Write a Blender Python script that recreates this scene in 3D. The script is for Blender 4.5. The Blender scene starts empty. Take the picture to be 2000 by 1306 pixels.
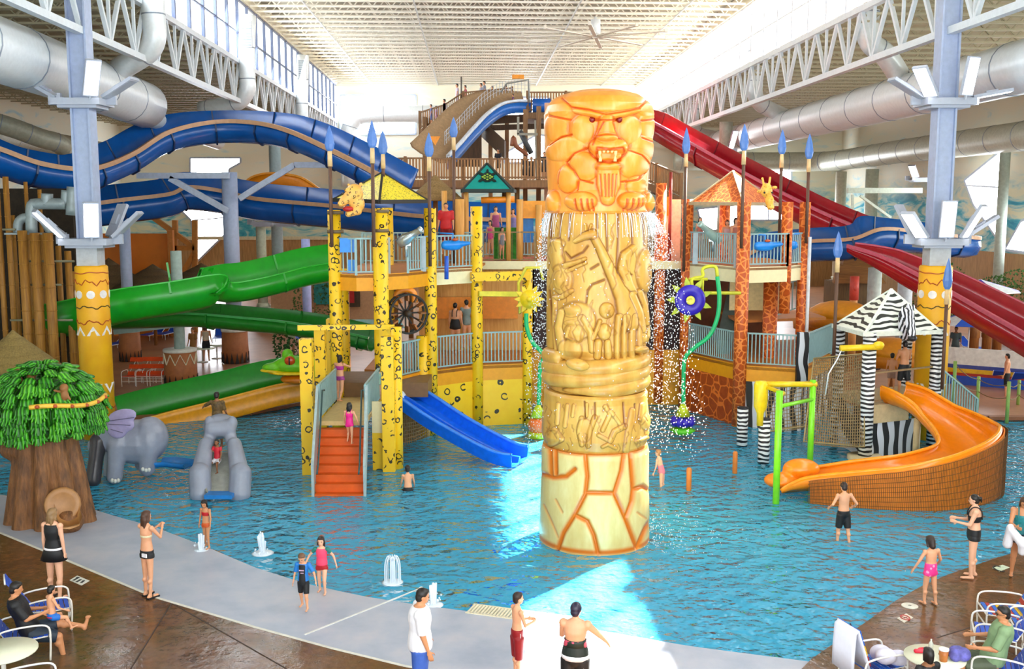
import bpy, bmesh, math, random
import numpy as np
from math import sin, cos, pi, radians, atan2, sqrt, exp
from mathutils import Vector as V, Matrix

C = bpy.context.scene.collection
SC = bpy.context.scene
random.seed(7)

# ------------------------------------------------------------------ camera, world, sun, lamps, exposure
FPX, PITCH, EYE = 2000.0, math.atan(253 / 2000), 7.4
cam = bpy.data.objects.new('camera', bpy.data.cameras.new('camera'))
C.objects.link(cam)
cam.location = (0, 0, EYE)
cam.rotation_euler = (pi / 2 - PITCH, 0, 0)
cam.data.lens, cam.data.sensor_width, cam.data.sensor_fit = 36, 36, 'HORIZONTAL'
cam.data.clip_end = 400
SC.camera = cam

w = bpy.data.worlds.new('sky'); SC.world = w; w.use_nodes = True
bg = w.node_tree.nodes['Background']
bg.inputs[0].default_value = (.80, .90, 1, 1)
bg.inputs[1].default_value = 4.2

XL, XR, YB, YF = -12.0, 14.7, -10.0, 93.0               # nave walls, back and far end of the hall
WL, WR, EAVE, SILL, CHORD, AISLE = -31.0, 33.5, 17.9, 14.7, 12.7, 14.2
HALL = radians(2.2)                                     # the hall runs a little to the left of the camera's heading
def hall(x, y, z=0): return V((x * cos(HALL) - y * sin(HALL), x * sin(HALL) + y * cos(HALL), z))

def lamp(name, kind, loc, energy, direction, color=(1, 1, 1), size=None, size_y=None, angle=None):
    d = bpy.data.lights.new(name, kind); d.energy = energy; d.color = color
    if kind == 'AREA':
        d.shape = 'RECTANGLE'; d.size = size; d.size_y = size_y
    if angle is not None: d.angle = angle
    o = bpy.data.objects.new(name, d); C.objects.link(o); o.location = loc
    o.rotation_euler = V(direction).to_track_quat('-Z', 'Y').to_euler()
    return o
lamp('sun', 'SUN', (20, 40, 40), 95, (-1, -1.2, -1.35), (1, .95, .86), angle=radians(1.0))
def strip(name, p, direction, length, height, energy, color=(1, 1, 1)):
    o = lamp(name, 'AREA', p, energy, direction, color, length, height)
    z = -V(direction).normalized(); y = V((0, 0, 1)); y = (y - z * y.dot(z)).normalized(); x = y.cross(z)
    o.rotation_euler = Matrix((x, y, z)).transposed().to_euler()
    return o
# daylight standing in the clerestory strips and an added fill lamp unseen behind the camera
strip('skylight_window', hall(XR + .5, 44, 16.3), (-1, 0, -.3), 92, 3.0, 6500, (.93, .97, 1))
strip('skylight_window', hall(XL - .5, 44, 16.3), (1, 0, -.3), 92, 3.0, 6000, (.93, .97, 1))
strip('rear_fill', hall(8, -9.6, 9), (-.12, 1, -.12), 26, 11, 2900, (1, .97, .93))
strip('aisle_fill', hall(WR - .35, 41, 6.6), (-1, 0, 0), 32, 6.5, 4200, (.95, 1, .96))      # added lamp out of view that brightens the right aisle
SC.view_settings.view_transform = 'Standard'
SC.view_settings.look = 'None'
SC.view_settings.exposure = 0.0
SC.view_settings.gamma = 1
SC.view_settings.use_curve_mapping = False
SC.cycles.use_denoising = True
SC.cycles.max_bounces = 7
SC.cycles.diffuse_bounces = 4
SC.cycles.glossy_bounces = 3
SC.cycles.transparent_max_bounces = 12
SC.cycles.transmission_bounces = 3
SC.cycles.caustics_reflective = False
SC.cycles.caustics_refractive = False
SC.cycles.sample_clamp_indirect = 6

# survey of the place: a pixel seen at a height or at a distance becomes a point of the hall
_c, _s = cos(PITCH), sin(PITCH)
def _ray(u, v):
    a = 653 - v
    return V((u - 1000, FPX * _c + a * _s, -FPX * _s + a * _c))
def G(u, v, z=0.0):
    r = _ray(u, v); return V((0, 0, EYE)) + r * ((z - EYE) / r.z)
def P(u, v, y):
    r = _ray(u, v); return V((0, 0, EYE)) + r * (y / r.y)

# ------------------------------------------------------------------ materials
def lin(h):
    if not isinstance(h, str): return tuple(h) + ((1,) if len(h) == 3 else ())
    v = [int(h[i:i + 2], 16) / 255 for i in (0, 2, 4)]
    return tuple((c / 12.92 if c <= .04045 else ((c + .055) / 1.055) ** 2.4) for c in v) + (1,)

class NT:
    """small helper to write node trees"""
    def __init__(s, name):
        s.m = bpy.data.materials.new(name); s.m.use_nodes = True
        s.t = s.m.node_tree; s.n = s.t.nodes; s.b = s.n['Principled BSDF']; s.out = s.n['Material Output']
        s._tc = None
    def new(s, kind, **kw):
        n = s.n.new(kind)
        for k, v in kw.items():
            if k.startswith('i_'):
                k = k[2:]; k = int(k) if k.isdigit() else k.replace('_', ' ')
                s.put(v, n.inputs[k])
            else: setattr(n, k, v)
        return n
    def put(s, v, sock):
        if isinstance(v, bpy.types.NodeSocket): s.t.links.new(v, sock)
        elif isinstance(v, bpy.types.Node): s.t.links.new(v.outputs[0], sock)
        else: sock.default_value = v
    def co(s, scale=(1, 1, 1), rot=(0, 0, 0)):
        if s._tc is None: s._tc = s.n.new('ShaderNodeTexCoord')
        if tuple(scale) == (1, 1, 1) and tuple(rot) == (0, 0, 0): return s._tc.outputs['Object']
        mp = s.n.new('ShaderNodeMapping'); mp.inputs['Scale'].default_value = scale; mp.inputs['Rotation'].default_value = rot
        s.t.links.new(s._tc.outputs['Object'], mp.inputs[0]); return mp.outputs[0]
    def noise(s, scale=5, detail=3, rough=.5, co=None, dist=0):
        return s.new('ShaderNodeTexNoise', i_Vector=co or s.co(), i_Scale=scale, i_Detail=detail, i_Roughness=rough, i_Distortion=dist).outputs[0]
    def ramp(s, fac, stops, interp='LINEAR'):
        r = s.new('ShaderNodeValToRGB', i_0=fac); r.color_ramp.interpolation = interp
        e = r.color_ramp.elements
        while len(e) < len(stops): e.new(.5)
        for k, (p, c) in enumerate(stops): e[k].position = p; e[k].color = lin(c)
        return r.outputs[0]
    def mix(s, fac, a, b):
        n = s.new('ShaderNodeMix', data_type='RGBA')
        s.put(fac, n.inputs[0]); s.put(a if not isinstance(a, str) else lin(a), n.inputs[6]); s.put(b if not isinstance(b, str) else lin(b), n.inputs[7])
        return n.outputs[2]
    def math(s, op, a, b=0.0, c=None):
        n = s.new('ShaderNodeMath', operation=op); s.put(a, n.inputs[0]); s.put(b, n.inputs[1])
        if c is not None: s.put(c, n.inputs[2])
        return n.outputs[0]
    def bump(s, h, strength=.3, dist=.02):
        n = s.new('ShaderNodeBump', i_Height=h, i_Strength=strength, i_Distance=dist); s.t.links.new(n.outputs[0], s.b.inputs['Normal'])
    def fin(s, col, rough=.5, metal=0, spec=.5):
        s.put(col if not isinstance(col, str) else lin(col), s.b.inputs['Base Color']); s.put(rough, s.b.inputs['Roughness'])
        s.b.inputs['Metallic'].default_value = metal; s.b.inputs['Specular IOR Level'].default_value = spec
        return s.m

_mc = {}
def M(col, rough=.5, metal=0, var=.12, scale=6, bump=0, spec=.5, name=None):
    """painted / plain surface: two close shades mottled by noise"""
    key = (col, rough, metal, var, scale, bump, spec)
    if key in _mc: return _mc[key]
    t = NT(name or 'paint_' + str(col)); c = lin(col)
    d = tuple(max(0, x * (1 - var)) for x in c[:3]); l = tuple(min(1, x * (1 + var)) for x in c[:3])
    n = t.noise(scale, 4, .6)
    if bump: t.bump(n, bump, .02)
    _mc[key] = t.fin(t.ramp(n, [(.3, d), (.7, l)]), rough, metal, spec)
    return _mc[key]

def spots(name, base, dark, scale=5.5, centre=None, lo=.26, hi=.40):
    """leopard rosettes printed on paint"""
    t = NT(name); co = t.co()
    warp = t.new('ShaderNodeVectorMath', operation='MULTIPLY_ADD', i_0=t.new('ShaderNodeTexNoise', i_Vector=co, i_Scale=scale * 1.3).outputs[1], i_1=(.12, .12, .12), i_2=co).outputs[0]
    vo = t.new('ShaderNodeTexVoronoi', i_Vector=warp, i_Scale=scale, i_Randomness=.75).outputs['Distance']
    ring = t.math('MULTIPLY', t.math('GREATER_THAN', vo, lo), t.math('LESS_THAN', vo, hi))
    brk = t.math('GREATER_THAN', t.noise(scale * 1.1, 1), .46)
    fac = t.math('MULTIPLY', ring, brk)
    yel = t.ramp(t.noise(3, 3), [(.3, base), (.7, centre or base)])
    return t.fin(t.mix(fac, yel, dark), .45)

def patches(name, brown, line, scale=4.2, width=.07, brown2=None):
    """giraffe net"""
    t = NT(name); co = t.co()
    warp = t.new('ShaderNodeVectorMath', operation='MULTIPLY_ADD', i_0=t.new('ShaderNodeTexNoise', i_Vector=co, i_Scale=3.0).outputs[1], i_1=(.1, .1, .1), i_2=co).outputs[0]
    vo = t.new('ShaderNodeTexVoronoi', feature='DISTANCE_TO_EDGE', i_Vector=warp, i_Scale=scale, i_Randomness=.9).outputs['Distance']
    fac = t.math('LESS_THAN', vo, width)
    br = t.ramp(t.noise(7, 3), [(.3, brown), (.7, brown2 or brown)])
    return t.fin(t.mix(fac, br, line), .5)

def stripes(name, white, black, scale=3.2, axis='Z', dist=5.0, dscale=1.6, thr=.52):
    """zebra bands"""
    t = NT(name)
    wv = t.new('ShaderNodeTexWave', bands_direction=axis, i_Vector=t.co(), i_Scale=scale, i_Distortion=dist, i_Detail=1.0, i_Detail_Scale=dscale).outputs['Fac']
    fac = t.math('GREATER_THAN', wv, thr)
    return t.fin(t.mix(fac, lin(white), lin(black)), .5)

def wood(name, a, b, scale=1, axis='Z', rough=.6):
    t = NT(name); sc = {'X': (1, 14, 14), 'Y': (14, 1, 14), 'Z': (14, 14, 1)}[axis]
    n = t.noise(1.6 * scale, 5, .6, t.co(sc)); t.bump(n, .15, .01)
    return t.fin(t.ramp(n, [(.3, a), (.7, b)]), rough)

def thatch(name, a, b):
    t = NT(name); n = t.noise(5, 5, .7, t.co((5, 5, 1.2))); t.bump(n, .7, .04)
    return t.fin(t.ramp(n, [(.3, a), (.72, b)]), .85)

def glow(name, col, strength):
    t = NT(name); t.fin(col, .4)
    t.put(lin(col), t.b.inputs['Emission Color']); t.b.inputs['Emission Strength'].default_value = strength
    return t.m

# ------------------------------------------------------------------ mesh builder
Z = V((0, 0, 1))
org = {}
class MB:
    def __init__(s): s.v = []; s.f = []; s.mi = []; s.cur = 0; s.sm = []; s.smooth = False
    def add(s, vs, fs, smooth=None):
        o = len(s.v); s.v.extend([tuple(x) for x in vs]); s.f.extend([tuple(i + o for i in f) for f in fs])
        s.mi.extend([s.cur] * len(fs)); s.sm.extend([s.smooth if smooth is None else smooth] * len(fs)); return s
    def box(s, c, size, rz=0, R=None):
        a, b, d = (x / 2 for x in size); c = V(c)
        R = R or (Matrix.Rotation(rz, 3, 'Z') if rz else None)
        vs = []
        for z in (-d, d):
            for x, y in ((-a, -b), (a, -b), (a, b), (-a, b)):
                p = V((x, y, z)); vs.append(c + (R @ p if R else p))
        return s.add(vs, [(3, 2, 1, 0), (4, 5, 6, 7), (0, 1, 5, 4), (1, 2, 6, 5), (2, 3, 7, 6), (3, 0, 4, 7)], False)
    def bar(s, p, q, w=.05, h=None, up=Z):
        """rectangular bar from p to q: w across, h along up"""
        p, q = V(p), V(q); d = (q - p); L = d.length
        if L < 1e-6: return s
        d /= L; h = w if h is None else h; up = V(up)
        if abs(d.dot(up)) > .98: up = V((0, 1, 0)) if abs(d.y) < .9 else V((1, 0, 0))
        x = d.cross(up).normalized(); y = x.cross(d)
        vs = []
        for e in (p, q):
            for a, b in ((-1, -1), (1, -1), (1, 1), (-1, 1)): vs.append(e + x * (a * w / 2) + y * (b * h / 2))
        return s.add(vs, [(0, 1, 2, 3), (7, 6, 5, 4), (1, 0, 4, 5), (2, 1, 5, 6), (3, 2, 6, 7), (0, 3, 7, 4)], False)
    def tube(s, pts, r, n=8, closed=False, caps=True, sq=None):
        pts = [V(p) for p in pts]; k = len(pts); rs = r if isinstance(r, (list, tuple)) else [r] * k
        T = []
        for i in range(k):
            a = pts[i - 1] if (i or closed) else pts[i]; b = pts[(i + 1) % k] if (i < k - 1 or closed) else pts[i]
            T.append((b - a).normalized())
        N = T[0].orthogonal().normalized(); vs = []
        for i in range(k):
            N = (N - T[i] * N.dot(T[i])).normalized(); B = T[i].cross(N)
            for j in range(n):
                a = 2 * pi * j / n; vs.append(pts[i] + (N * cos(a) + B * sin(a)) * rs[i])
        fs = []
        for i in range(k if closed else k - 1):
            for j in range(n):
                a, b = i * n + j, i * n + (j + 1) % n; c_, d_ = ((i + 1) % k) * n + (j + 1) % n, ((i + 1) % k) * n + j
                fs.append((a, b, c_, d_))
        if caps and not closed:
            fs.append(tuple(range(n - 1, -1, -1))); fs.append(tuple(range((k - 1) * n, k * n)))
        return s.add(vs, fs, n > 5)
    def cyl(s, p, q, r, n=12, r2=None): return s.tube([p, q], [r, r if r2 is None else r2], n)
    def lathe(s, prof, c, n=24, R=None, sx=1, sy=1, smooth=True):
        c = V(c); vs = []; k = len(prof)
        for r, z in prof:
            for j in range(n):
                a = 2 * pi * j / n; p = V((r * cos(a) * sx, r * sin(a) * sy, z)); vs.append(c + (R @ p if R else p))
        fs = [(i * n + j, i * n + (j + 1) % n, (i + 1) * n + (j + 1) % n, (i + 1) * n + j) for i in range(k - 1) for j in range(n)]
        ring = len(prof) > 3 and prof[0] == prof[-1]
        if prof[0][0] > 1e-4 and not ring: fs.append(tuple(range(n - 1, -1, -1)))
        if prof[-1][0] > 1e-4 and not ring: fs.append(tuple(range((k - 1) * n, k * n)))
        return s.add(vs, fs, smooth)
    def ell(s, c, r, R=None, n=14, m=8):
        if not isinstance(r, (list, tuple, V)): r = (r, r, r)
        c = V(c); vs = [V((0, 0, -r[2]))]
        for i in range(1, m):
            t = -pi / 2 + pi * i / m
            for j in range(n):
                a = 2 * pi * j / n; vs.append(V((r[0] * cos(t) * cos(a), r[1] * cos(t) * sin(a), r[2] * sin(t))))
        vs.append(V((0, 0, r[2]))); vs = [c + (R @ p if R else p) for p in vs]
        fs = [(0, 1 + (j + 1) % n, 1 + j) for j in range(n)]
        for i in range(m - 2):
            for j in range(n): fs.append((1 + i * n + j, 1 + i * n + (j + 1) % n, 1 + (i + 1) * n + (j + 1) % n, 1 + (i + 1) * n + j))
        t = len(vs) - 1; fs += [(1 + (m - 2) * n + j, 1 + (m - 2) * n + (j + 1) % n, t) for j in range(n)]
        return s.add(vs, fs, True)
    def prism(s, poly, vec):
        poly = [V(p) for p in poly]; vec = V(vec); n = len(poly)
        return s.add(poly + [p + vec for p in poly], [tuple(range(n - 1, -1, -1)), tuple(range(n, 2 * n))] + [(i, (i + 1) % n, (i + 1) % n + n, i + n) for i in range(n)], False)
    def sweep(s, pts, prof, closed_prof=False, bank=None, caps=False, smooth=True):
        """profile points (across, up) carried along pts; thickness comes from a closed profile"""
        pts = [V(p) for p in pts]; k, n = len(pts), len(prof); vs = []
        for i in range(k):
            t = (pts[min(i + 1, k - 1)] - pts[max(i - 1, 0)]).normalized()
            x = t.cross(Z).normalized(); y = x.cross(t).normalized()
            if bank:
                a = bank[i] if isinstance(bank, (list, tuple)) else bank
                x, y = x * cos(a) + y * sin(a), y * cos(a) - x * sin(a)
            for a, b in (prof[i] if isinstance(prof[0][0], (list, tuple)) else prof): vs.append(pts[i] + x * a + y * b)
        n = len(vs) // k; fs = []
        for i in range(k - 1):
            for j in range(n if closed_prof else n - 1):
                a, b = i * n + j, i * n + (j + 1) % n; fs.append((a, b, b + n, a + n))
        if caps and closed_prof: fs += [tuple(range(n)), tuple(range(k * n - 1, (k - 1) * n - 1, -1))]
        return s.add(vs, fs, smooth)
    def build(s, name, mats, parent=None, loc=None, smooth=None, kind=None, label=None):
        L = V(loc) if loc is not None else (org[parent.name] if parent else V((0, 0, 0)))
        me = bpy.data.meshes.new(name); me.from_pydata([(x - L.x, y - L.y, z - L.z) for x, y, z in s.v], [], s.f)
        for m in (mats if isinstance(mats, (list, tuple)) else [mats]): me.materials.append(m)
        me.polygons.foreach_set('material_index', s.mi)
        me.polygons.foreach_set('use_smooth', s.sm if smooth is None else [smooth] * len(s.f)); me.update()
        o = bpy.data.objects.new(name, me); C.objects.link(o)
        if parent: o.parent = parent; o.location = L - org[parent.name]
        else: o.location = L
        org[o.name] = L
        if kind: o['kind'] = kind
        if label: o['label'] = label
        return o

def tag(o, label, cat, group=None, kind=None):
    o['label'] = label; o['category'] = cat
    if group: o['group'] = group
    if kind: o['kind'] = kind
    return o
def thing(name, label, cat, loc, group=None):
    o = bpy.data.objects.new(name, None); C.objects.link(o); o.location = loc; o.empty_display_size = .2
    org[o.name] = V(loc); return tag(o, label, cat, group)
def struct(o): o['kind'] = 'structure'; return o
def inst(me, name, parent=None, loc=(0, 0, 0), rot=(0, 0, 0), scale=(1, 1, 1), kind=None):
    """another object on shared mesh data; loc is in the hall, not in the parent"""
    o = bpy.data.objects.new(name, me); C.objects.link(o); L = V(loc)
    o.parent = parent; o.location = L - (org[parent.name] if parent else V((0, 0, 0)))
    o.rotation_euler = rot; o.scale = scale; org[o.name] = L
    if kind: o['kind'] = kind
    return o
def dup(root, loc, label, rz=None, scale=None):
    """copy of a thing with copies of its parts and sub-parts"""
    r = root.copy(); C.objects.link(r); r.location = loc; r['label'] = label
    if rz is not None: r.rotation_euler = (0, 0, rz)
    if scale is not None: r.scale = (scale,) * 3
    for ch in list(root.children):
        k = ch.copy(); C.objects.link(k); k.parent = r
        for g in list(ch.children):
            e = g.copy(); C.objects.link(e); e.parent = k
    return r
def spline(pts, n=8, closed=False):
    pts = [V(p) for p in pts]; out = []; k = len(pts)
    for i in range(k if closed else k - 1):
        p0, p1, p2, p3 = (pts[(i + j) % k] if closed else pts[min(max(i + j, 0), k - 1)] for j in (-1, 0, 1, 2))
        for j in range(n):
            t = j / n; out.append(.5 * (2 * p1 + (p2 - p0) * t + (2 * p0 - 5 * p1 + 4 * p2 - p3) * t * t + (3 * p1 - p0 - 3 * p2 + p3) * t ** 3))
    if not closed: out.append(pts[-1])
    return out
# ------------------------------------------------------------------ the hall: ceiling, walls, windows, floor, pool
steel = M('b4c2d8', .45, var=.06)
white_steel = M('d5dce2', .4, var=.05)
col_blue = M('a6b3cf', .45, var=.08)
deck_mat = M('cfc6ab', .7, var=.1, scale=2)
RH = Matrix.Rotation(HALL, 3, 'Z')

def hbox(mb, x0, x1, y0, y1, z0, z1):
    c = hall((x0 + x1) / 2, (y0 + y1) / 2, (z0 + z1) / 2); return mb.box(c, (x1 - x0, y1 - y0, z1 - z0), R=RH)

# roof decks
t = NT('corrugated roof deck'); wv = t.new('ShaderNodeTexWave', bands_direction='Y', i_Vector=t.co(), i_Scale=1.6).outputs['Fac']
t.bump(wv, .5, .05); roof_mat = t.fin(t.ramp(t.noise(.4, 3), [(.3, '98958a'), (.7, 'b0ada0')]), .6)
t = NT('aisle roof deck'); wv = t.new('ShaderNodeTexWave', bands_direction='Y', i_Vector=t.co(), i_Scale=1.6).outputs['Fac']
t.bump(wv, .5, .05); aisle_mat = t.fin(t.ramp(t.noise(.4, 3), [(.3, '9c9070'), (.7, 'b5a98a')]), .7)
b = MB(); hbox(b, XL - .1, XR + .1, YB, YF, EAVE + .75, EAVE + .95); ceil = struct(b.build('ceiling', roof_mat))
b = MB(); hbox(b, WL, XL - .2, YB, YF, AISLE + .65, AISLE + .8); ceil_l = struct(b.build('ceiling', aisle_mat))
b = MB(); hbox(b, XR + .2, WR, YB, YF, AISLE + .65, AISLE + .8); ceil_r = struct(b.build('ceiling', aisle_mat))

def joist_mesh(name, L, depth, panels, mat, w=.09):
    mb = MB(); d = depth
    mb.bar((0, 0, 0), (L, 0, 0), w * 1.6, w); mb.bar((0, 0, d), (L, 0, d), w * 1.6, w)
    for i in range(panels):
        a, c_ = L * i / panels, L * (i + 1) / panels; m = (a + c_) / 2
        mb.bar((a, 0, d), (m, 0, 0), w * .6); mb.bar((m, 0, 0), (c_, 0, d), w * .6)
    o = mb.build(name, mat); me = o.data; bpy.data.objects.remove(o); return me
jm = joist_mesh('roof_joist', XR - XL, .62, 26, M('efece2', .5, var=.05))
y = 6.0
while y < YF: inst(jm, 'roof_joist', ceil, hall(XL, y, EAVE + .08), (0, 0, HALL)); y += 1.55
jl = joist_mesh('aisle_joist', XL - WL, .5, 18, M('a79c7e', .6, var=.06), .08)
jr = joist_mesh('aisle_joist', WR - XR, .5, 18, M('b3a98c', .6, var=.06), .08)
y = 14.0
while y < YF:
    inst(jl, 'aisle_joist', ceil_l, hall(WL, y, AISLE + .12), (0, 0, HALL))
    inst(jr, 'aisle_joist', ceil_r, hall(XR, y, AISLE + .12), (0, 0, HALL)); y += 1.6
for x in (XL + 3.2, XL + 9.0, XR - 9.0, XR - 3.2):
    b = MB(); b.bar(hall(x, YB, EAVE + .02), hall(x, YF, EAVE + .02), .07); b.build('bridging_bar', white_steel, ceil)

# walls with a painted sky and sea, boards below
t = NT('mural wall'); co = t.co(); sz = t.new('ShaderNodeSeparateXYZ', i_0=co).outputs
st = t.noise(.5, 4, .6, t.co((.55, .55, 1.9)), 1.5)
teal = t.ramp(st, [(.40, 'e2dfc0'), (.50, 'b4d2cc'), (.58, '4fb0c2'), (.68, '2d8fae')])
sky = t.ramp(st, [(.45, 'f1ecd8'), (.6, 'eeeddc'), (.70, 'cfe4e4'), (.8, 'a5d2e0')])
board = t.ramp(t.noise(2, 5, .6, t.co((6, 6, .5))), [(.3, '94714a'), (.7, 'bf9662')])
m1 = t.mix(t.ramp(sz[2], [(0, 'ffffff'), (1, 'ffffff')]), teal, sky)
f1 = t.new('ShaderNodeMapRange', i_0=sz[2], i_1=7.6, i_2=9.6).outputs[0]
f2 = t.math('GREATER_THAN', sz[2], 4.4)
mural = t.fin(t.mix(f2, board, t.mix(f1, teal, sky)), .75)
cream = M('ebe5d2', .7, var=.05, scale=1)
b = MB(); hbox(b, WL, WR, YF, YF + .3, 0, AISLE + .8); hbox(b, XL - .3, XR + .3, YF, YF + .3, AISLE + .8, EAVE + .9); struct(b.build('wall_far', mural))
b = MB(); hbox(b, WL - .3, WL, YB, YF, 0, AISLE + .8); struct(b.build('wall_left', mural))
b = MB(); hbox(b, WR, WR + .3, YB, YF, 0, AISLE + .8); struct(b.build('wall_right', mural))
b = MB(); hbox(b, WL, WR, YB - .3, YB, 0, 3.4); hbox(b, WL, -20, YB - .3, YB, 3.4, AISLE + .8); hbox(b, 21, WR, YB - .3, YB, 3.4, AISLE + .8)
hbox(b, XL - .3, XR + .3, YB - .3, YB, AISLE + .8, EAVE + .9); struct(b.build('wall_back', cream))
# sill walls between aisle roof and clerestory glass
for nm, x in (('left', XL), ('right', XR)):
    b = MB(); hbox(b, x - .12, x + .12, YB, YF, AISLE + .55, SILL); struct(b.build('trim_' + nm, cream))
    b = MB(); hbox(b, x - .16, x + .16, YB, YF, EAVE, EAVE + .9); struct(b.build('trim_eave_' + nm, cream))
# far wall string course
b = MB(); hbox(b, WL, WR, YF - .15, YF, 4.3, 4.6); struct(b.build('trim_far', M('d8cfae', .6)))

t = NT('window glass'); tr = t.new('ShaderNodeBsdfTransparent'); gl = t.new('ShaderNodeBsdfGlossy', i_Roughness=.03)
mx = t.new('ShaderNodeMixShader', i_0=.06, i_1=tr, i_2=gl); t.t.links.new(mx.outputs[0], t.out.inputs[0]); glass = t.m
frame_mat = M('b3bccd', .45, var=.04)
mull_mat = M('5f6c8e', .5, var=.05)
def clerestory(n, x, mull_mat):
    H = EAVE - SILL; b = MB(); w_ = MB()
    hbox(b, x - .06, x + .06, YB, YF, SILL, SILL + .1); win = struct(b.build('window_%d' % n, frame_mat))
    for z in (SILL + H * .46, EAVE - .05): k = MB(); hbox(k, x - .05, x + .05, YB, YF, z - .04, z + .04); k.build('transom', mull_mat, win)
    mu = MB(); mu.box((0, 0, 0), (.14, .16, H)); mo = mu.build('mullion', mull_mat); mm = mo.data; bpy.data.objects.remove(mo)
    pa = MB(); pa.box((0, 0, 0), (.012, 2.2, 1)); po = pa.build('pane', glass); pm = po.data; bpy.data.objects.remove(po)
    y = 4.0
    while y < YF - .5:
        inst(mm, 'mullion', win, hall(x, y, SILL + H / 2), (0, 0, HALL))
        for z0, z1 in ((SILL + .1, SILL + H * .46 - .04), (SILL + H * .46 + .04, EAVE - .09)):
            inst(pm, 'pane', win, hall(x, y + 1.15, (z0 + z1) / 2), (0, 0, HALL), (1, 1, z1 - z0))
        y += 2.3
clerestory(1, XL, mull_mat); clerestory(2, XR, M('dfe3ec', .45, var=.04))  # backlight and glare put into the bar colours: dark left, pale right

day = glow('daylight pane', 'f4f8ff', 18.0)
def wall_window(n, poly, vec, bars=()):
    """bright window set in a far wall: pane with a frame round it and glazing bars"""
    poly = [V(p) for p in poly]; vec = V(vec).normalized(); b = MB()
    for i in range(len(poly)): b.bar(poly[i] + vec * .06, poly[(i + 1) % len(poly)] + vec * .06, .16, .16, vec)
    win = struct(b.build('window_%d' % n, frame_mat)); k = MB(); k.prism([p + vec * .02 for p in poly], vec * .02); k.build('pane', day, win)
    for a, c_ in bars: k = MB(); k.bar(V(a) + vec * .08, V(c_) + vec * .08, .1, .1, vec); k.build('glazing_bar', frame_mat, win)
YW = YF - .4
def far(u, v, y=None):                                   # a point of the far wall
    r = _ray(u, v); n = RH @ V((0, -1, 0)); p0 = hall(0, YF, 0); e = V((0, 0, EYE)); return e + r * ((p0 - e).dot(n) / r.dot(n))
def side(u, v, x):
    r = _ray(u, v); n = RH @ V((1, 0, 0)); p0 = hall(x, 0, 0); e = V((0, 0, EYE)); return e + r * ((p0 - e).dot(n) / r.dot(n))
NF = RH @ V((0, -1, 0)); NRW = RH @ V((-1, 0, 0))
wall_window(3, [far(372, 308), far(372, 392), far(448, 392), far(448, 330), far(470, 318), far(470, 308)], NF, [(far(372, 345), far(448, 345))])
wall_window(4, [far(345, 402), far(380, 400), far(462, 402), far(462, 436), far(384, 512), far(374, 430)], NF, [(far(376, 430), far(440, 425))])
wall_window(5, [far(1452, 318), far(1452, 430), far(1545, 430), far(1545, 318)], NF, [(far(1500, 318), far(1500, 430))])
wall_window(6, [far(1362, 408), far(1372, 455), far(1440, 440), far(1440, 400)], NF)
wall_window(7, [side(1960, 293, WR), side(1887, 352, WR), side(1905, 400, WR), side(1962, 482, WR)], NRW, [(side(1887, 362, WR), side(1960, 366, WR))])
wall_window(8, [side(1998, 432, WR), side(1966, 488, WR), side(2060, 500, WR), side(2060, 400, WR)], NRW)
wall_window(9, [far(665, 186), far(665, 262), far(812, 262), far(812, 186)], NF, [(far(738, 186), far(738, 262))])  # glowing panel added for the brightly lit upper far wall
wall_window(10, [far(690, 268), far(693, 300), far(748, 332)], NF)
wall_window(11, [far(990, 190), far(990, 226), far(1072, 226), far(1072, 190)], NF)
wall_window(12, [far(985, 300), far(985, 318), far(1076, 318), far(1076, 268), far(1050, 262)], NF)

# ---- floors
def pts2(*uv, z=0): return [G(u, v, z) for u, v in uv]
deck_edge = pts2((-120, 1000), (0, 1040), (150, 1102), (300, 1165), (500, 1225), (650, 1266), (790, 1300), (960, 1330), (1250, 1352), (1500, 1372))
water_edge = pts2((-160, 930), (0, 962), (165, 985), (230, 1005), (300, 1024), (400, 1062), (500, 1104), (600, 1135), (700, 1157), (800, 1173), (930, 1190), (1100, 1213), (1350, 1256), (1585, 1286))
right_edge = pts2((1500, 1372), (1585, 1286), (1620, 1262), (1690, 1215), (1750, 1172), (1800, 1144), (1850, 1122), (1920, 1098), (2000, 1072), (2150, 1040))
t = NT('stamped concrete'); n1 = t.noise(.9, 5, .65); n2 = t.noise(6, 4, .6)
c1 = t.ramp(n1, [(.28, '43291a'), (.45, '6b4426'), (.6, '5a4628'), (.75, '7a5230')])
t.bump(t.noise(3.5, 5, .65), .35, .03)
stamped = t.fin(t.mix(.35, c1, t.ramp(n2, [(.3, '42301f'), (.7, '7d5836')])), t.ramp(t.noise(1.5, 3), [(.35, (.06,) * 3), (.65, (.24,) * 3)]))
t = NT('back deck'); n1 = t.noise(.6, 4, .6)
backdeck = t.fin(t.ramp(n1, [(.3, '9a6a4c'), (.6, 'b98462'), (.75, 'a88a70')]), .35)
t = NT('beach entry concrete'); n1 = t.noise(1.2, 5, .6)
t.bump(t.noise(60, 2), .15, .005)
beach_m = t.fin(t.ramp(n1, [(.3, '9aa3b6'), (.5, 'aab0c0'), (.7, 'bab9c4')]), .38)
b = MB(); b.prism([p + V((0, 0, -.5)) for p in deck_edge + [V((6, 6, 0)), V((-20, 6, 0)), V((-24, 22, 0))]], (0, 0, .5)); floor_l = struct(b.build('floor', stamped))
b = MB(); b.prism([p + V((0, 0, -.5)) for p in [V((6, 6, 0)), V((30, 6, 0)), V((30, 24, 0))] + right_edge[::-1]], (0, 0, .5)); floor_r = struct(b.build('floor', stamped))
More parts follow.
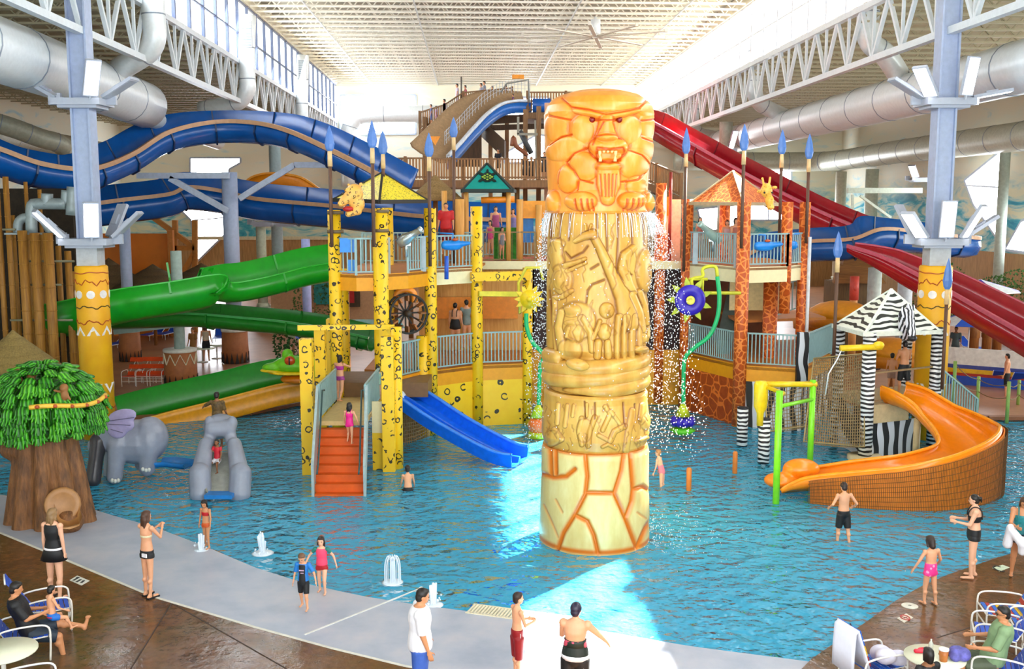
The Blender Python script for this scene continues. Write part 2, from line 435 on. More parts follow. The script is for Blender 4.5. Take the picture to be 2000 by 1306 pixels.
# joints sawn in the stamped deck
b = MB()
for a, c_ in ((G(255, 1306), G(335, 1178)), (G(560, 1306), G(340, 1180)), (G(1640, 1268), G(1760, 1306)), (G(1830, 1245), G(1960, 1205)), (G(0, 1250), G(120, 1180))): b.bar(a + Z * .001, c_ + Z * .001, .025, .006)
b.build('saw_joint', M('3a281c', .6), floor_l)
edge = [hall(-60, 36, 0), hall(-13, 35.5, 0), hall(-8, 36.5, 0), hall(-4, 41, 0), hall(10, 41, 0), hall(14.5, 36.6, 0), hall(18, 34.6, 0), hall(34, 33.0, 0), hall(34, YF, 0), hall(-60, YF, 0)]
b = MB(); b.prism([p + V((0, 0, -.6)) for p in edge], (0, 0, .6)); floor_b = struct(b.build('floor', backdeck))
b = MB()
for i in range(1, 7): b.bar(edge[i] + V((0, -.06, .02)), edge[i + 1] + V((0, -.06, .02)), .3, .12)
struct(b.build('trim_pool', M('8e5a3c', .5)))
b = MB()
for i in range(len(deck_edge) - 1): b.bar(deck_edge[i] + Z * -.045, deck_edge[i + 1] + Z * -.045, .06, .1)
struct(b.build('trim_beach', M('d9d6cc', .5)))

# beach entry: slopes from the deck to the water and on under it
def resample(pts, n):
    d = [0]
    for i in range(1, len(pts)): d.append(d[-1] + (pts[i] - pts[i - 1]).length)
    out = []; j = 0
    for k in range(n):
        s = d[-1] * k / (n - 1)
        while j < len(pts) - 2 and d[j + 1] < s: j += 1
        out.append(pts[j].lerp(pts[j + 1], min(1, max(0, (s - d[j]) / (d[j + 1] - d[j])))))
    return out
A, Bq = resample(deck_edge, 60), resample(water_edge, 60)
WZ = -.07
t = NT('pool paint'); n1 = t.noise(.7, 4, .6)
poolm = t.fin(t.ramp(n1, [(.25, '3aa8d8'), (.5, '52bce6'), (.75, '80d2ee')]), .5)
b = MB(); vs = []
for k in range(60):
    a, q = A[k], Bq[k]; d = (q - a); d.z = 0; dn = d.normalized()
    vs += [a + Z * -.02, V((q.x, q.y, WZ + .016)), V((q.x, q.y + .12, WZ - .03))]
b.add(vs, [(3 * k + j, 3 * k + 3 + j, 3 * k + 4 + j, 3 * k + 1 + j) for k in range(59) for j in (0, 1)]); struct(b.build('floor_beach', beach_m))
b = MB(); vs = []
for k in range(60):
    a, q = A[k], Bq[k]; d = (q - a); d.z = 0; d.normalize(); d = V((d.x, abs(d.y) + .3, 0)).normalized()
    vs += [V((q.x, q.y, WZ - .025)), q + d * 2.5 + Z * (WZ - .24 - q.z), q + d * 6 + Z * (-.52 - q.z)]
b.add(vs, [(3 * k + j, 3 * k + 3 + j, 3 * k + 4 + j, 3 * k + 1 + j) for k in range(59) for j in (0, 1)]); struct(b.build('floor_pool_slope', poolm))
b = MB(); b.box((0, 28, -.56), (60, 40, .06)); struct(b.build('floor_pool', poolm))
b = MB()
for a, c_ in ((G(595, 1240, -.03), G(820, 1150, -.072)),): b.bar(a, c_, .04, .03)
b.bar(G(820, 1150, -.075), G(1050, 1030, -.5), .06, .05)
struct(b.build('trim_joint', M('dcdcd8', .5)))
# water: clear film over the painted floor, rippled
t = NT('pool water')
n = t.noise(2.3, 1.5, .5, t.co((1, 1.25, 1)), .4); n2 = t.noise(6.5, 1, .5)
h = t.math('ADD', n, t.math('MULTIPLY', n2, .35))
bp = t.new('ShaderNodeBump', i_Height=h, i_Strength=1.0, i_Distance=.17)
tr = t.new('ShaderNodeBsdfTransparent', i_Color=lin((.62, .95, 1.0))); gl = t.new('ShaderNodeBsdfGlossy', i_Roughness=.015, i_Normal=bp)
df = t.new('ShaderNodeBsdfDiffuse', i_Color=lin('4cc2ee'), i_Normal=bp)
body = t.new('ShaderNodeMixShader', i_0=.5, i_1=tr, i_2=df)
fr = t.new('ShaderNodeFresnel', i_IOR=1.33, i_Normal=bp)
mx = t.new('ShaderNodeMixShader', i_0=fr, i_1=body, i_2=gl); t.t.links.new(mx.outputs[0], t.out.inputs[0]); water = t.m
t.m.name = 'pool water'
WX, WY = 150, 70; vs = []; rs = np.random.RandomState(3)
ph = rs.rand(9) * 6.28; kk = rs.randn(9, 2) * np.array([1.1, 1.6]); am = .0055 / (1 + .25 * np.hypot(kk[:, 0], kk[:, 1]))
for j in range(WY + 1):
    for i in range(WX + 1):
        x = -28 + 58 * i / WX; yy = 14.5 + 26.5 * j / WY
        vs.append((x, yy, WZ + float((am * np.sin(kk[:, 0] * x + kk[:, 1] * yy + ph)).sum()) * .6))
b = MB(); b.smooth = True
b.add(vs, [(j * (WX + 1) + i, j * (WX + 1) + i + 1, (j + 1) * (WX + 1) + i + 1, (j + 1) * (WX + 1) + i) for j in range(WY) for i in range(WX)])
wobj = b.build('water', water); struct(wobj)
# second pool glimpsed far behind the towers
b = MB(); p0 = G(640, 640), G(790, 640), G(770, 604), G(660, 604); b.prism([p + Z * .004 for p in p0], (0, 0, .02)); wo = b.build('water', M('5fd0d8', .12, var=.15, scale=2)); struct(wo)
# gutter grating where the beach meets the water
gr = thing('gutter_grating', 'cream slatted drain grating at the water line behind the boy in red shorts', 'grating', G(1010, 1195, -.06))
g0, g1 = G(925, 1180, -.055), G(1115, 1205, -.055); d = (g1 - g0); n_ = V((-d.y, d.x, 0)).normalized() * -.42
bars_ = MB(); bars_.bar(g0, g1, .04, .03); bars_.bar(g0 + n_, g1 + n_, .04, .03); bars_.build('rim', M('e6dcc0', .5), gr)
sl = MB(); sl.bar((0, 0, 0), n_, .035, .03); so = sl.build('slat', M('e6dcc0', .5)); sm_ = so.data; bpy.data.objects.remove(so)
for k in range(30): inst(sm_, 'slat', gr, g0.lerp(g1, (k + .5) / 30))

# ---- clerestory girders
def girder(x, label):
    g = thing('roof_girder', label, 'girder', hall(x, 20, CHORD), 'girders under the clerestory')
    top, bot = AISLE + .5, CHORD; y0, y1, n = 6.0, YF, 34
    for nm, z in (('top_chord', top), ('bottom_chord', bot)): k = MB(); k.bar(hall(x, y0, z), hall(x, y1, z), .26, .22); k.build(nm, white_steel, g)
    L = (y1 - y0) / n; H = top - bot
    k = MB(); k.bar((0, 0, 0), (0, 0, H), .1); o = k.build('vertical', white_steel); vm = o.data; bpy.data.objects.remove(o)
    k = MB(); k.bar((0, 0, 0), RH @ V((0, L / 2, H)), .13); o = k.build('diagonal', white_steel); am_ = o.data; bpy.data.objects.remove(o)
    k = MB(); k.bar((0, 0, 0), RH @ V((0, -L / 2, H)), .13); o = k.build('diagonal', white_steel); bm_ = o.data; bpy.data.objects.remove(o)
    for i in range(n):
        y = y0 + L * (i + .5); p = hall(x, y, bot)
        inst(am_, 'diagonal', g, p); inst(bm_, 'diagonal', g, p); inst(vm, 'vertical', g, p)
girder(XL, 'long white steel lattice girder under the left clerestory glass')
girder(XR, 'long white steel lattice girder under the right clerestory glass')

# ---- painted drum columns with floodlight rings
lampglow = glow('floodlight lens', 'fbfaff', 9.0)
lamp_case = M('aeb4c2', .4, var=.04)
t = NT('tribal drum'); drum_y = t.fin(t.ramp(t.noise(2, 3), [(.3, 'eaa406'), (.7, 'f5b80f')]), .5)
red_line, dark_line, whitep = M('b04a12', .5), M('5a4a1c', .5), M('efe9e6', .5)
def floodlight(parent, base, out, up, L=1.15, W=.46, lit=True, name='floodlight'):
    """rectangular lamp head leaning out from the ring; lens on the face, case behind"""
    out = V(out).normalized(); d = V(up).normalized(); side_ = d.cross(out).normalized(); face = side_.cross(d).normalized()
    R = Matrix((side_, d, face)).transposed(); c_ = V(base) + d * (L / 2)
    k = MB(); k.box(c_, (W, L, .1), R=R); k.box(c_ - face * .07, (W * .5, L * .3, .08), R=R); k.bar(V(base) - d * .12, V(base) + d * .1, .06)
    o = k.build(name, lamp_case, parent)
    k = MB(); k.box(c_ + face * .055, (W * .86, L * .92, .012), R=R); k.build('lens', lampglow if lit else lamp_case, o)
    return o
def light_ring(parent, c, r, heads):
    k = MB(); k.box(c, (2 * r, 2 * r * .8, .2)); k.box(V(c) + V((0, 0, -.14)), (2 * r * .8, 2 * r * .65, .1))
    for s in (-1, 1): k.box(V(c) + V((s * (r + .15), 0, .08)), (.3, .12, .3)); k.box(V(c) + V((s * (r * .7), -r * .6, .1)), (.1, .12, .3))
    k.build('lamp_ring', lamp_case, parent)
    for az, tilt, lit in heads:
        a = radians(az); o = V((sin(a), -cos(a), 0)); up = (o * sin(radians(tilt)) + Z * cos(radians(tilt)))
        face = (o * cos(radians(tilt)) - Z * sin(radians(tilt)))
        floodlight(parent, V(c) + o * (r + .05) + Z * .15, face, up, lit=lit)
def wavy(mb, c, r, z, amp, freq, ph=0, th=.022):
    pts = []
    for j in range(49):
        a = -pi + 2 * pi * j / 48; zz = z + amp * (sin(freq * a + ph) * .6 + .4 * sin(freq * 2.3 * a + ph * 2)); pts.append(V((c.x + r * sin(a), c.y - r * cos(a), zz)))
    mb.tube(pts, th, 4, caps=False)
def drum_column(x, y, label, heads_top, heads_low):
    g = thing('drum_column', label, 'column', (x, y, 0), 'floodlit columns on painted drums')
    k = MB(); k.box((x - .27, y, 10.2), (.06, .55, 9.6)); k.box((x + .27, y, 10.2), (.06, .55, 9.6)); k.box((x, y, 10.2), (.5, .34, 9.6)); k.build('shaft', col_blue, g)
    k = MB(); k.box((x, y, 5.85), (.66, .6, .9)); k.build('plinth', M('b9bcc0', .5), g)
    k = MB(); k.lathe([(.5, -.5), (.5, 5.45), (.46, 5.5), (0, 5.5)], (x, y, 0), 32); dr = k.build('drum', drum_y, g)
    c_ = V((x, y, 0))
    for z, am2, f, ph, m in ((5.28, .03, 3, 0, red_line), (4.98, .11, 6, 1, red_line), (4.2, .06, 5, 2, dark_line), (3.72, .09, 5, .4, red_line), (.95, .05, 6, 1, red_line)):
        k = MB(); wavy(k, c_, .495, z, am2, f, ph); k.build('painted_line', m, dr)
    for z, kind, n in ((4.6, 'dot', 8), (3.3, 'up', 7), (1.75, 'down', 7)):
        for j in range(n):
            a = 2 * pi * (j + .35) / n; o = V((sin(a), -cos(a), 0)); s_ = V((cos(a), sin(a), 0)); p = c_ + o * .488 + Z * z; k = MB()
            if kind == 'dot': k.prism([p + s_ * .13 * cos(q * pi / 6) + Z * .13 * sin(q * pi / 6) for q in range(12)], o * .02)
            else:
                e = 1 if kind == 'up' else -1; k.prism([p - s_ * .2 - o * .02, p + s_ * .2 - o * .02, p + Z * .3 * e], o * .02) if e > 0 else k.prism([p + s_ * .2 - o * .02, p - s_ * .2 - o * .02, p - Z * .32], o * .02)
            k.build('painted_mark', whitep, dr)
    light_ring(g, (x, y, 10.55), .75, heads_top); light_ring(g, (x, y, 6.25), .75, heads_low)
    return g
CLX, CRX, CY = -13.35, 13.45, 32.5
drum_column(CLX, CY, 'blue steel column on a yellow painted drum behind the banana tree', [(38, 28, True), (78, 62, False), (-100, 62, False)], [(-50, 44, True), (26, 20, True), (-92, 52, False), (88, 48, False), (150, 28, False), (-150, 26, False)])
drum_column(CRX, CY, 'blue steel column on a yellow painted drum behind the zebra roof', [(-50, 45, True), (25, 12, True), (80, 80, True), (-80, 62, False)], [(-55, 48, True), (-5, 10, True), (45, 30, True), (-140, 30, False), (150, 30, False), (80, 55, False)])

# ---- plain round columns, brick-coloured tribal drums at their feet
zig = M('2a1c16', .6)
def round_column(x, y, top, label, r=.28, drum=(.75, 1.5), shaft=col_blue, cone=True):
    g = thing('round_column', label, 'column', (x, y, 0), 'round steel columns in the back')
    k = MB(); k.cyl((x, y, drum[1]), (x, y, top), r, 16)
    if cone: k.lathe([(drum[0] * .62, drum[1]), (r * 1.2, drum[1] + .25), (r, drum[1] + .32)], (x, y, 0), 16)
    k.build('shaft', shaft, g)
    k = MB(); k.lathe([(drum[0] * .86, 0), (drum[0], drum[1] * .35), (drum[0] * .95, drum[1]), (0, drum[1])], (x, y, 0), 20); d_ = k.build('drum', M('a9663a', .6, bump=.3), g)
    k = MB(); n = 16
    for j in range(n):
        a = 2 * pi * j / n; o = V((sin(a), -cos(a), 0)); s_ = V((cos(a), sin(a), 0)); p = V((x, y, 0)) + o * drum[0] * 1.0
        k.prism([p - s_ * .14 * drum[0] + Z * .02, p + s_ * .14 * drum[0] + Z * .02, p + Z * drum[1] * .33], o * .02)
    k.build('zigzag_band', zig, d_, kind='stuff')
    k = MB(); k.lathe([(drum[0] * 1.0, drum[1] * .93), (drum[0] * 1.02, drum[1] * .95), (drum[0] * 1.02, drum[1]), (drum[0] * .6, drum[1] + .02)], (x, y, 0), 20); k.build('rim', M('dcd9cf', .6), d_)
    return g
def col_at(u, v, y, *a, **k): p = P(u, v, y); return round_column(p.x, y, *a, **k)
# ------------------------------------------------------------------ the carved totem: lion, carved shaft, coiled snake, carved band, stones
TX, TY = 1.86, 22.45
TA = atan2(TX, TY)                                         # the lion looks at the balcony
def stained(name, stops, groove, streak=None):
    t = NT(name); at = t.new('ShaderNodeAttribute', attribute_name='stain')
    n = t.noise(1.6, 4, .6, t.co((2, 2, .7)))
    base = t.ramp(n, stops); fac = t.ramp(at.outputs['Fac'], [(.12, '000000'), (.85, 'ffffff')])
    return t.fin(t.mix(fac, base, groove), .3)
tot_head = stained('totem lion stain', [(.3, 'e88a22'), (.55, 'f09c36'), (.75, 'f2b466')], 'cf5408')
tot_shaft = stained('totem shaft stain', [(.3, 'c08a36'), (.55, 'd0a24a'), (.75, 'deba62')], '74380a')
tot_base = stained('totem stone stain', [(.3, 'd2b56c'), (.55, 'dcc884'), (.75, 'e4d698')], 'd06e10')

class Relief:
    """height map over a drum, drawn in the survey's picture of the drum's front"""
    def __init__(s, zs, rad, front=300, back=44):
        a = np.concatenate([np.linspace(-1.75, 1.75, front), np.linspace(1.75, 2 * pi - 1.75, back + 2)[1:-1]])
        s.A, s.Zg = np.meshgrid(a, zs); s.R = np.interp(s.Zg, [p[0] for p in rad], [p[1] for p in rad]); s.zs = zs; s.rad = rad
        X = TX + s.R * np.sin(s.A - TA); Y = TY - s.R * np.cos(s.A - TA)
        dz = s.Zg - EYE; d = Y * _c - dz * _s; up = Y * _s + dz * _c
        s.U = 1000 + FPX * X / d; s.Vv = 653 - FPX * up / d
        s.mask = np.clip((np.cos(s.A) + .12) * 3, 0, 1); s.H = np.zeros_like(s.A); s.S = np.zeros_like(s.A); s.G = np.zeros_like(s.A)
    def m(s, x, y): return s.f(x, y)
    def ell(s, x, y, rx, ry, h, rot=0, p=.5, st=.5):
        u, v = s.f(x, y); rx, ry = rx / s.k, ry / s.k; c_, q = cos(radians(rot)), sin(radians(rot)); du, dv = s.U - u, s.Vv - v
        a, b = (du * c_ + dv * q) / rx, (-du * q + dv * c_) / ry; d = np.sqrt(a * a + b * b)
        s.H = np.maximum(s.H, h * np.clip(1 - d * d, 0, 1) ** p)
        if st: s.S = np.maximum(s.S * (1 - .8 * (d < .85)), st * np.exp(-((d - 1.02) / .10) ** 2))
    def _seg(s, pts, ws):
        best = np.full_like(s.U, 1e9); P_ = [s.f(*p) for p in pts]
        for i in range(len(P_) - 1):
            (x0, y0), (x1, y1) = P_[i], P_[i + 1]; dx, dy = x1 - x0, y1 - y0; L = dx * dx + dy * dy + 1e-9
            t_ = np.clip(((s.U - x0) * dx + (s.Vv - y0) * dy) / L, 0, 1); w_ = (ws[i] + (ws[i + 1] - ws[i]) * t_) / s.k
            best = np.minimum(best, np.hypot(s.U - x0 - t_ * dx, s.Vv - y0 - t_ * dy) / w_)
        return best
    def stroke(s, pts, w, h, st=.7):
        ws = w if isinstance(w, (list, tuple)) else [w] * len(pts); d = s._seg(pts, ws)
        s.H = np.maximum(s.H, h * np.sqrt(np.clip(1 - d * d, 0, 1)))
        s.S = np.maximum(s.S * (1 - .8 * (d < .8)), st * np.exp(-((d - 1.05) / .16) ** 2))
    def groove(s, pts, w, h, st=1.0):
        d = s._seg(pts, [w] * len(pts)); s.G = np.maximum(s.G, h * np.exp(-d * d)); s.S = np.maximum(s.S, st * np.exp(-(d / 1.5) ** 2))
    def build(s, name, mat, parent, closed_top=False):
        s.H *= s.mask; R = s.R + s.H - s.G * s.mask
        X = TX + R * np.sin(s.A - TA); Y = TY - R * np.cos(s.A - TA); nz, na = X.shape
        vs = np.stack([X, Y, s.Zg], -1).reshape(-1, 3); idx = np.arange(nz * na).reshape(nz, na); nx = np.roll(idx, -1, 1)
        fs = np.stack([idx[:-1], nx[:-1], nx[1:], idx[1:]], -1).reshape(-1, 4); L = np.array(org[parent.name]); n = len(vs)
        fl = fs.tolist() + [idx[-1].tolist(), idx[0][::-1].tolist()]
        me = bpy.data.meshes.new(name); me.from_pydata((vs - L).tolist(), [], fl); me.materials.append(mat)
        me.polygons.foreach_set('use_smooth', [True] * len(fs) + [False, False])
        at = me.attributes.new('stain', 'FLOAT', 'POINT'); at.data.foreach_set('value', np.clip(s.S * s.mask, 0, 1).ravel())
        o = bpy.data.objects.new(name, me); C.objects.link(o); o.parent = parent; org[o.name] = org[parent.name]; return o
def crop(x0, y0, k):
    def f(x, y): return x0 + x / k, y0 + y / k
    return f, k

tot = thing('totem', 'tall carved totem pole with orange lion head standing in the pool', 'totem', (TX, TY, 0))
def zf(v): return P(1170, v, TY - 1.15).z
# stone base
r = Relief(np.linspace(-.55, zf(888), 150), [(-.55, 1.24), (zf(1040), 1.24), (zf(960), 1.205), (zf(900), 1.20), (zf(888), 1.165)])
r.f, r.k = crop(0, 0, 1)
for pl in ([(1142, 880), (1147, 930), (1143, 965), (1122, 1005), (1100, 1040), (1088, 1075)], [(1143, 962), (1200, 963)], [(1200, 963), (1214, 920), (1220, 880)],
           [(1200, 963), (1222, 1012), (1244, 1070)], [(1222, 1012), (1234, 980), (1237, 955), (1231, 880)], [(1237, 955), (1256, 950), (1275, 962)],
           [(1122, 1005), (1147, 1018), (1160, 1045), (1168, 1080)], [(1060, 925), (1080, 932), (1105, 930), (1122, 916)], [(1074, 880), (1076, 930)], [(1084, 880), (1085, 925)], [(1244, 1070), (1262, 1030), (1275, 1010)]):
    r.groove(pl, 4.0, .05)
for pl in ([(1062, 985), (1078, 1020), (1090, 1050)], [(1085, 975), (1098, 1000)], [(1245, 1000), (1262, 1012)]): r.groove(pl, 2, .015, .55)
r.S = np.maximum(r.S, .9 * np.exp(-((r.Zg + .0) / .07) ** 2)); r.S = np.maximum(r.S, .8 * np.exp(-((r.Zg - zf(889)) / .04) ** 2))
r.build('stone_base', tot_base, tot)
# carved band
r = Relief(np.linspace(zf(889), zf(776), 100), [(zf(889), 1.10), (zf(882), 1.15), (zf(865), 1.20), (zf(830), 1.19), (zf(795), 1.14), (zf(782), 1.15), (zf(776), 1.1)])
r.f, r.k = crop(1000, 640, 3.958)
for pts, w in (([(360, 590), (350, 740)], 16), ([(430, 600), (410, 760)], 16), ([(540, 700), (520, 800), (540, 900)], 20), ([(640, 690), (600, 800), (590, 910)], 20), ([(330, 790), (380, 860), (300, 900)], 24),
               ([(720, 610), (760, 660), (700, 790)], 18), ([(760, 640), (830, 740)], 14), ([(670, 830), (760, 880)], 16), ([(870, 760), (790, 800), (760, 870)], 22), ([(930, 640), (900, 800), (880, 950)], 24),
               ([(1010, 600), (1000, 700)], 26), ([(700, 920), (740, 900), (800, 930)], 14), ([(960, 880), (1040, 850)], 16), ([(480, 600), (470, 680)], 14), ([(580, 590), (575, 680)], 14)): r.stroke(pts, w, .05)
r.ell(1030, 720, 40, 70, .06); r.ell(320, 850, 60, 60, .05); r.ell(560, 790, 60, 90, .02)
for pl in ([(560, 570), (570, 700)], [(860, 580), (870, 760)], [(950, 590), (950, 700)], [(640, 580), (640, 700)]): r.groove(pl, 6, .025, .8)
rr_ = np.random.RandomState(6)
for j in range(40):
    x, y = rr_.uniform(250, 1060), rr_.uniform(570, 900); r.groove([(x + 10 * sin(j + 1.7 * q), y + q * rr_.uniform(12, 24)) for q in range(4)], 4, .010, .5)
r.build('carved_band', tot_shaft, tot)
# snake coiled three times
k = MB(); k.smooth = True; pts = []; nC = 150
zc = [zf(v) for v in (763, 738, 708)]
for j in range(nC):
    q = j / (nC - 1); a = -.75 + q * 6 * pi; zz = zc[0] - .05 + (zc[2] - zc[0] + .1) * q + .035 * sin(a * 1.0 + .5)
    pts.append(V((TX + 1.03 * sin(a - TA), TY - 1.03 * cos(a - TA), zz)))
k.tube(pts, [.03 + .155 * min(1, q / 8, 1) if q < 8 else .185 for q in range(nC)], 14); sn = k.build('coiled_snake', tot_shaft, tot, smooth=True)
hd = P(1128, 712, TY - 1.2); k = MB(); k.ell(hd, (.26, .14, .13), R=Matrix.Rotation(.2, 3, 'Y')); k.ell(hd + V((-.02, -.11, .05)), .03); k.build('snake_head', tot_shaft, tot, smooth=True)
# carved shaft
r = Relief(np.linspace(zf(775), zf(417), 330), [(zf(775), 1.0), (zf(700), 1.02), (zf(688), 1.10), (zf(600), 1.10), (zf(430), 1.09), (zf(417), 1.06)])
r.f, r.k = crop(1040, 400, 3.35)
for pl in ([(185, 40), (175, 220)], [(245, 40), (235, 230)], [(420, 40), (425, 150)], [(480, 60), (490, 300)], [(562, 50), (560, 250), (548, 450)], [(650, 60), (655, 250)], [(720, 60), (735, 260)], [(120, 60), (118, 220)],
           [(215, 310), (250, 350), (330, 310), (360, 270)], [(360, 560), (390, 520), (470, 490)], [(380, 420), (430, 390)], [(570, 400), (600, 430), (650, 460)], [(110, 560), (135, 800), (150, 1000)], [(770, 60), (780, 300)], [(350, 640), (360, 560)]): r.groove(pl, 7, .025, .75)
r.ell(165, 250, 50, 30, .07); r.stroke([(165, 250), (165, 330), (175, 400)], [34, 30, 44], .09); r.ell(200, 490, 66, 100, .12); r.ell(195, 490, 34, 60, .14, st=.4)
r.stroke([(225, 395), (290, 375), (345, 352)], [20, 16, 12], .09); r.stroke([(240, 430), (300, 400), (350, 380)], [14, 12, 10], .07)
r.stroke([(150, 610), (200, 600), (260, 560)], [18, 16, 14], .07); r.stroke([(150, 620), (150, 800), (165, 1000)], [14, 16, 20], .06)
r.ell(290, 760, 125, 125, .09); r.ell(265, 690, 60, 42, .12); r.stroke([(200, 700), (180, 800), (210, 980)], [26, 26, 30], .10); r.stroke([(330, 740), (380, 830), (390, 950)], [24, 22, 20], .09)
r.ell(280, 840, 62, 70, .13); r.stroke([(255, 800), (240, 860), (280, 880)], 10, .16); r.ell(255, 950, 70, 80, .10); r.ell(270, 770, 50, 20, .12)
r.ell(485, 690, 48, 52, .10); r.ell(485, 690, 24, 26, .13, st=.3); r.ell(470, 830, 44, 55, .11); r.stroke([(440, 760), (400, 870)], 14, .08); r.stroke([(430, 900), (425, 990)], [26, 24], .09); r.stroke([(490, 900), (495, 990)], [22, 24], .09)
r.stroke([(350, 130), (352, 165)], 8, .10); r.stroke([(385, 130), (375, 165)], 8, .10)
r.stroke([(395, 195), (440, 280), (490, 390), (540, 500), (590, 600), (620, 690), (640, 780)], [26, 28, 34, 40, 54, 70, 50], .11)
r.stroke([(395, 190), (340, 205), (285, 238)], [32, 26, 14], .13)
for x0, x1, w in ((560, 548, 17), (600, 590, 15), (655, 640, 18), (700, 690, 14)): r.stroke([(x0, 730), (x1, 850), (x1, 1000)], [w * 1.3, w, w * .9], .10)
r.stroke([(655, 280), (605, 330), (590, 420), (620, 510), (655, 570)], [22, 34, 38, 32, 20], .11); r.stroke([(645, 590), (690, 700), (715, 830)], [28, 26, 18], .10)
r.ell(738, 430, 62, 145, .12); r.ell(735, 395, 16, 12, .14); r.stroke([(690, 570), (720, 660), (735, 780)], [20, 18, 14], .11); r.stroke([(770, 590), (760, 700), (745, 860)], [20, 18, 16], .11)
r.ell(715, 870, 22, 40, .11); r.ell(750, 850, 20, 60, .10); r.ell(700, 945, 50, 30, .14)
rr_ = np.random.RandomState(4)
for j in range(34):
    x, y = rr_.uniform(100, 790), rr_.uniform(60, 800); r.groove([(x + 12 * sin(j + 2.2 * q), y + q * rr_.uniform(30, 45)) for q in range(5)], 4, .010, .45)
r.build('carved_shaft', tot_shaft, tot)
# lion
zt = zf(165) + .02
prof = [(zf(417), 1.08), (zf(412), 1.13), (zf(395), 1.14), (zf(370), 1.08), (zf(330), 1.10), (zf(290), 1.13), (zf(240), 1.17), (zf(215), 1.17), (zf(198), 1.11), (zf(185), .98), (zf(175), .80), (zf(169), .55), (zt - .012, .3), (zt, .01)]
zz = np.concatenate([np.linspace(zf(417), zf(200), 230), np.linspace(zf(200), zt, 40)[1:]])
r = Relief(zz, prof); r.f, r.k = crop(1040, 160, 5.02)
r.ell(715, 460, 350, 220, .03, p=.3, st=.6); r.ell(715, 170, 400, 150, .13, p=.6, st=.3)
r.ell(235, 440, 120, 150, .05, p=.6, st=.15); r.ell(1150, 440, 120, 150, .05, p=.6, st=.15); r.ell(270, 240, 130, 110, .05, rot=-45, st=.15); r.ell(1130, 240, 130, 110, .05, rot=40, st=.15)
r.ell(330, 650, 210, 115, .08, rot=-18, st=.2); r.ell(1100, 650, 170, 120, .08, rot=25, st=.2); r.ell(510, 830, 150, 145, .10, rot=20, st=.25); r.ell(990, 800, 165, 145, .10, rot=-15, st=.25)
r.ell(500, 470, 115, 150, .085, st=.15); r.ell(950, 470, 115, 150, .085, st=.15)
r.stroke([(430, 285), (570, 310), (715, 345), (880, 315), (1020, 280)], [26, 34, 40, 34, 26], .14)
r.stroke([(718, 390), (718, 470), (718, 540)], [70, 85, 115], .24); r.ell(718, 550, 112, 52, .34, st=.6); r.ell(735, 650, 175, 125, .24, st=.9); r.ell(640, 640, 90, 90, .27, st=0); r.ell(825, 640, 90, 90, .27, st=0)
r.ell(735, 830, 135, 60, .2); r.stroke([(740, 890), (742, 1000), (735, 1140)], [112, 112, 70], .16)
r.ell(740, 725, 115, 60, .26, p=.2, st=0); r.G = np.maximum(r.G, .17 * np.exp(-(((r.U - r.f(740, 725)[0]) / (100 / 5.02)) ** 4 + ((r.Vv - r.f(740, 725)[1]) / (48 / 5.02)) ** 4)))
r.groove([(630, 700), (640, 650), (740, 665), (840, 650), (870, 700), (850, 770), (740, 795), (640, 775), (630, 700)], 9, .03)
for x in (660, 700, 735, 770, 805): r.groove([(x, 910), (x + (735 - x) * .2, 1120)], 7, .03, .8)
r.ell(350, 950, 105, 140, .12); r.ell(1010, 1020, 100, 100, .12); r.ell(480, 1170, 155, 95, .22, p=.45); r.ell(960, 1165, 130, 88, .22, p=.45); r.ell(215, 1180, 62, 120, .13); r.ell(1165, 1170, 60, 110, .13)
for x in (450, 500, 550, 590): r.groove([(x, 1150), (x + 8, 1260)], 8, .04, .9)
for x in (890, 935, 980, 1020): r.groove([(x, 1150), (x + 4, 1260)], 8, .04, .9)
for pl in ([(400, 250), (560, 275), (715, 322), (900, 290), (1040, 255)], [(600, 372), (720, 382), (850, 372)], [(1065, 380), (1240, 360)], [(375, 372), (170, 330)], [(390, 515), (290, 540), (180, 620)], [(1060, 550), (1160, 590), (1225, 665)], [(1040, 250), (1130, 150)], [(390, 250), (300, 160)],
           [(930, 665), (1050, 720), (1135, 810), (1120, 870)], [(330, 790), (420, 700), (560, 640)], [(330, 790), (420, 870), (470, 960), (590, 990)], [(870, 980), (1000, 960), (1090, 900)], [(600, 620), (640, 500), (690, 400)], [(830, 560), (800, 480), (770, 400)], [(270, 1000), (290, 850)], [(450, 980), (440, 1060)], [(1090, 1000), (1110, 1100)]): r.groove(pl, 7, .035, .9)
lion = r.build('lion_head', tot_head, tot)
for x in (585, 852):
    u, v = r.f(x, 370); e = P(u, v, TY - 1.17); k = MB(); k.ell(e, (.065, .06, .065)); k.build('eye', M('7a120c', .2), tot, smooth=True)
for x, y, s_ in ((660, 690, 1), (815, 690, 1), (665, 765, -1), (810, 765, -1), (700, 688, 1), (740, 688, 1), (780, 688, 1)):
    u, v = r.f(x, y); e = P(u, v, TY - 1.33); L_ = .13 if x in (660, 815, 665, 810) else .05
    k = MB(); k.lathe([(.035, 0), (.032, -.4 * L_ * s_), (.004, -L_ * s_)], e + Z * .03 * s_, 8); k.build('tooth', M('f5cf86', .4), tot)
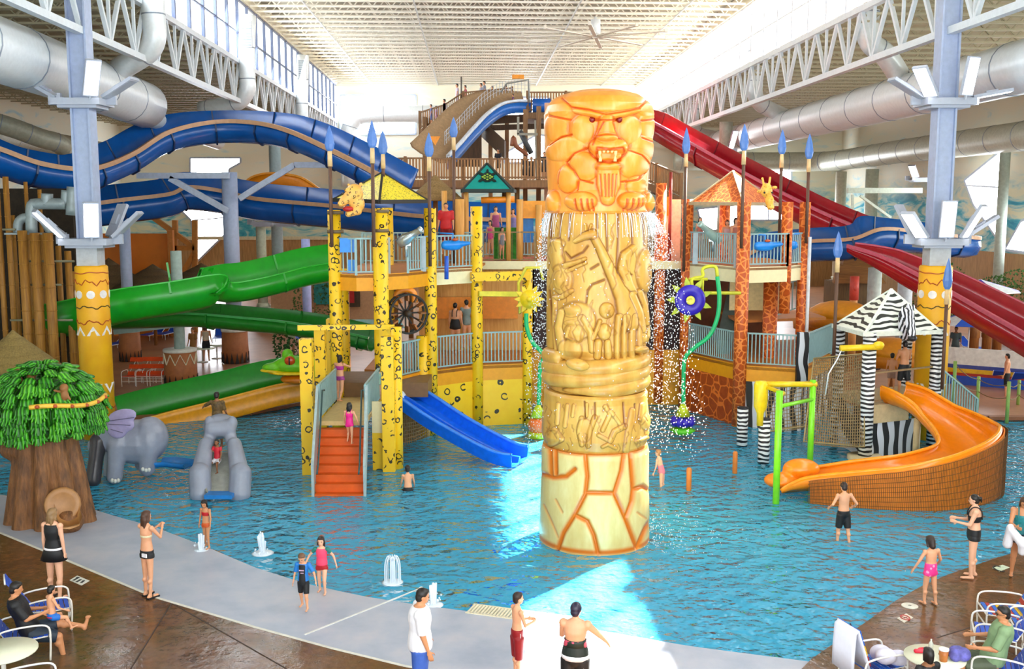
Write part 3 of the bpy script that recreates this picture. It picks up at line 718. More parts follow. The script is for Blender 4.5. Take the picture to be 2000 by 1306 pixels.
# water thrown from under the lion's paws
drop_m = NT('water drops'); drop_m = drop_m.fin('e6f0f8', .08, 0, 1.0)
spray = thing('water_spray', 'water spraying down around the totem from under the lion', 'water', (TX, TY, 0)); spray['kind'] = 'stuff'
rs = np.random.RandomState(11)
def droplets(name, pts, size, parent):
    n = len(pts); s_ = size if np.ndim(size) else np.full(n, size)
    o_ = np.array([(1, 0, 0), (-1, 0, 0), (0, 1, 0), (0, -1, 0), (0, 0, 1.35), (0, 0, -1.35)])
    vs = (pts[:, None, :] + o_[None] * s_[:, None, None]).reshape(-1, 3); b = np.arange(n)[:, None] * 6
    tri = np.array([(0, 2, 4), (2, 1, 4), (1, 3, 4), (3, 0, 4), (2, 0, 5), (1, 2, 5), (3, 1, 5), (0, 3, 5)]); fs = (b[:, :, None] + tri[None]).reshape(-1, 3)
    me = bpy.data.meshes.new(name); me.from_pydata((vs - np.array(org[parent.name])).tolist(), [], fs.tolist()); me.materials.append(drop_m)
    o = bpy.data.objects.new(name, me); C.objects.link(o); o.parent = parent; o['kind'] = 'stuff'; org[o.name] = org[parent.name]; return o
zl = zf(418)
def fall(n, a0, a1, spread, z0=None):
    a = rs.uniform(a0, a1, n); tt = rs.rand(n) ** .8 * 1.16; zz = zl - .5 * 9.8 * tt ** 2 * .72 * (zl / 6.6); rr = 1.12 + tt * rs.uniform(.05, spread, n)
    p = np.stack([TX + rr * np.sin(a - TA), TY - rr * np.cos(a - TA), zz + rs.randn(n) * .05], 1); return p[p[:, 2] > -.05]
def splash(n):
    a = rs.uniform(.9, 2.3, n); rr = 1.3 + rs.exponential(.8, n); return np.stack([TX + rr * np.sin(a - TA), TY - rr * np.cos(a - TA), rs.exponential(.16, n) - .06], 1)
droplets('droplet', np.concatenate([fall(2600, .95, 2.5, 1.25), fall(1300, -2.4, -1.15, .45), fall(160, -1.0, 1.0, .5), splash(260)]), .012, spray)
k = MB()
for j in range(150):
    a = rs.uniform(.9, 2.6) if j % 2 else (rs.uniform(-2.6, -1.1) if j % 3 else rs.uniform(-1, 1)); v0 = rs.uniform(.15, .75 if a > .8 else .3); pts = []
    for q in range(7):
        tt = q * .055; rr = 1.08 + v0 * tt * 1.6; pts.append(V((TX + rr * sin(a - TA), TY - rr * cos(a - TA), zl + .03 + .35 * v0 * tt - 4.9 * tt * tt)))
    k.tube(pts, [.008 * (1 - .1 * q) for q in range(7)], 4)
k.build('jet', drop_m, spray, kind='stuff')
# ------------------------------------------------------------------ play towers in the pool
_tmp = bpy.data.scenes.new('workshop')
def blend(mb, name, mat, parent=None, voxel=.03, loc=None, iters=4, label=None):
    """overlapping solids fused into one continuous skin"""
    me = bpy.data.meshes.new(name); me.from_pydata(mb.v, [], mb.f); ob = bpy.data.objects.new(name, me); _tmp.collection.objects.link(ob)
    m = ob.modifiers.new('r', 'REMESH'); m.mode = 'VOXEL'; m.voxel_size = voxel
    if iters: m = ob.modifiers.new('s', 'SMOOTH'); m.factor = .5; m.iterations = iters
    with bpy.context.temp_override(scene=_tmp, view_layer=_tmp.view_layers[0]): dg = bpy.context.evaluated_depsgraph_get(); dg.update()
    me2 = bpy.data.meshes.new_from_object(ob.evaluated_get(dg)); bpy.data.objects.remove(ob); bpy.data.meshes.remove(me)
    me2.name = name; me2.materials.clear(); me2.materials.append(mat); L = V(loc) if loc is not None else (org[parent.name] if parent else V((0, 0, 0)))
    me2.transform(Matrix.Translation(-L)); me2.polygons.foreach_set('use_smooth', [True] * len(me2.polygons))
    o = bpy.data.objects.new(name, me2); C.objects.link(o); org[o.name] = L
    if parent: o.parent = parent; o.location = L - org[parent.name]
    else: o.location = L
    if label: o['label'] = label
    return o
def rc(mb, p, q, r1, r2, n=12):
    """round-ended tapered limb"""
    p, q = V(p), V(q); d = (q - p); L = d.length
    if L < 1e-5: return mb.ell(p, r1)
    d /= L; N = d.orthogonal().normalized(); B = d.cross(N); prof = [(-r1 * cos(a), r1 * sin(a)) for a in (0.3, .8, 1.3)] + [(L + r2 * cos(a), r2 * sin(a)) for a in (1.3, .8, .3)]
    vs = [p - d * r1]
    for h, r in prof:
        for j in range(n): a = 2 * pi * j / n; vs.append(p + d * h + (N * cos(a) + B * sin(a)) * r)
    vs.append(q + d * r2); fs = [(0, 1 + (j + 1) % n, 1 + j) for j in range(n)]; k = len(prof)
    for i in range(k - 1):
        for j in range(n): fs.append((1 + i * n + j, 1 + i * n + (j + 1) % n, 1 + (i + 1) * n + (j + 1) % n, 1 + (i + 1) * n + j))
    t = len(vs) - 1; fs += [(1 + (k - 1) * n + j, 1 + (k - 1) * n + (j + 1) % n, t) for j in range(n)]
    return mb.add(vs, fs, True)

leop = spots('leopard print', 'f2bd12', '2e2412', 4.4, 'f6c91e')
leop_small = spots('leopard print small', 'ecd322', '2a2410', 13, 'f3df3a', .2, .36)
leop_big = spots('leopard print large', 'f2c012', '2c2a20', 2.5, 'f6cb20', .22, .33)
gir = patches('giraffe print', 'b2470f', 'f08a3c', 4.6, .085, 'c8581a')
gir_big = patches('giraffe print large', '9c3c0e', 'e2762a', 2.6, .055, 'ad4a14')
zeb_m = stripes('zebra print', 'eceff2', '16161c', 2.4, 'Z', 3.2, 1.3)
zeb_wide = stripes('zebra print wide', 'd6dbe6', '14141a', .9, 'X', 4.5, .9)
zeb_roof = stripes('zebra roof print', 'eef3e6', '20241f', 2.1, 'Z', 5.5, .7, .6)
orange_band = M('e59a12', .45, var=.06); cream_band = M('ece0b2', .5, var=.05)
rail_m = M('8fb0b2', .4, var=.08); rail_l = M('a8b6bc', .4, var=.08)
brown_w = wood('play brown', '7a4a24', 'a2672f'); tan_w = wood('play tan', 'c98a3c', 'e0a85a')
floor_m = M('b5702e', .6, var=.15, scale=3); rope_m = M('8a7350', .8, var=.2)
blue_cl = M('1d86e0', .3, var=.08); silver = M('b9c2c4', .25, .7, var=.05)

def post(parent, p, z0, z1, r, mat, name='post', n=14):
    k = MB(); k.cyl((p[0], p[1], z0), (p[0], p[1], z1), r, n); return k.build(name, mat, parent)
def railing(parent, pts, h=1.05, mat=None, step=.14, r=.018, name='railing', posts=True):
    """rails on posts as one part, the many balusters as its sub-part"""
    mat = mat or rail_m; pts = [V(p) for p in pts]; k = MB(); q = MB()
    for a, b_ in zip(pts, pts[1:]):
        k.bar(a + Z * h, b_ + Z * h, .055, .05); k.bar(a + Z * .1, b_ + Z * .1, .045, .04)
        L = (b_ - a).length; n = max(1, int(L / step))
        for j in range(1, n): p = a.lerp(b_, j / n); q.bar(p + Z * .1, p + Z * h, r * 2, r * 2)
    if posts:
        for p in pts: k.bar(p, p + Z * h, .07)
    o = k.build(name, mat, parent)
    if q.f: q.build('balusters', mat, o, kind='stuff')
    return o
def slab(parent, poly, z, th, mat, name='deck'):
    k = MB(); k.prism([V((p[0], p[1], z - th)) for p in poly], (0, 0, th)); return k.build(name, mat, parent)
def panel(parent, a, b_, z0, z1, mat, th=.06, name='skirt_panel'):
    a, b_ = V((a[0], a[1], 0)), V((b_[0], b_[1], 0)); d = (b_ - a); n = V((-d.y, d.x, 0)).normalized() * th; k = MB()
    k.prism([a + Z * z0, b_ + Z * z0, b_ + Z * z1, a + Z * z1], n); return k.build(name, mat, parent)
def pyramid(parent, corners, apex, mat, edge, name='roof', th=.05):
    corners = [V(c) for c in corners]; apex = V(apex); k = MB(); n = len(corners); lo = [c - Z * th for c in corners]
    k.add(corners + [apex] + lo + [apex - Z * th], [(i, (i + 1) % n, n) for i in range(n)] + [(n + 1 + (i + 1) % n, n + 1 + i, 2 * n + 1) for i in range(n)] + [(i, n + 1 + i, n + 1 + (i + 1) % n, (i + 1) % n) for i in range(n)], False)
    o = k.build(name, mat, parent); k = MB()
    for i in range(n): k.bar(corners[i], apex, .07, .07); k.bar(corners[i], corners[(i + 1) % n], .09, .12)
    k.build('edge_trim', edge, o); return o
def xy(u, v, y): p = P(u, v, y); return (p.x, p.y)

# ---------------- leopard tower
DZ, LZ = 5.3, 2.0
T1 = thing('leopard_tower', 'yellow leopard print play tower with two decks and a pyramid roof', 'play tower', V((-3, 33, 0)))
D_, C_, F_, G_, H_ = xy(655, 545, 31.2), xy(744, 545, 31.0), xy(841, 545, 33.0), xy(931, 545, 34.2), xy(1030, 700, 34.6)
B1, B2 = xy(757, 430, 36.2), xy(668, 430, 35.5)
for p, z1, r in ((D_, 7.25, .2), (C_, 7.3, .235), (F_, 7.3, .2), (G_, 7.35, .2), (B1, 7.3, .2)): post(T1, p, -.5, z1, r, leop)
post(T1, (B2[0], B2[1]), -.5, 5.2, .2, leop); post(T1, (F_[0] - .28, F_[1] - .1), -.5, 3.2, .2, leop); post(T1, H_, -.5, 5.3, .17, leop)
mid = ((D_[0] + C_[0]) / 2, 30.75)
up = [D_, mid, C_, (C_[0] + .75, C_[1] + .75), F_, G_, (G_[0] + .2, 37.6), (D_[0], 37.2)]
slab(T1, up, DZ, .08, floor_m)
for a, b_, m in ((D_, mid, orange_band), (mid, C_, orange_band), (C_, up[3], orange_band), (up[3], F_, orange_band), (F_, G_, cream_band)): panel(T1, a, b_, DZ - .48, DZ + .02, m, .06, 'fascia_panel')
def z3(p, z): return V((p[0], p[1], z))
railing(T1, [z3(D_, DZ), z3(mid, DZ), z3(C_, DZ)], 1.1); railing(T1, [z3(up[3], DZ), z3(F_, DZ)], 1.1); railing(T1, [z3(F_, DZ), z3(G_, DZ)], 1.1)
railing(T1, [z3((D_[0], 37), DZ), z3((G_[0], 37.4), DZ)], 1.1)
for u in (757, 827): p = P(u, 500, 31.3 if u < 800 else 32.6); k = MB(); k.bar(z3((p.x, p.y), DZ), z3((p.x, p.y), DZ + 1.12), .16, .1); k.build('gate_post', rail_l, T1)
k = MB(); c_ = P(680, 479, 30.9); k.box(c_, (.5, .05, .42)); k.build('blue_board', blue_cl, T1); k = MB(); k.box(P(686, 520, 30.95), (.22, .05, .4)); k.build('blue_board', blue_cl, T1)
pyramid(T1, [P(741, 394, 30.9), P(839, 393, 33.3), P(756, 388, 36.0), P(650, 390, 33.4)], P(747, 337, 33.2), leop_small, M('1e1c16', .6))
# clamps that hold the tall posts
for u, y, vs_ in ((655, 31.2, (415, 452)), (744, 31, (412, 450))):
    for v in vs_: p = P(u, v, y); k = MB(); k.cyl(p - Z * .05, p + Z * .05, .25, 14); k.build('clamp', M('6e5a3c', .5), T1)
# lower deck behind the printed wall
low = [F_, G_, H_, (H_[0] + .3, 38), (D_[0] + .5, 38), (D_[0] + .5, 33.5), (F_[0] - .4, 33)]
slab(T1, low, LZ, .1, floor_m)
for a, b_ in ((F_, G_), (G_, H_)): panel(T1, a, b_, -.3, LZ - .5, leop_big); panel(T1, a, b_, LZ - .5, LZ + .03, orange_band, .09, 'fascia_panel'); railing(T1, [z3(a, LZ + .03), z3(b_, LZ + .03)], 1.1, rail_m, .12)
W_ = xy(775, 720, 31.6)
panel(T1, W_, (F_[0] - .25, F_[1] - .1), -.4, LZ - .5, M('8a6a3a', .8, var=.3)); panel(T1, W_, (F_[0] - .25, F_[1] - .1), LZ - .5, LZ + .03, orange_band, .09, 'fascia_panel'); railing(T1, [z3(W_, LZ), z3((F_[0] - .25, F_[1] - .1), LZ)], 1.1)
for (u0, v0, u1, v1, y0, y1, w_) in ((920, 540, 1033, 538, 33.9, 34.4, .3), (935, 573, 1018, 574, 33.9, 34.4, .16)): k = MB(); k.bar(P(u0, v0, y0), P(u1, v1, y1), w_, w_); k.build('cross_beam', leop if w_ > .2 else M('e0d040', .5), T1)
# tan wall, orange boards and posts seen between the posts
panel(T1, (D_[0] + 1.9, 38.2), (H_[0] + .3, 38.2), .0, 5.2, tan_w, .06, 'back_wall'); panel(T1, (D_[0] + 2.3, 37.9), (G_[0] + 1.4, 37.9), 3.2, 4.0, M('e08316', .5), .06, 'orange_board')
for u, v, z1 in ((868, 420, 7.9), (898, 430, 7.6)): p = P(u, v, 37); post(T1, (p.x, p.y), DZ, z1, .1 if u < 880 else .17, tan_w)

# stair bay in front, with short posts, beam and landing
T2 = thing('stair_gate', 'yellow leopard print posts and crossbeam framing the orange steps', 'gateway', z3(xy(670, 900, 28.2), 0))
for u, v0, y in ((598, 661, 28.0), (757, 656, 28.3)):
    p = P(u, v0, y); k = MB(); k.box(((p.x), y, (p.z - .5) / 2), (.34, .34, p.z + .5)); k.build('post', leop, T2)
    p2 = P(u + (16 if u > 700 else 0), v0 + 10, y + .3)
    if u > 700: post(T2, (p2.x, p2.y), -.5, p2.z + .4, .17, leop)
for u, v0, v1, y, w_ in ((625, 642, 760, 29.4, .3), (652, 622, 760, 32.0, .42)): p = P(u, v0, y); k = MB(); k.box((p.x, y, p.z / 2 + .4), (w_, w_, p.z - .8)); k.build('post', leop, T2)
k = MB(); k.bar(P(581, 640, 29.0), P(770, 638, 29.6), .14, .14); k.build('crossbeam', leop, T2)
k = MB(); a = P(760, 640, 29.8); b_ = P(778, 668, 29.8); k.bar(a, b_, .2); k.build('brace', leop, T2)
bx0, bx1 = G(727, 905, -.4).x, G(752, 905, -.4).x; panel(T2, (P(728, 900, 28.4).x, 28.4), (P(758, 900, 28.4).x, 28.4), -.4, 1.0, leop_big); panel(T2, (P(728, 900, 28.4).x, 28.4), (P(750, 900, 28.4).x, 28.4), 1.0, 1.9, cream_band)
lx0, lx1 = P(634, 800, 28.5).x, P(722, 800, 28.5).x
slab(T2, [(lx0, 27.65), (lx1, 27.65), (lx1, 31.2), (lx0, 31.2)], 1.5, .12, M('d9bd7e', .5), 'landing')
for nm, x in (('left', lx0), ('right', lx1)): railing(T2, [V((x, 27.7, 1.5)), V((x, 31.0, 1.5))], 1.0)
slab(T2, [(lx0 - .3, 31.2), (-2.6, 31.2), (-2.6, 33.4), (lx0 - .3, 33.4)], 1.95, .45, M('7b5a36', .6), 'landing'); railing(T2, [V((lx0 + .9, 33.2, 1.95)), V((lx1 + .8, 33.2, 1.95))], 1.0, M('5c6e70', .4), .1)
st_ = thing('orange_stairs', 'orange steps rising from the pool between slanted grey handrails', 'stairs', G(663, 960, -.4))
s0, s1 = G(614, 968, -.05).x, G(710, 968, -.05).x; n = 8; orange_st = M('d85a08', .5, var=.12, scale=3)
for j in range(n):
    y = 25.75 + j * .235; z = -.02 + j * .19; q = j / n; x0, x1 = s0 + (lx0 - s0) * q, s1 + (lx1 - s1) * q
    k = MB(); k.box(((x0 + x1) / 2, y + .13, z - .09 if j else z - .3), (x1 - x0, .27, .2 if j else .6)); k.build('step', orange_st, st_)
for sx, xa, xb in ((-1, s0, lx0), (1, s1, lx1)):
    a, b_ = V((xa, 25.7, -.2)), V((xb, 27.7, 1.5)); k = MB(); k.prism([a, b_, b_ + Z * 1.0, a + Z * .95], (sx * .07, 0, 0)); k.build('guard_panel', M('9fb2b4', .45, var=.15), st_)
    k = MB(); k.tube([a + V((-sx * .1, -.1, .75)), a + V((-sx * .1, .1, .95)), b_ + V((-sx * .1, 0, .85)), b_ + V((-sx * .1, .3, .8))], .025, 8); k.build('handrail', M('2e4a4c', .4), st_)

# leopard head on the corner of the roof
T3 = thing('leopard_head', 'sculpted leopard head with open red mouth below the yellow roof', 'sculpture', P(688, 425, 30.6))
hc = P(690, 388, 30.6); k = MB(); S_ = .0153
def hp(u, v, dy=0): return P(u, v, 30.6 + dy)
k.ell(hp(692, 378), (.27, .30, .29)); k.ell(hp(697, 398), (.24, .26, .26)); rc(k, hp(684, 382, -.12), hp(668, 396, -.2), .2, .12); k.ell(hp(666, 398, -.22), (.1, .13, .09)); rc(k, hp(698, 412, -.1), hp(680, 418, -.2), .14, .09)
k.ell(hp(705, 360, .1), (.06, .04, .07)); k.ell(hp(681, 361, .1), (.05, .04, .05)); k.ell(hp(679, 371, -.2), (.12, .08, .06))
blend(k, 'head', spots('leopard head print', 'eebc5c', '2c2010', 9, 'f0a444', .2, .36), T3, .025)
k = MB(); k.ell(hp(680, 408, -.2), (.16, .15, .085)); k.build('mouth', M('b0141c', .4), T3, smooth=True)
k = MB(); k.ell(hp(663, 396, -.22), (.05, .05, .04)); k.build('nose', M('a2481e', .4), T3, smooth=True)
for u in (679, 669): k = MB(); k.ell(hp(u, 378, -.24), .035); k.build('eye', M('30200e', .2), T3, smooth=True)
for u, v, s_ in ((672, 402, -1), (680, 403, -1), (676, 416, 1), (685, 413, 1)): k = MB(); p = hp(u, v, -.2); k.lathe([(.02, 0), (.002, .08 * s_)], p, 8); k.build('tooth', M('f2ead0', .4), T3)

# thatched and turtle roofs over the rear decks
def thatch_roof(label, apex, r, h, post_z=None, tiers=4, group='thatched roofs', base=None, m=None):
    g = thing('thatched_roof', label, 'roof', (apex.x, apex.y, base if base is not None else apex.z - h), group)
    for i in range(tiers):
        q0, q1 = i / tiers, (i + 1.18) / tiers; k = MB(); z0, z1 = apex.z - h * q0, apex.z - h * min(q1, 1.04)
        k.lathe([(r * min(q1, 1.02), z1), (r * min(q1, 1.02) * .97, z1 - .03 * r), (r * q0 * .9 + .02, z0 - .02 * r), (r * q0 * .9 + .01, z0 + .03 * r)][::-1] if False else [(r * min(q1, 1.02) * .96, z1 - .04 * r), (r * min(q1, 1.02), z1), (r * q0 * .92 + .02, z0 + .02 * r)], (apex.x, apex.y, 0), 28)
        k.build('thatch_tier', m or thatch_m, g)
    if base is not None: k = MB(); k.cyl((apex.x, apex.y, base), (apex.x, apex.y, apex.z - h * .4), .09, 10); k.build('post', brown_w, g)
    return g
thatch_m = thatch('thatch', '6b512d', 'a2814c'); thatch_d = thatch('dark thatch', '43331f', '7a5f3a')
thatch_roof('round thatched roof behind the yellow leopard roof', P(850, 343, 38.2), 1.05, .85, base=DZ)
T4 = thing('turtle_roof', 'teal pyramid roof with turtle emblem above the rear deck', 'roof', P(950, 373, 38))
ap, l_, r_ = P(951, 319, 38.6), P(902, 372, 37.7), P(1001, 372, 37.7)
pyramid(T4, [l_, r_, r_ + V((.1, 2, 0)), l_ + V((-.1, 2, 0))], ap, M('0a8f84', .5, var=.08), M('10221e', .6))
nrm = (r_ - l_).cross(ap - l_).normalized(); ex = (r_ - l_).normalized(); ey = nrm.cross(ex); ce = (l_ + r_) * .27 + ap * .46 + nrm * .03; ce.x = (l_.x + r_.x) / 2
def disc(c, rx, ry, rot=0, th=.02, n=10): return [c + ex * (rx * cos(2 * pi * j / n) * cos(rot) - ry * sin(2 * pi * j / n) * sin(rot)) + ey * (rx * cos(2 * pi * j / n) * sin(rot) + ry * sin(2 * pi * j / n) * cos(rot)) for j in range(n)]
k = MB(); k.prism(disc(ce, .24, .25), nrm * .02)
for j, (a, rr, s_) in enumerate(((1.57, .3, .08), (.6, .29, .1), (2.54, .29, .1), (-.6, .29, .09), (-2.54, .29, .09))): k.prism(disc(ce + ex * cos(a) * rr + ey * sin(a) * rr, s_ * 1.2, s_ * .6, a), nrm * .021)
em = k.build('turtle_emblem', M('12241e', .5), T4); k = MB()
for x, y in [(0, 0), (.1, .06), (-.1, .06), (.1, -.06), (-.1, -.06), (0, .13), (0, -.13), (.17, 0), (-.17, 0)]: k.prism(disc(ce + nrm * .02 + ex * x + ey * y, .042, .036), nrm * .012)
k.build('shell_scutes', M('8fae3a', .5), em, kind='stuff')
for x, y in ((l_.x + .15, 37.9), (r_.x - .15, 37.9)): post(T4, (x, y), DZ, l_.z, .09, tan_w)

# ---------------- central tower behind the totem
T5 = thing('central_tower', 'rear play tower with tan posts, cream deck edge and orange walls behind the totem', 'play tower', V((3, 39.5, 0)))
x0, x1 = P(937, 520, 37.8).x, P(1330, 520, 38).x
slab(T5, [(x0, 37.8), (x1, 37.8), (x1, 42), (x0, 42)], DZ, .1, M('a8482a', .6, var=.15)); panel(T5, (x0, 37.7), (x1, 37.7), DZ - .25, DZ + .05, cream_band, .06, 'fascia_panel')
railing(T5, [V((x0, 41.8, DZ)), V((x1, 41.8, DZ))], 1.1); railing(T5, [V((x0, 38, DZ)), V((P(1045, 500, 38).x, 38, DZ))], 1.1, rope_m, .16, .008, 'rope_railing')
for u, z1, m, r in ((1015, 7.6, tan_w, .13), (1290, 8.2, gir, .2), (1308, 8.6, M('8a2a1c', .5), .06), (1052, 7.4, tan_w, .12)): p = P(u, 500, 38); post(T5, (p.x, 38.1), 0 if m is gir else DZ, z1, r, m)
panel(T5, (P(1015, 400, 38.4).x, 38.4), (P(1075, 400, 38.4).x, 38.4), 6.9, 7.55, M('e8981c', .5), .08, 'orange_board')
k = MB(); k.cyl(P(940, 391, 38), P(1005, 389, 38), .12, 12); k.build('orange_roller', M('e8861a', .4), T5)
panel(T5, (P(1018, 420, 38.6).x, 38.6), (P(1042, 420, 38.6).x, 38.6), 6.0, 6.9, M('2a7ed0', .5), .05, 'blue_board'); panel(T5, (P(1280, 420, 38.8).x, 38.8), (P(1330, 420, 38.8).x, 38.8), DZ, 7.6, M('e6d2bc', .6, var=.15, scale=9), .06, 'pale_wall'); panel(T5, (P(1280, 430, 38.7).x, 38.7), (P(1312, 430, 38.7).x, 38.7), 7.0, 7.7, M('ee7a20', .5), .05, 'orange_board')
panel(T5, (P(1040, 600, 38.2).x, 38.2), (P(1332, 600, 38.2).x, 38.2), LZ, DZ - .2, M('3a2a2c', .8, var=.3), .08, 'shade_panel'); panel(T5, (P(1020, 750, 38).x, 38), (P(1335, 750, 38).x, 38), -.3, LZ, M('e3a020', .5, var=.2, scale=3), .08, 'orange_wall')  # dark panel stands in for the shaded opening behind the totem
k = MB(); k.box(P(987, 480, 39.6), (.9, .5, 1.4)); k.build('green_bush_panel', M('2f8a22', .7, var=.4, scale=9), T5)
panel(T5, (P(875, 600, 39).x, 39), (P(1020, 600, 39).x, 39), 0, 4.9, wood('central brown', '8f5c2c', 'b8803e'), .06, 'back_wall')

# ---------------- giraffe tower
T6 = thing('giraffe_tower', 'orange giraffe print play tower with pyramid roof right of the totem', 'play tower', V((8.5, 36, 0)))
g0, g1, g2, g3 = xy(1341, 530, 37.2), xy(1450, 540, 34.2), xy(1512, 540, 36.2), xy(1568, 540, 35.9)
g4 = xy(1415, 430, 40)
for p, z0, z1, r in ((g0, -.4, 7.6, .2), (g1, -.4, 7.5, .225), (g3, -.4, 7.5, .19), (g4, DZ, 7.6, .2)): post(T6, p, z0, z1, r, gir)
post(T6, (g2[0] + .1, g2[1] - 1.1), DZ - 1.6, 7.5, .19, gir); post(T6, (g2[0] - .1, g2[1]), -.4, 4.9, .26, gir)
e1 = (g2[0] + .1, g2[1] - 1.3)
upg = [g0, g1, e1, g3, (g3[0], 41), (g0[0], 41)]; slab(T6, upg, DZ, .08, floor_m)
for a, b_ in ((g0, g1), (g1, e1), (e1, g3)): panel(T6, a, b_, DZ - .5, DZ + .03, cream_band, .07, 'fascia_panel'); railing(T6, [z3(a, DZ + .03), z3(b_, DZ + .03)], 1.1, rail_m, .13)
for u in (1357, 1438): p = P(u, 500, 36.7 if u < 1400 else 34.5); k = MB(); k.bar(z3((p.x, p.y - .08), DZ), z3((p.x, p.y - .08), DZ + 1.12), .18, .1); k.build('gate_post', rail_l, T6)
pyramid(T6, [P(1347, 397, 37), P(1453, 398, 34), P(1520, 399, 37.2), P(1412, 395, 40)], P(1432, 334, 37), gir, M('b8a07a', .6))
zc_ = xy(1566, 720, 33.4); zr = xy(1622, 700, 36.8)
lowg = [g0, g1, zc_, zr, (zr[0], 41), (g0[0], 41)]; slab(T6, lowg, LZ, .1, floor_m)
for a, b_, m in ((g0, g1, gir_big), (g1, zc_, zeb_wide), (zc_, zr, zeb_wide)):
    panel(T6, a, b_, -.4, LZ - .5, m); panel(T6, a, b_, LZ - .5, LZ + .03, orange_band, .09, 'fascia_panel'); railing(T6, [z3(a, LZ + .03), z3(b_, LZ + .03)], 1.1, rail_m, .12)
k = MB(); k.box((zc_[0], zc_[1], 2.35), (.38, .16, 1.8)); k.build('zebra_board', zeb_wide, T6)
slab(T6, [(g1[0] + .4, 36.5), (zr[0], 37.5), (zr[0], 40), (g1[0] + .4, 40)], 3.3, .1, floor_m); railing(T6, [z3((g1[0] + 1.6, 36.6), 3.3), z3((g3[0] + .1, 36.4), 3.7)], 1.1)
for a, b_ in (((P(1400, 640, 37).x, 37, LZ), (P(1425, 575, 40).x, 40, 4.0)),):
    k = MB(); k.prism([V(a), V(b_), V(b_) + Z * .5, V(a) + Z * .5], (.5, 0, 0)); k.build('ramp', M('5c6c68', .5), T6)
panel(T6, (g1[0] + .4, 38), (P(1535, 600, 38).x, 38), 3.5, 4.8, M('e6d29a', .6), .05, 'cream_sail'); panel(T6, (g0[0], 40.8), (g3[0], 40.8), 0, 4.8, M('6a3a20', .7, var=.35, scale=2), .06, 'back_wall')
post(T6, xy(1577, 600, 35.6), 0, 6.3, .06, M('d9dde4', .4), 'white_pole')
T7 = thing('giraffe_head', 'sculpted giraffe head at the corner of the orange giraffe roof', 'sculpture', P(1500, 412, 34.4))
k = MB(); q = lambda u, v, dy=0: P(u, v, 34.4 + dy)
k.ell(q(1497, 372), (.2, .2, .24)); k.ell(q(1503, 392, -.05), (.15, .16, .2)); k.ell(q(1505, 404, -.08), (.13, .14, .11)); k.ell(q(1484, 374, .1), (.12, .05, .06)); k.ell(q(1513, 366, .1), (.1, .05, .06)); rc(k, q(1492, 362), q(1489, 348), .04, .045); rc(k, q(1502, 362), q(1504, 347), .04, .045)
blend(k, 'head', spots('giraffe head print', 'f0b23c', 'b8661c', 14, 'f6c45a', .1, .3), T7, .025)
for u in (1493, 1508): k = MB(); k.ell(q(u, 376, -.19), .035); k.build('eye', M('241a10', .2), T7, smooth=True)
k = MB(); k.ell(q(1506, 408, -.2), (.06, .03, .02)); k.build('muzzle', M('c07a2a', .4), T7, smooth=True)

# ---------------- zebra tower
T8 = thing('zebra_tower', 'small zebra striped tower with pyramid roof beside the orange slide', 'play tower', z3(xy(1700, 890, 29.6), 0))
z1_, z0_, z2_, z3_ = xy(1689, 890, 29.6), xy(1634, 800, 31.8), xy(1826, 760, 31.0), xy(1770, 700, 33.0)
for p, b0, t_, r in ((z1_, -.3, 3.72, .2), (z0_, -.3, 3.75, .17), (z2_, -.3, 3.7, .18), (z3_, .3, 3.7, .17)): post(T8, p, b0, t_, r, zeb_m)
ZD = 1.55; dk = [z1_, z2_, z3_, z0_]; slab(T8, dk, ZD, .1, M('c9b48a', .5)); 
pyramid(T8, [P(1689, 653, 29.3), P(1838, 648, 30.8), P(1770, 628, 33.4), P(1627, 636, 31.9)], P(1741, 565, 31.2), zeb_roof, M('e6ebe0', .5))
panel(T8, (z1_[0] + .1, z1_[1] - .02), (P(1775, 800, 30.2).x, 30.2), ZD - .55, ZD, M('c9b48a', .5), .08, 'fascia_panel'); panel(T8, (z1_[0] - .1, z1_[1]), (P(1795, 850, 30.4).x, 30.4), -.4, ZD - .55, zeb_wide, .08); panel(T8, z0_, z1_, -.4, ZD - .2, zeb_wide, .08)
railing(T8, [z3(z1_, ZD), z3(z2_, ZD)], .95, rope_m, 3, .02, 'rope_railing', False); railing(T8, [z3(z2_, ZD), z3(xy(1905, 850, 33.0), .1)], 1.0, rail_m, .2)
k = MB(); k.lathe([(.5, -.4), (.5, .06), (0, .06)], z3(z1_, 0), 18); k.build('footing', M('c9bd9a', .6), T8)
for u, v, y, h in ((1449, 866, 31.4, 1.15), (1491, 902, 29.2, 1.25)): p = P(u, v, y); post(T8, (p.x, p.y), -.4, h, .17, zeb_m, 'low_post')
T9 = thing('zebra_head', 'sculpted zebra head hanging at the right corner of the zebra roof', 'sculpture', P(1778, 668, 30.6))
k = MB(); q = lambda u, v, dy=0: P(u, v, 29.75 + dy)
rc(k, q(1768, 650, .4), q(1768, 615, .1), .22, .2); k.ell(q(1774, 616), (.18, .2, .22)); rc(k, q(1776, 620, -.05), q(1781, 652, -.15), .16, .12); k.ell(q(1763, 604, .05), (.05, .04, .1)); k.ell(q(1784, 600, .05), (.05, .04, .1)); k.ell(q(1774, 600, .1), (.05, .12, .12))
blend(k, 'head', stripes('zebra head print', 'e6e8f6', '1c1c26', 3.6, 'X', 2.5, 1.5), T9, .025)
k = MB(); k.ell(q(1782, 660, -.16), (.13, .15, .1)); k.build('muzzle', M('1a1a22', .4), T9, smooth=True)
for u in (1766, 1785): k = MB(); k.ell(q(u, 622, -.17), .03); k.build('eye', M('14141a', .2), T9, smooth=True)

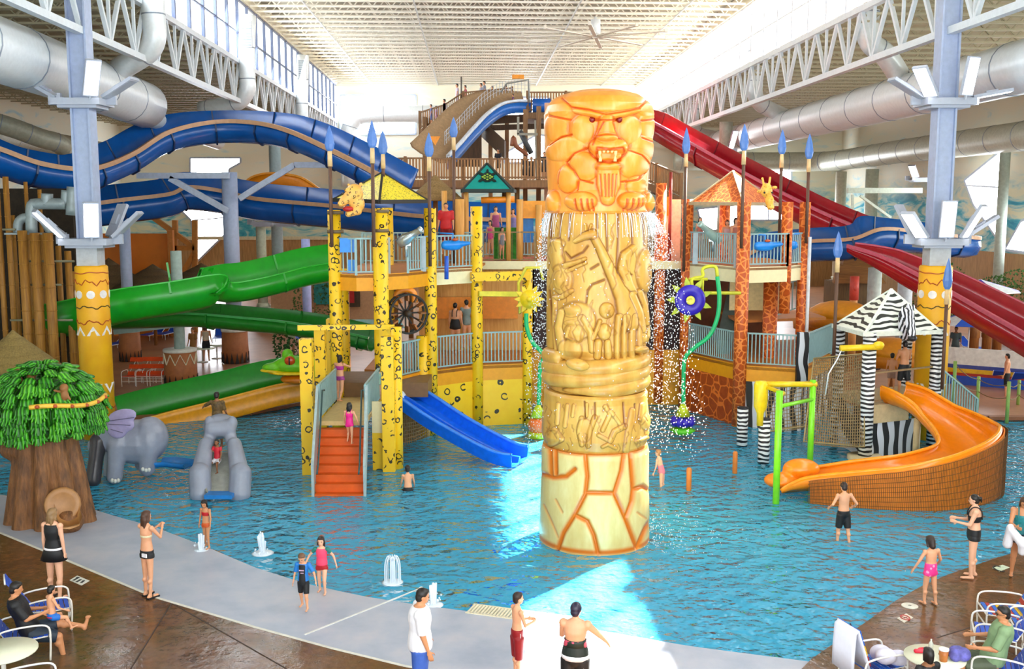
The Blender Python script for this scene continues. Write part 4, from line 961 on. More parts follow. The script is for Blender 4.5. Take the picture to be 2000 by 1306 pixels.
# ---------------- spears
sp_blue, sp_dark, sp_tan = M('4a74b8', .35, var=.12), wood('spear shaft', '4a3226', '6e4c38'), M('d9b884', .5)
def spear(u, tip, b0, foot, y, label, z0=None, w=None):
    a, c_, f = P(u, tip, y), P(u, b0, y), P(u, foot, y); x = c_.x
    g = thing('spear', label, 'spear', (x, y, f.z), 'tall decorative spears'); H = a.z - c_.z; W = w or .15; k = MB()
    k.lathe([(.05, c_.z), (W * .8, c_.z + H * .12), (W, c_.z + H * .3), (W * .7, c_.z + H * .62), (W * .3, c_.z + H * .86), (0, a.z)], (x, y, 0), 8, sy=.4, smooth=False); k.build('blade', sp_blue, g)
    k = MB(); k.lathe([(.075, c_.z - .42), (.065, c_.z + .03)], (x, y, 0), 10); k.build('socket', sp_tan, g)
    k = MB(); k.cyl((x, y, f.z), (x, y, c_.z - .4), .055, 8); k.build('shaft', sp_dark, g)
for a in ((644, 244, 297, 482, 30.85, 'blue tipped spear leftmost of all, left of the leopard head'), (727, 234, 291, 482, 30.65, 'tall blue tipped spear rising at the front post of the yellow roof'),
          (748, 253, 303, 345, 33.0, 'short blue tipped spear on the peak of the yellow leopard roof'), (838, 258, 308, 520, 32.7, 'blue tipped spear on the post right of the yellow roof'), (886, 228, 270, 520, 37.0, 'blue tipped spear between the thatched roof and the teal turtle roof'),
          (1340, 248, 302, 530, 36.9, 'blue tipped spear on the giraffe post nearest the totem'), (1453, 241, 296, 485, 33.9, 'blue tipped spear in front of the giraffe roof corner'), (1527, 252, 303, 480, 35.4, 'blue tipped spear beside the giraffe head'),
          (1580, 260, 312, 475, 35.6, 'blue tipped spear on the outermost giraffe post'), (1636, 451, 505, 735, 31.5, 'blue tipped spear at the left corner of the zebra roof'), (1850, 503, 567, 760, 30.6, 'blue tipped spear in front of the right yellow drum')): spear(*a)

# ---------------- water cannons, wheel, flowers, hoses, pipes
def cannon(label, c, aim, m, L=.75):
    g = thing('water_cannon', label, 'water cannon', c - Z * .55, 'deck water cannons'); d = V(aim).normalized(); k = MB(); R = Z.rotation_difference(d).to_matrix()
    k.lathe([(.0, -.35 * L), (.17, -.3 * L), (.19, 0), (.13, .3 * L), (.09, .6 * L), (.11, .62 * L), (.11, .72 * L), (.07, .72 * L), (.06, .5 * L), (0, .5 * L)], c, 16, R=R); k.build('barrel', m, g)
    k = MB(); k.cyl(c - Z * .55, c, .05, 10); k.box(c - Z * .1, (.3, .08, .2)); k.build('stand', silver, g); k = MB(); k.tube([c - d * .2 + Z * .1, c - d * .45 + Z * .2], .02, 6); k.build('handle', silver, g)
cannon('silver water cannon on the leopard deck aimed up right', P(793, 467, 31.6), (.8, -.25, .5), silver, .85); cannon('silver water cannon on the giraffe deck aimed up left', P(1393, 460, 35.7), (-.75, -.35, .6), M('a9c4bc', .35, .3), 1.0)
def blaster(label, c, s_=1):
    g = thing('water_blaster', label, 'water cannon', c - Z * .4, 'blue deck blasters'); k = MB(); rc(k, c + V((-.3 * s_, 0, 0)), c + V((.1 * s_, 0, .02)), .15, .14); rc(k, c + V((.1 * s_, 0, .02)), c + V((.48 * s_, -.1, .06)), .13, .06); k.ell(c + V((-.1 * s_, 0, -.08)), (.35, .12, .1)); blend(k, 'body', blue_cl, g, .03)
    k = MB(); k.tube([c + V((-.05 * s_, 0, .1)), c + V((-.05 * s_, 0, .36)), c + V((-.5 * s_, .05, .38))], .03, 8); k.build('pipe', blue_cl, g)
    k = MB(); k.ell(c + V((.02 * s_, -.05, .17)), (.1, .08, .05)); k.build('fin', M('c85a28', .4), g, smooth=True)
blaster('blue water blaster on the leopard deck railing', P(888, 478, 33.3)); blaster('blue water blaster on the giraffe railing, left of the post', P(1497, 480, 34.4)); blaster('blue water blaster on the giraffe railing, right of the post', P(1533, 478, 35.2), -1)
k = MB(); k.cyl(P(872, 545, 33.0), P(872, 500, 33.0), .07, 10); tag(k.build('blue_pipe', M('2a5cc8', .4), loc=P(872, 545, 33.0)), 'upright blue pipe at the leopard deck railing', 'pipe')
wh = thing('water_wheel', 'dark wooden water wheel with paddles on the leopard tower', 'wheel', P(795, 660, 31.9)); wc = P(795, 612, 31.9)
RY = Matrix.Rotation(pi / 2, 3, 'X') @ Matrix.Rotation(0, 3, 'Z'); RW = Matrix.Rotation(radians(25), 3, 'Z') @ Matrix.Rotation(pi / 2, 3, 'X')
for dz in (-.16, .16): k = MB(); k.lathe([(.58, dz - .03), (.64, dz - .03), (.64, dz + .03), (.58, dz + .03), (.58, dz - .03)], wc, 32, R=RW, smooth=False); k.build('rim', M('1e1812', .6), wh)
k = MB(); k.lathe([(.1, -.22), (.1, .22)], wc, 12, R=RW); k.build('hub', M('3a2a1a', .5), wh)
for j in range(12):
    a = 2 * pi * j / 12; d = RW @ V((cos(a), sin(a), 0)); ax = RW @ V((0, 0, 1)); k = MB(); k.bar(wc + d * .08 - ax * .15, wc + d * .56 - ax * .15, .05); k.build('spoke', M('241c14', .6), wh); k = MB(); k.bar(wc + d * .4, wc + d * .64, .34, .05, up=d.cross(ax)); k.build('paddle', M(('8a5428', 'a8622c', '5c3a1e')[j % 3], .6), wh)
k = MB(); k.tube(spline([P(772, 595, 32), P(776, 572, 32), P(795, 565, 32), P(808, 572, 32), P(810, 590, 32)], 5), .1, 10); k.build('orange_spout', M('e88a20', .35), wh)

def petals(parent, c, r, n, m, rr, th=.05, name='petal', tip=.5, fwd=V((0, -1, 0))):
    ex_ = fwd.cross(Z).normalized(); k0 = None
    for j in range(n):
        a = 2 * pi * j / n; d = ex_ * cos(a) + Z * sin(a); s_ = fwd.cross(d); k = MB(); p = c + d * r
        k.prism([p - s_ * rr * .5, p + d * rr * .6 - s_ * rr * .42, p + d * rr * 1.5, p + d * rr * .6 + s_ * rr * .42, p + s_ * rr * .5], fwd * -th); k.build(name, m, parent)
yel = M('ecc81a', .35); lime = M('b9c81c', .4); hose_g = M('12b06a', .35); purple = M('3420b0', .35, var=.15)
f1 = thing('yellow_flower', 'yellow water flower spinning wheel left of the totem', 'flower', P(1033, 612, 33)); c_ = P(1034, 584, 33)
k = MB(); k.lathe([(.30, -.06), (.30, .06)], c_, 20, R=Matrix.Rotation(pi / 2, 3, 'X')); k.lathe([(.1, -.12), (.1, .12)], c_, 12, R=Matrix.Rotation(pi / 2, 3, 'X')); k.build('disc', yel, f1); petals(f1, c_, .26, 12, yel, .16)
k = MB(); k.tube([c_ + V((-.05, .15, -.3)), c_ + V((-.3, .3, -.5)), c_ + V((-.35, .4, .5)), c_ + V((-.1, .3, 1.0)), c_ + V((.35, .3, 1.0)), c_ + V((.45, .3, .6))], .05, 8); k.build('pipe', M('d9cf3a', .4), f1)
f2 = thing('purple_flower', 'purple water flower with yellow petals right of the totem', 'flower', P(1348, 640, 33)); c_ = P(1348, 586, 33)
RX = Matrix.Rotation(pi / 2, 3, 'X'); k = MB(); k.lathe([(.48, -.07), (.5, 0), (.44, .06), (.2, .09), (.18, .05)], c_, 28, R=RX); k.build('disc', purple, f2)
k = MB(); k.lathe([(.06, .05), (.14, .1), (.15, .06)], c_, 16, R=RX); k.build('centre', M('e6dc5a', .4), f2); petals(f2, c_ + V((0, .08, 0)), .46, 9, lime, .2, .04); petals(f2, c_ + V((0, -.03, 0)), .36, 14, M('e9e6f4', .4), .07, .04, 'white_tip')
k = MB(); k.tube(spline([P(1352, 560, 33.3), P(1352, 545, 33.4), P(1372, 540, 33.4), P(1372, 526, 33.5), P(1384, 520, 33.5), P(1398, 522, 33.5), P(1401, 540, 33.5)], 4), .06, 8); k.tube([P(1372, 545, 33.4), P(1372, 572, 33.6), P(1446, 572, 34.0)], .06, 8); k.tube([P(1345, 545, 33.4), P(1382, 545, 33.4)], .05, 8); k.build('pipe', M('cfd02c', .4), f2)
def hose(name, label, pts, y, nozzle):
    g = thing(name, label, 'hose', P(*nozzle, y)); k = MB(); k.tube(spline([P(u, v, y) for u, v in pts], 6), .07, 8); k.build('tube', hose_g, g); return g
h1 = hose('green_hose', 'green hanging hose left of the totem ending in an orange sprayer', [(1028, 612), (1029, 640), (1040, 668), (1061, 693), (1055, 718), (1052, 790)], 32.4, (1050, 850))
p = P(1051, 802, 32.4); k = MB(); k.lathe([(.24, -.2), (.16, .02), (.07, .2)], p, 14); k.build('nozzle', lime, h1); k = MB(); k.ell(p - Z * .48, (.34, .34, .3)); k.build('orange_ball', M('ee7434', .35), h1, smooth=True); k = MB(); k.lathe([(.34, -.86), (.3, -.68)], p, 16); k.build('rim', lime, h1)
h2 = hose('green_hose', 'green hanging hose right of the totem ending in a purple sprayer', [(1401, 540), (1405, 580), (1401, 620), (1385, 656), (1355, 680), (1338, 700), (1335, 740), (1335, 790)], 32.4, (1335, 850))
p = P(1334, 800, 32.4); k = MB(); k.lathe([(.24, -.2), (.16, .02), (.07, .2)], p, 14); k.build('nozzle', lime, h2)
for j in range(9): a = 2 * pi * j / 9; k = MB(); k.ell(p + V((.27 * cos(a), .27 * sin(a), -.38)), (.15, .15, .16), n=8, m=6); k.build('purple_bud', purple, h2, smooth=True)
k = MB(); k.lathe([(.22, -.8), (.42, -.66), (.2, -.56)], p, 16); k.build('green_rim', M('5ac81e', .4), h2)
gp = thing('water_gate', 'lime green pole gate with a yellow tipping spout in the pool', 'water gate', G(1548, 960, -.4)); lime2 = M('7ddc1e', .35)
pa_, pb_ = G(1515, 992, -.2), G(1581, 928, -.2)
for p, v in ((pa_, 763), (pb_, 742)): z = P(px_ := 1000, v, p.y).z; k = MB(); k.cyl((p.x, p.y, -.5), (p.x, p.y, z), .085, 12); k.build('pole', lime2, gp)
za, zb = P(1000, 763, pa_.y).z, P(1000, 742, pb_.y).z
k = MB(); k.cyl((pa_.x, pa_.y, za - .4), (pb_.x, pb_.y, zb - .55), .05, 10); k.build('crossbar', lime2, gp)
k = MB(); k.cyl((pb_.x + .1, pb_.y, zb - .12), (pb_.x - 1.35, pb_.y - .2, zb - .08), .08, 12); k.build('yellow_pipe', yel, gp)
cb = V((pb_.x - 1.5, pb_.y - .2, zb - .1)); k = MB(); k.lathe([(.0, .12), (.16, .1), (.2, 0), (.19, -.6), (.1, -.8), (.09, -1.15), (0, -1.15)], cb, 14); k.build('tipping_spout', M('f0d21c', .35), gp); k = MB(); k.tube([cb, cb + V((.5, -.5, -.15)), V((pa_.x, pa_.y, za - .1))], .06, 8); k.build('arm', yel, gp)
sb = thing('spout_bar', 'yellow pivoting spout bar in front of the zebra posts', 'spout', P(1690, 690, 29.2)); k = MB(); k.cyl(P(1641, 680, 29.2), P(1722, 677, 29.3), .09, 12); k.ell(P(1716, 674, 29.25), (.17, .1, .12)); k.build('bar', yel, sb, smooth=True); k = MB(); k.tube([P(1645, 680, 29.2), P(1636, 700, 29), P(1618, 730, 29), P(1612, 770, 29)], .02, 6); k.build('water_jet', drop_m, sb); k = MB(); k.cyl(P(1690, 678, 29.2), z3(z1_, P(1690, 678, 29.2).z), .05); k.build('bracket', yel, sb)
for u, v0, v1, lab in ((1345, 916, 960, 'short orange bollard in the water beside the totem spray'), (1435, 884, 925, 'short orange bollard standing before the zebra posts')):
    p = G(u, v1, -.1); z = P(u, v0, p.y).z; k = MB(); k.lathe([(.07, -.5), (.07, z), (.05, z + .04), (0, z + .05)], (p.x, p.y, 0), 12); o = k.build('bollard', M('c8742a', .5), loc=(p.x, p.y, -.5)); tag(o, lab, 'bollard', 'bollards in the pool')
# rope nets
def rope_net(label, quad, nu, nv, r=.014):
    q = [V(p) for p in quad]; g = thing('rope_net', label, 'net', q[0], 'climbing nets'); k = MB()
    f = lambda a, b_: q[0].lerp(q[1], a).lerp(q[3].lerp(q[2], a), b_) - Z * (.25 * a * (1 - a) + .15 * b_ * (1 - b_))
    for i in range(nu + 1): pp = [f(i / nu, j / 6) for j in range(7)]; [k.bar(pp[j], pp[j + 1], r * 2) for j in range(6)]
    for i in range(nv + 1): pp = [f(j / 6, i / nv) for j in range(7)]; [k.bar(pp[j], pp[j + 1], r * 2) for j in range(6)]
    k.build('mesh', rope_m, g, kind='stuff'); k = MB(); k.tube(q + [q[0]], .03, 6); k.build('border_rope', M('b09a6a', .7), g)
rope_net('brown climbing net sloping to the water left of the zebra post', [P(1590, 700, 31.9), P(1690, 690, 29.6), P(1688, 872, 29.4), P(1570, 862, 30.4)], 26, 30)
rope_net('brown net hanging under the leopard deck by the blue slide', [P(776, 745, 31.4), P(835, 750, 32.7), P(838, 862, 32.6), P(778, 888, 31.0)], 14, 18)
rope_net('net strung between the zebra tower and its low posts', [P(1492, 760, 30.4), P(1592, 742, 31.4), P(1585, 830, 31.0), P(1500, 842, 30.0)], 16, 12, .01)
def mount(o, parent, name):
    """a fixed sculpture becomes a part of what it is bolted to"""
    L = org[o.name]; org.pop(o.name); o.name = name; org[o.name] = L; o.parent = parent; o.location = L - org[parent.name]
    for k_ in ('category', 'group'):
        if k_ in o: del o[k_]
mount(T3, T1, 'leopard_head'); mount(T7, T6, 'giraffe_head'); mount(T9, T8, 'zebra_head'); mount(wh, T1, 'water_wheel')
# ------------------------------------------------------------------ slides, wooden tower, ducts, sculptures, background
def offset_prof(prof, th):
    out = []
    for i, (a, b_) in enumerate(prof):
        p, q = prof[max(i - 1, 0)], prof[min(i + 1, len(prof) - 1)]; d = V((q[0] - p[0], q[1] - p[1])).normalized(); out.append((a + d.y * th, b_ - d.x * th))
    return list(prof) + out[::-1]
def flume(name, label, pts, prof, mat, rim=None, cat='slide', flange=7, fl_mat=None, group=None, scale=None, n=6, rim_w=.1, parent=None, far_rim=False, prof2=None):
    """open slide: pts is the near rim, prof runs from it down and under to the far wall"""
    path = spline(pts, n); g = thing(name, label, cat, V((path[0].x, path[0].y, 0)), group); k = MB()
    if prof2: sc = [1] * len(path); pr = [offset_prof([((1 - m) * a[0] + m * c_[0], (1 - m) * a[1] + m * c_[1]) for a, c_ in zip(prof, prof2)], .05) for m in np.interp(np.linspace(0, 1, len(path)), [0, .42, .55, 1], [0, 0, 1, 1])]
    elif scale: sc = np.interp(np.linspace(0, 1, len(path)), np.linspace(0, 1, len(scale)), scale); pr = [[(a * s, b_ * s) for a, b_ in offset_prof(prof, .05)] for s in sc]
    else: sc = [1] * len(path); pr = offset_prof(prof, .05)
    k.sweep(path, pr, True, caps=True); k.build('trough', mat, g)
    if rim:
        k = MB(); q = rim_w; k.sweep(path, [(-q * .6, -q * .7), (q * .6, -q * .7), (q * .6, q * .7), (-q * .6, q * .7)], True, caps=True, smooth=False); k.build('rim', rim, g)
    if far_rim:
        k = MB(); fr_ = []
        for i, p in enumerate(path):
            t_ = (path[min(i + 1, len(path) - 1)] - path[max(i - 1, 0)]).normalized(); x = t_.cross(Z).normalized(); y = x.cross(t_); fr_.append(p + x * prof[-1][0] * sc[i] + y * prof[-1][1] * sc[i])
        k.tube(fr_, .05, 6); k.build('far_rim', rim or mat, g)
    for i in range(flange, len(path) - 1, flange):
        k = MB(); d = (path[i + 1] - path[i]).normalized() * .035; s = sc[i]
        pf = [(a * s, b_ * s) for a, b_ in prof]; k.sweep([path[i] - d, path[i] + d], offset_prof(pf, .075)[len(pf):][::-1] + offset_prof(pf, -.07)[len(pf):], True, caps=True, smooth=False); k.build('flange', fl_mat or mat, g)
    return g
blue_s = M('08509c', .25, var=.15, scale=2); blue_d = M('0a2c58', .4); tan_rim = M('b98f6a', .45, var=.1); green_s = M('17a01e', .3, var=.15, scale=2); green_d = M('0f7a1a', .35)
red_s = M('a80f22', .2, var=.12, scale=2); red_rim = M('d6667e', .25)
trough = [(0, 0), (.04, -.42), (-.2, -.78), (-.65, -.92), (-1.1, -.75), (-1.38, -.2), (-1.45, .6)]
A_ = [(-320, 215, 40), (-200, 232, 38.5), (-90, 262, 38), (0, 291, 39), (75, 318, 40), (150, 330, 41), (200, 325, 42), (262, 299, 43.5), (332, 257, 45), (420, 238, 46.5), (500, 240, 46.5), (565, 256, 45.5), (640, 290, 44), (700, 320, 43), (765, 356, 42)]
flume('water_slide', 'dark blue flume with tan rim climbing past the left steel column', [P(*a) for a in A_], trough, blue_s, tan_rim, flange=6, fl_mat=blue_d, group='flume slides', rim_w=.13)
B_ = [(-60, 420, 45), (60, 412, 46), (150, 402, 47), (240, 390, 48), (330, 379, 49), (368, 365, 49.5), (440, 374, 50), (500, 388, 50), (650, 402, 49), (740, 413, 48), (850, 424, 47), (1010, 430, 46)]
flume('water_slide', 'dark blue lower flume passing behind the leopard tower', [P(*a) for a in B_], [(0, 0), (.04, -.5), (-.2, -.95), (-.7, -1.1), (-1.2, -.9), (-1.45, -.2), (-1.5, .75)], blue_s, tan_rim, flange=9, fl_mat=blue_d, group='flume slides', rim_w=.13)
C2 = [(1455, 500, 46), (1500, 480, 46), (1580, 471, 45.5), (1665, 466, 45), (1722, 447, 45), (1790, 452, 46), (1880, 462, 47.5), (1915, 465, 49.5), (1900, 462, 52)]
flume('water_slide', 'blue flume curling round behind the right steel column', [P(*a) for a in C2], [(0, 0), (.06, -.4), (-.1, -.8), (-.6, -.95), (-1.1, -.75), (-1.35, -.2), (-1.4, .55)], blue_s, tan_rim, flange=9, fl_mat=blue_d, group='flume slides', rim_w=.11)
R1 = [(1165, 200, 69.5), (1240, 222, 66), (1290, 246, 63), (1400, 308, 58), (1500, 362, 54), (1600, 412, 51), (1665, 440, 49)]
flume('water_slide', 'red flume dropping from behind the lion to the giraffe tower', [P(*a) for a in R1], [(0, 0), (.05, -.5), (-.2, -1.1), (-.7, -1.3), (-1.2, -1.0), (-1.45, -.2), (-1.5, .3)], red_s, red_rim, flange=8, fl_mat=M('6e0a18', .4), group='flume slides', rim_w=.1)
R2 = [(1655, 480, 44), (1720, 500, 42.5), (1790, 535, 41), (1860, 572, 39), (1930, 612, 37), (2000, 652, 35), (2080, 700, 33)]
flume('water_slide', 'red flume running down to the right edge behind the yellow drum', [P(*a) for a in R2], [(0, 0), (.05, -.35), (-.1, -.75), (-.55, -.95), (-1.05, -.75), (-1.3, -.2), (-1.35, .28)], red_s, red_rim, flange=40, fl_mat=red_s, group='flume slides', scale=[.35, .8, 1, 1.05, 1.1, 1.1, 1.1], rim_w=.1, far_rim=True)
GU = [(665, 512, 38.5), (600, 522, 38), (530, 540, 37.5), (455, 553, 37), (430, 537, 36.6), (330, 552, 36), (220, 568, 35.6), (120, 590, 36), (60, 600, 38)]
GL = [(60, 612, 39.5), (130, 618, 40), (220, 616, 40), (360, 612, 39.5), (480, 621, 39), (560, 629, 38.5), (640, 642, 38), (720, 660, 37.6)]
gp1 = [(0, 0), (-.04, -.35), (.15, -.6), (.55, -.7), (1.0, -.5), (1.2, .1), (1.25, .65)]
flume('green_slide', 'bright green flume sloping down behind the left yellow drum', [P(*a) for a in GU], gp1, green_s, M('22b82a', .3), flange=10, fl_mat=green_s, group='green flumes', prof2=[(0, 0), (-.06, -.55), (.15, -1.0), (.6, -1.15), (1.05, -1.05), (1.25, -.8), (1.3, -.55)], rim_w=.07)
flume('green_slide', 'lower green flume returning towards the stair gate', [P(*a) for a in GL], [(0, 0), (.04, -.3), (-.15, -.5), (-.55, -.6), (-.95, -.5), (-1.15, 0), (-1.2, .3)], M('1b7a1e', .35, var=.15), M('3aa04a', .3), flange=10, fl_mat=green_d, group='green flumes', rim_w=.06)
# frog slide
FR = [(600, 741, 36.2), (540, 752, 36.0), (470, 770, 35.6), (400, 788, 35.2), (320, 808, 34.6), (245, 829, 34.0)]
fg = flume('frog_slide', 'long frog slide with green back wall and orange near wall', [P(*a) for a in FR], [(0, 0), (.06, -.2), (.05, -.5), (-.05, -.75)], M('f0a010', .35), M('f4b23a', .3), flange=60, rim_w=.05)
path = spline([P(*a) for a in FR], 6); k = MB()
k.sweep(path, offset_prof([(0, 0), (.15, -.22), (.9, -.3), (1.2, -.2)], .05), True, caps=True); k.build('channel', M('e27a0a', .3), fg)
k = MB(); k.sweep(path, offset_prof([(1.2, -.22), (1.35, .1), (1.4, .75)], .06), True, caps=True); k.build('back_wall', M('128a1c', .35, var=.1), fg)
fh = P(568, 715, 35.6); k = MB(); k.ell(fh + V((.1, 0, .05)), (.75, .55, .32)); k.ell(fh + V((-.55, -.1, -.02)), (.45, .35, .17)); k.ell(fh + V((.05, -.3, .3)), (.2, .16, .2)); k.ell(fh + V((-.15, .2, .4)), (.2, .18, .2)); k.ell(fh + V((.8, 0, -.1)), (.5, .55, .4))
blend(k, 'head', M('6fc41a', .35, var=.15), fg, .04)
k = MB(); k.ell(fh + V((.08, -.02, -.2)), (.9, .6, .1)); k.ell(fh + V((-.65, -.12, -.12)), (.42, .36, .08)); blend(k, 'lip', M('f0c416', .35), fg, .04)
k = MB(); k.ell(fh + V((.07, -.47, .26)), (.19, .08, .17)); k.build('eye', M('cc4a14', .2), fg, smooth=True); k = MB(); k.box(fh + V((.07, -.555, .26)), (.04, .02, .26)); k.build('pupil', M('1c1410', .2), fg)
k = MB(); k.ell(fh + V((.3, 0, -.45)), (.7, .5, .2)); blend(k, 'jaw', M('d8760c', .35), fg, .05)
# small blue racing slide
BS = [P(782, 775, 31.2), P(815, 795, 30.8), P(870, 832, 30.1), P(940, 872, 29.4), P(985, 893, 29.0), P(1015, 899, 28.8)]
bs = thing('blue_slide', 'small bright blue double slide ending in the pool left of the totem', 'slide', V((BS[-1].x, BS[-1].y, -.3))); k = MB()
k.sweep(spline(BS, 5), offset_prof([(-.62, .3), (-.56, -.02), (-.1, -.04), (-.04, .12), (.04, .12), (.1, -.04), (.56, -.02), (.62, .3)], .06), True, caps=True, smooth=False); k.build('trough', M('1266e6', .25, var=.12), bs)
pth = spline(BS, 5)
for s in (-1, 1): k = MB(); k.sweep(pth, [(s * .62 - .05, .26), (s * .62 + .05, .26), (s * .62 + .05, .34), (s * .62 - .05, .34)], True, caps=True); k.build('rim', M('3a86f2', .25), bs)
k = MB(); k.ell(BS[0] + V((-.1, 0, -.05)), (.3, .3, .3)); k.build('water_splash', drop_m, bs, smooth=True)
# orange twisting slide
OS = [V((11.4, 30.2, 1.62)), V((11.75, 29.6, 1.55)), V((12.2, 28.7, 1.2)), V((12.3, 27.4, .92)), V((11.95, 26.3, .78)), V((11.0, 25.55, .68)), V((10.0, 25.35, .55)), V((8.7, 25.55, .4)), V((7.7, 25.9, .22)), V((7.1, 26.1, .1))]
os_ = thing('orange_slide', 'glossy orange twisting slide curling down from the zebra tower', 'slide', V((11, 26.5, -.4)))
op = spline(OS, 7); n = len(op); k = MB(); prs = []
for i in range(n):
    q = i / (n - 1); hl = np.interp(q, [0, .2, .42, .7, .9, 1], [.45, .4, .85, .45, .3, .05]); hr = np.interp(q, [0, .2, .45, .7, .9, 1], [.45, .35, .3, .35, .25, .05]); wd = np.interp(q, [0, .3, .6, 1], [.55, .7, .78, .62])
    prs.append(offset_prof([(-wd, hl), (-wd * .98, hl * .5), (-wd * .8, .06), (-wd * .4, -.06), (0, -.08), (wd * .4, -.06), (wd * .8, .06), (wd * .98, hr * .5), (wd, hr)], .06))
k.sweep(op, prs, True, caps=True); tro = k.build('trough', M('f08a0a', .2, var=.06), os_)
for s_ in (0, 8):
    k = MB(); rp = []
    for i, p in enumerate(op):
        t_ = (op[min(i + 1, n - 1)] - op[max(i - 1, 0)]).normalized(); x = t_.cross(Z).normalized(); y = x.cross(t_); a, b_ = prs[i][s_]; rp.append(p + x * a + y * b_)
    k.tube(rp, .05, 8); k.build('rim', M('f59a1c', .2), os_)
    if s_ == 8:                                             # plate and net hung on the outer side down to the water
        outer = rp
side_n = MB(); nets = MB(); rr = outer
def skirt(mb, pts, z0, th, sgn):
    for a, b_ in zip(pts, pts[1:]): mb.add([a, b_, V((b_.x, b_.y, z0)), V((a.x, a.y, z0))], [(0, 1, 2, 3)], True)
k = MB(); rl = []
for i, p in enumerate(op):
    t_ = (op[min(i + 1, n - 1)] - op[max(i - 1, 0)]).normalized(); x = t_.cross(Z).normalized(); rl.append(p + x * prs[i][0][0] * 1.06 + Z * (prs[i][0][1] - .06)); 
lf = [p + (V((p.x, p.y, 0)) - V((10.4, 27.6, 0))).normalized() * .05 for p in rl[18:-8]]
k = MB()
for a, b_ in zip(lf, lf[1:]): k.prism([V((a.x, a.y, -.3)), V((b_.x, b_.y, -.3)), b_, a], (V((-(b_ - a).y, (b_ - a).x, 0)).normalized() * .03))
k.build('outer_skirt', M('e8841c', .45, var=.1), os_)
k = MB(); lo = [p + (V((p.x, p.y, 0)) - V((10.4, 27.6, 0))).normalized() * .1 for p in lf]
for j in range(9):
    f_ = j / 8; pp = [V((p.x, p.y, -.1 + (p.z + .1) * f_)) for p in lo]; [k.bar(a, b_, .009) for a, b_ in zip(pp, pp[1:])]
for a, b_ in zip(lo, lo[1:]):
    for m_ in range(5): p = a.lerp(b_, m_ / 5); k.bar(V((p.x, p.y, -.15)), p, .009)
k.build('side_net', M('5c3e1e', .8), os_, kind='stuff')
k = MB(); k.ell(op[-8] + V((-.1, .35, .3)), (.5, .35, .28)); k.ell(op[-2] + V((-.1, .1, .12)), (.45, .4, .2)); blend(k, 'end_hump', M('f08a1a', .25), os_, .04)
post(os_, (11.7, 29.0), -.5, 1.3, .1, M('c8b48a', .5), 'support_post'); post(os_, (12.0, 26.9), -.5, .7, .1, M('c8b48a', .5), 'support_post')

OF = [(466, 378, 61), (485, 350, 61), (515, 339, 61), (550, 339, 61), (590, 347, 61), (628, 372, 61)]
flume('orange_flume', 'arched orange flume piece between the blue slides at the left rear', [P(*a) for a in OF], [(0, 0), (.06, -.5), (-.1, -.95), (-.6, -1.15), (-1.1, -.9), (-1.3, -.3)], M('d9820e', .35, var=.1), M('e89a2a', .35), flange=50, rim_w=.08)
# ---------------- wooden slide tower at the back
slat_w = wood('tower slat', '7d5530', 'b5854e'); dark_w = wood('tower dark beam', '3e2c1c', '5e442a'); mid_w = wood('tower post', '6a4a2c', '936a3e')
WT = thing('wooden_tower', 'big brown timber slide tower with slatted railings at the back', 'tower', V((0, 62, 0)))
def slat_fence(parent, pts, h=1.15, sw=.1, gap=.07, fasc=.4):
    pts = [V(p) for p in pts]; k = MB(); q = MB()
    for a, b_ in zip(pts, pts[1:]):
        d = (b_ - a); L = d.length; k.bar(a + Z * h, b_ + Z * h, .12, .08); k.bar(a + Z * .15, b_ + Z * .15, .08, .08)
        if fasc: k.bar(a - Z * fasc / 2, b_ - Z * fasc / 2, .1, fasc)
        m = int(L / (sw + gap))
        for j in range(m): p = a.lerp(b_, (j + .5) / m); q.bar(p + Z * .05, p + Z * (h - .03), sw, .05, up=Z.cross(d))
    for p in pts: k.bar(p - Z * fasc, p + Z * (h + .1), .16)
    o = k.build('railing', mid_w, parent); q.build('slats', slat_w, o, kind='stuff')
PL = [P(752, 352, 57), P(792, 350, 56), P(835, 350, 56), P(880, 352, 57), P(960, 353, 57), P(1090, 357, 57)]
for p in PL: p.z = 8.75
slat_fence(WT, PL); 
k = MB(); k.prism([V((p.x, p.y, 8.4)) for p in PL] + [V((PL[-1].x + 4.5, 57, 8.4)), V((PL[-1].x + 4.5, 67, 8.4)), V((PL[0].x, 67, 8.4))], (0, 0, .3)); k.build('platform', dark_w, WT)
U0, U1, U2 = P(1030, 226, 67), P(1105, 226, 67), P(1160, 228, 67)
for p in (U0, U1, U2): p.z = 13.3
slat_fence(WT, [U0, U1, U2], 1.25); k = MB(); k.prism([U0 - Z * .3, U2 - Z * .3, U2 + V((0, 6, -.3)), U0 + V((0, 6, -.3))], (0, 0, .3)); k.build('platform', dark_w, WT)
Q0, Q1, Q2, Q3 = P(820, 252, 70), P(868, 238, 69), P(905, 214, 69), P(1000, 205, 69)
slat_fence(WT, [Q0, Q1], 1.1, fasc=.5); slat_fence(WT, [Q1, Q2, Q3], 1.1, .06, .08, .3)
k = MB()
for a, b_ in ((Q0, Q1), (Q1, Q2), (Q2, Q3)): k.prism([a - Z * .35, b_ - Z * .35, b_ + V((0, 2, -.35)), a + V((0, 2, -.35))], (0, 0, .3))
k.build('queue_stair', dark_w, WT)
for u, y in ((905, 71), (958, 71), (1052, 62), (1068, 60), (1026, 64), (880, 71), (830, 69.5), (990, 71)): p = P(u, 300, y); k = MB(); k.box((p.x, y, 6.6), (.28, .28, 13.2)); k.build('timber_post', mid_w if u != 1068 else M('c9997a', .5), WT)
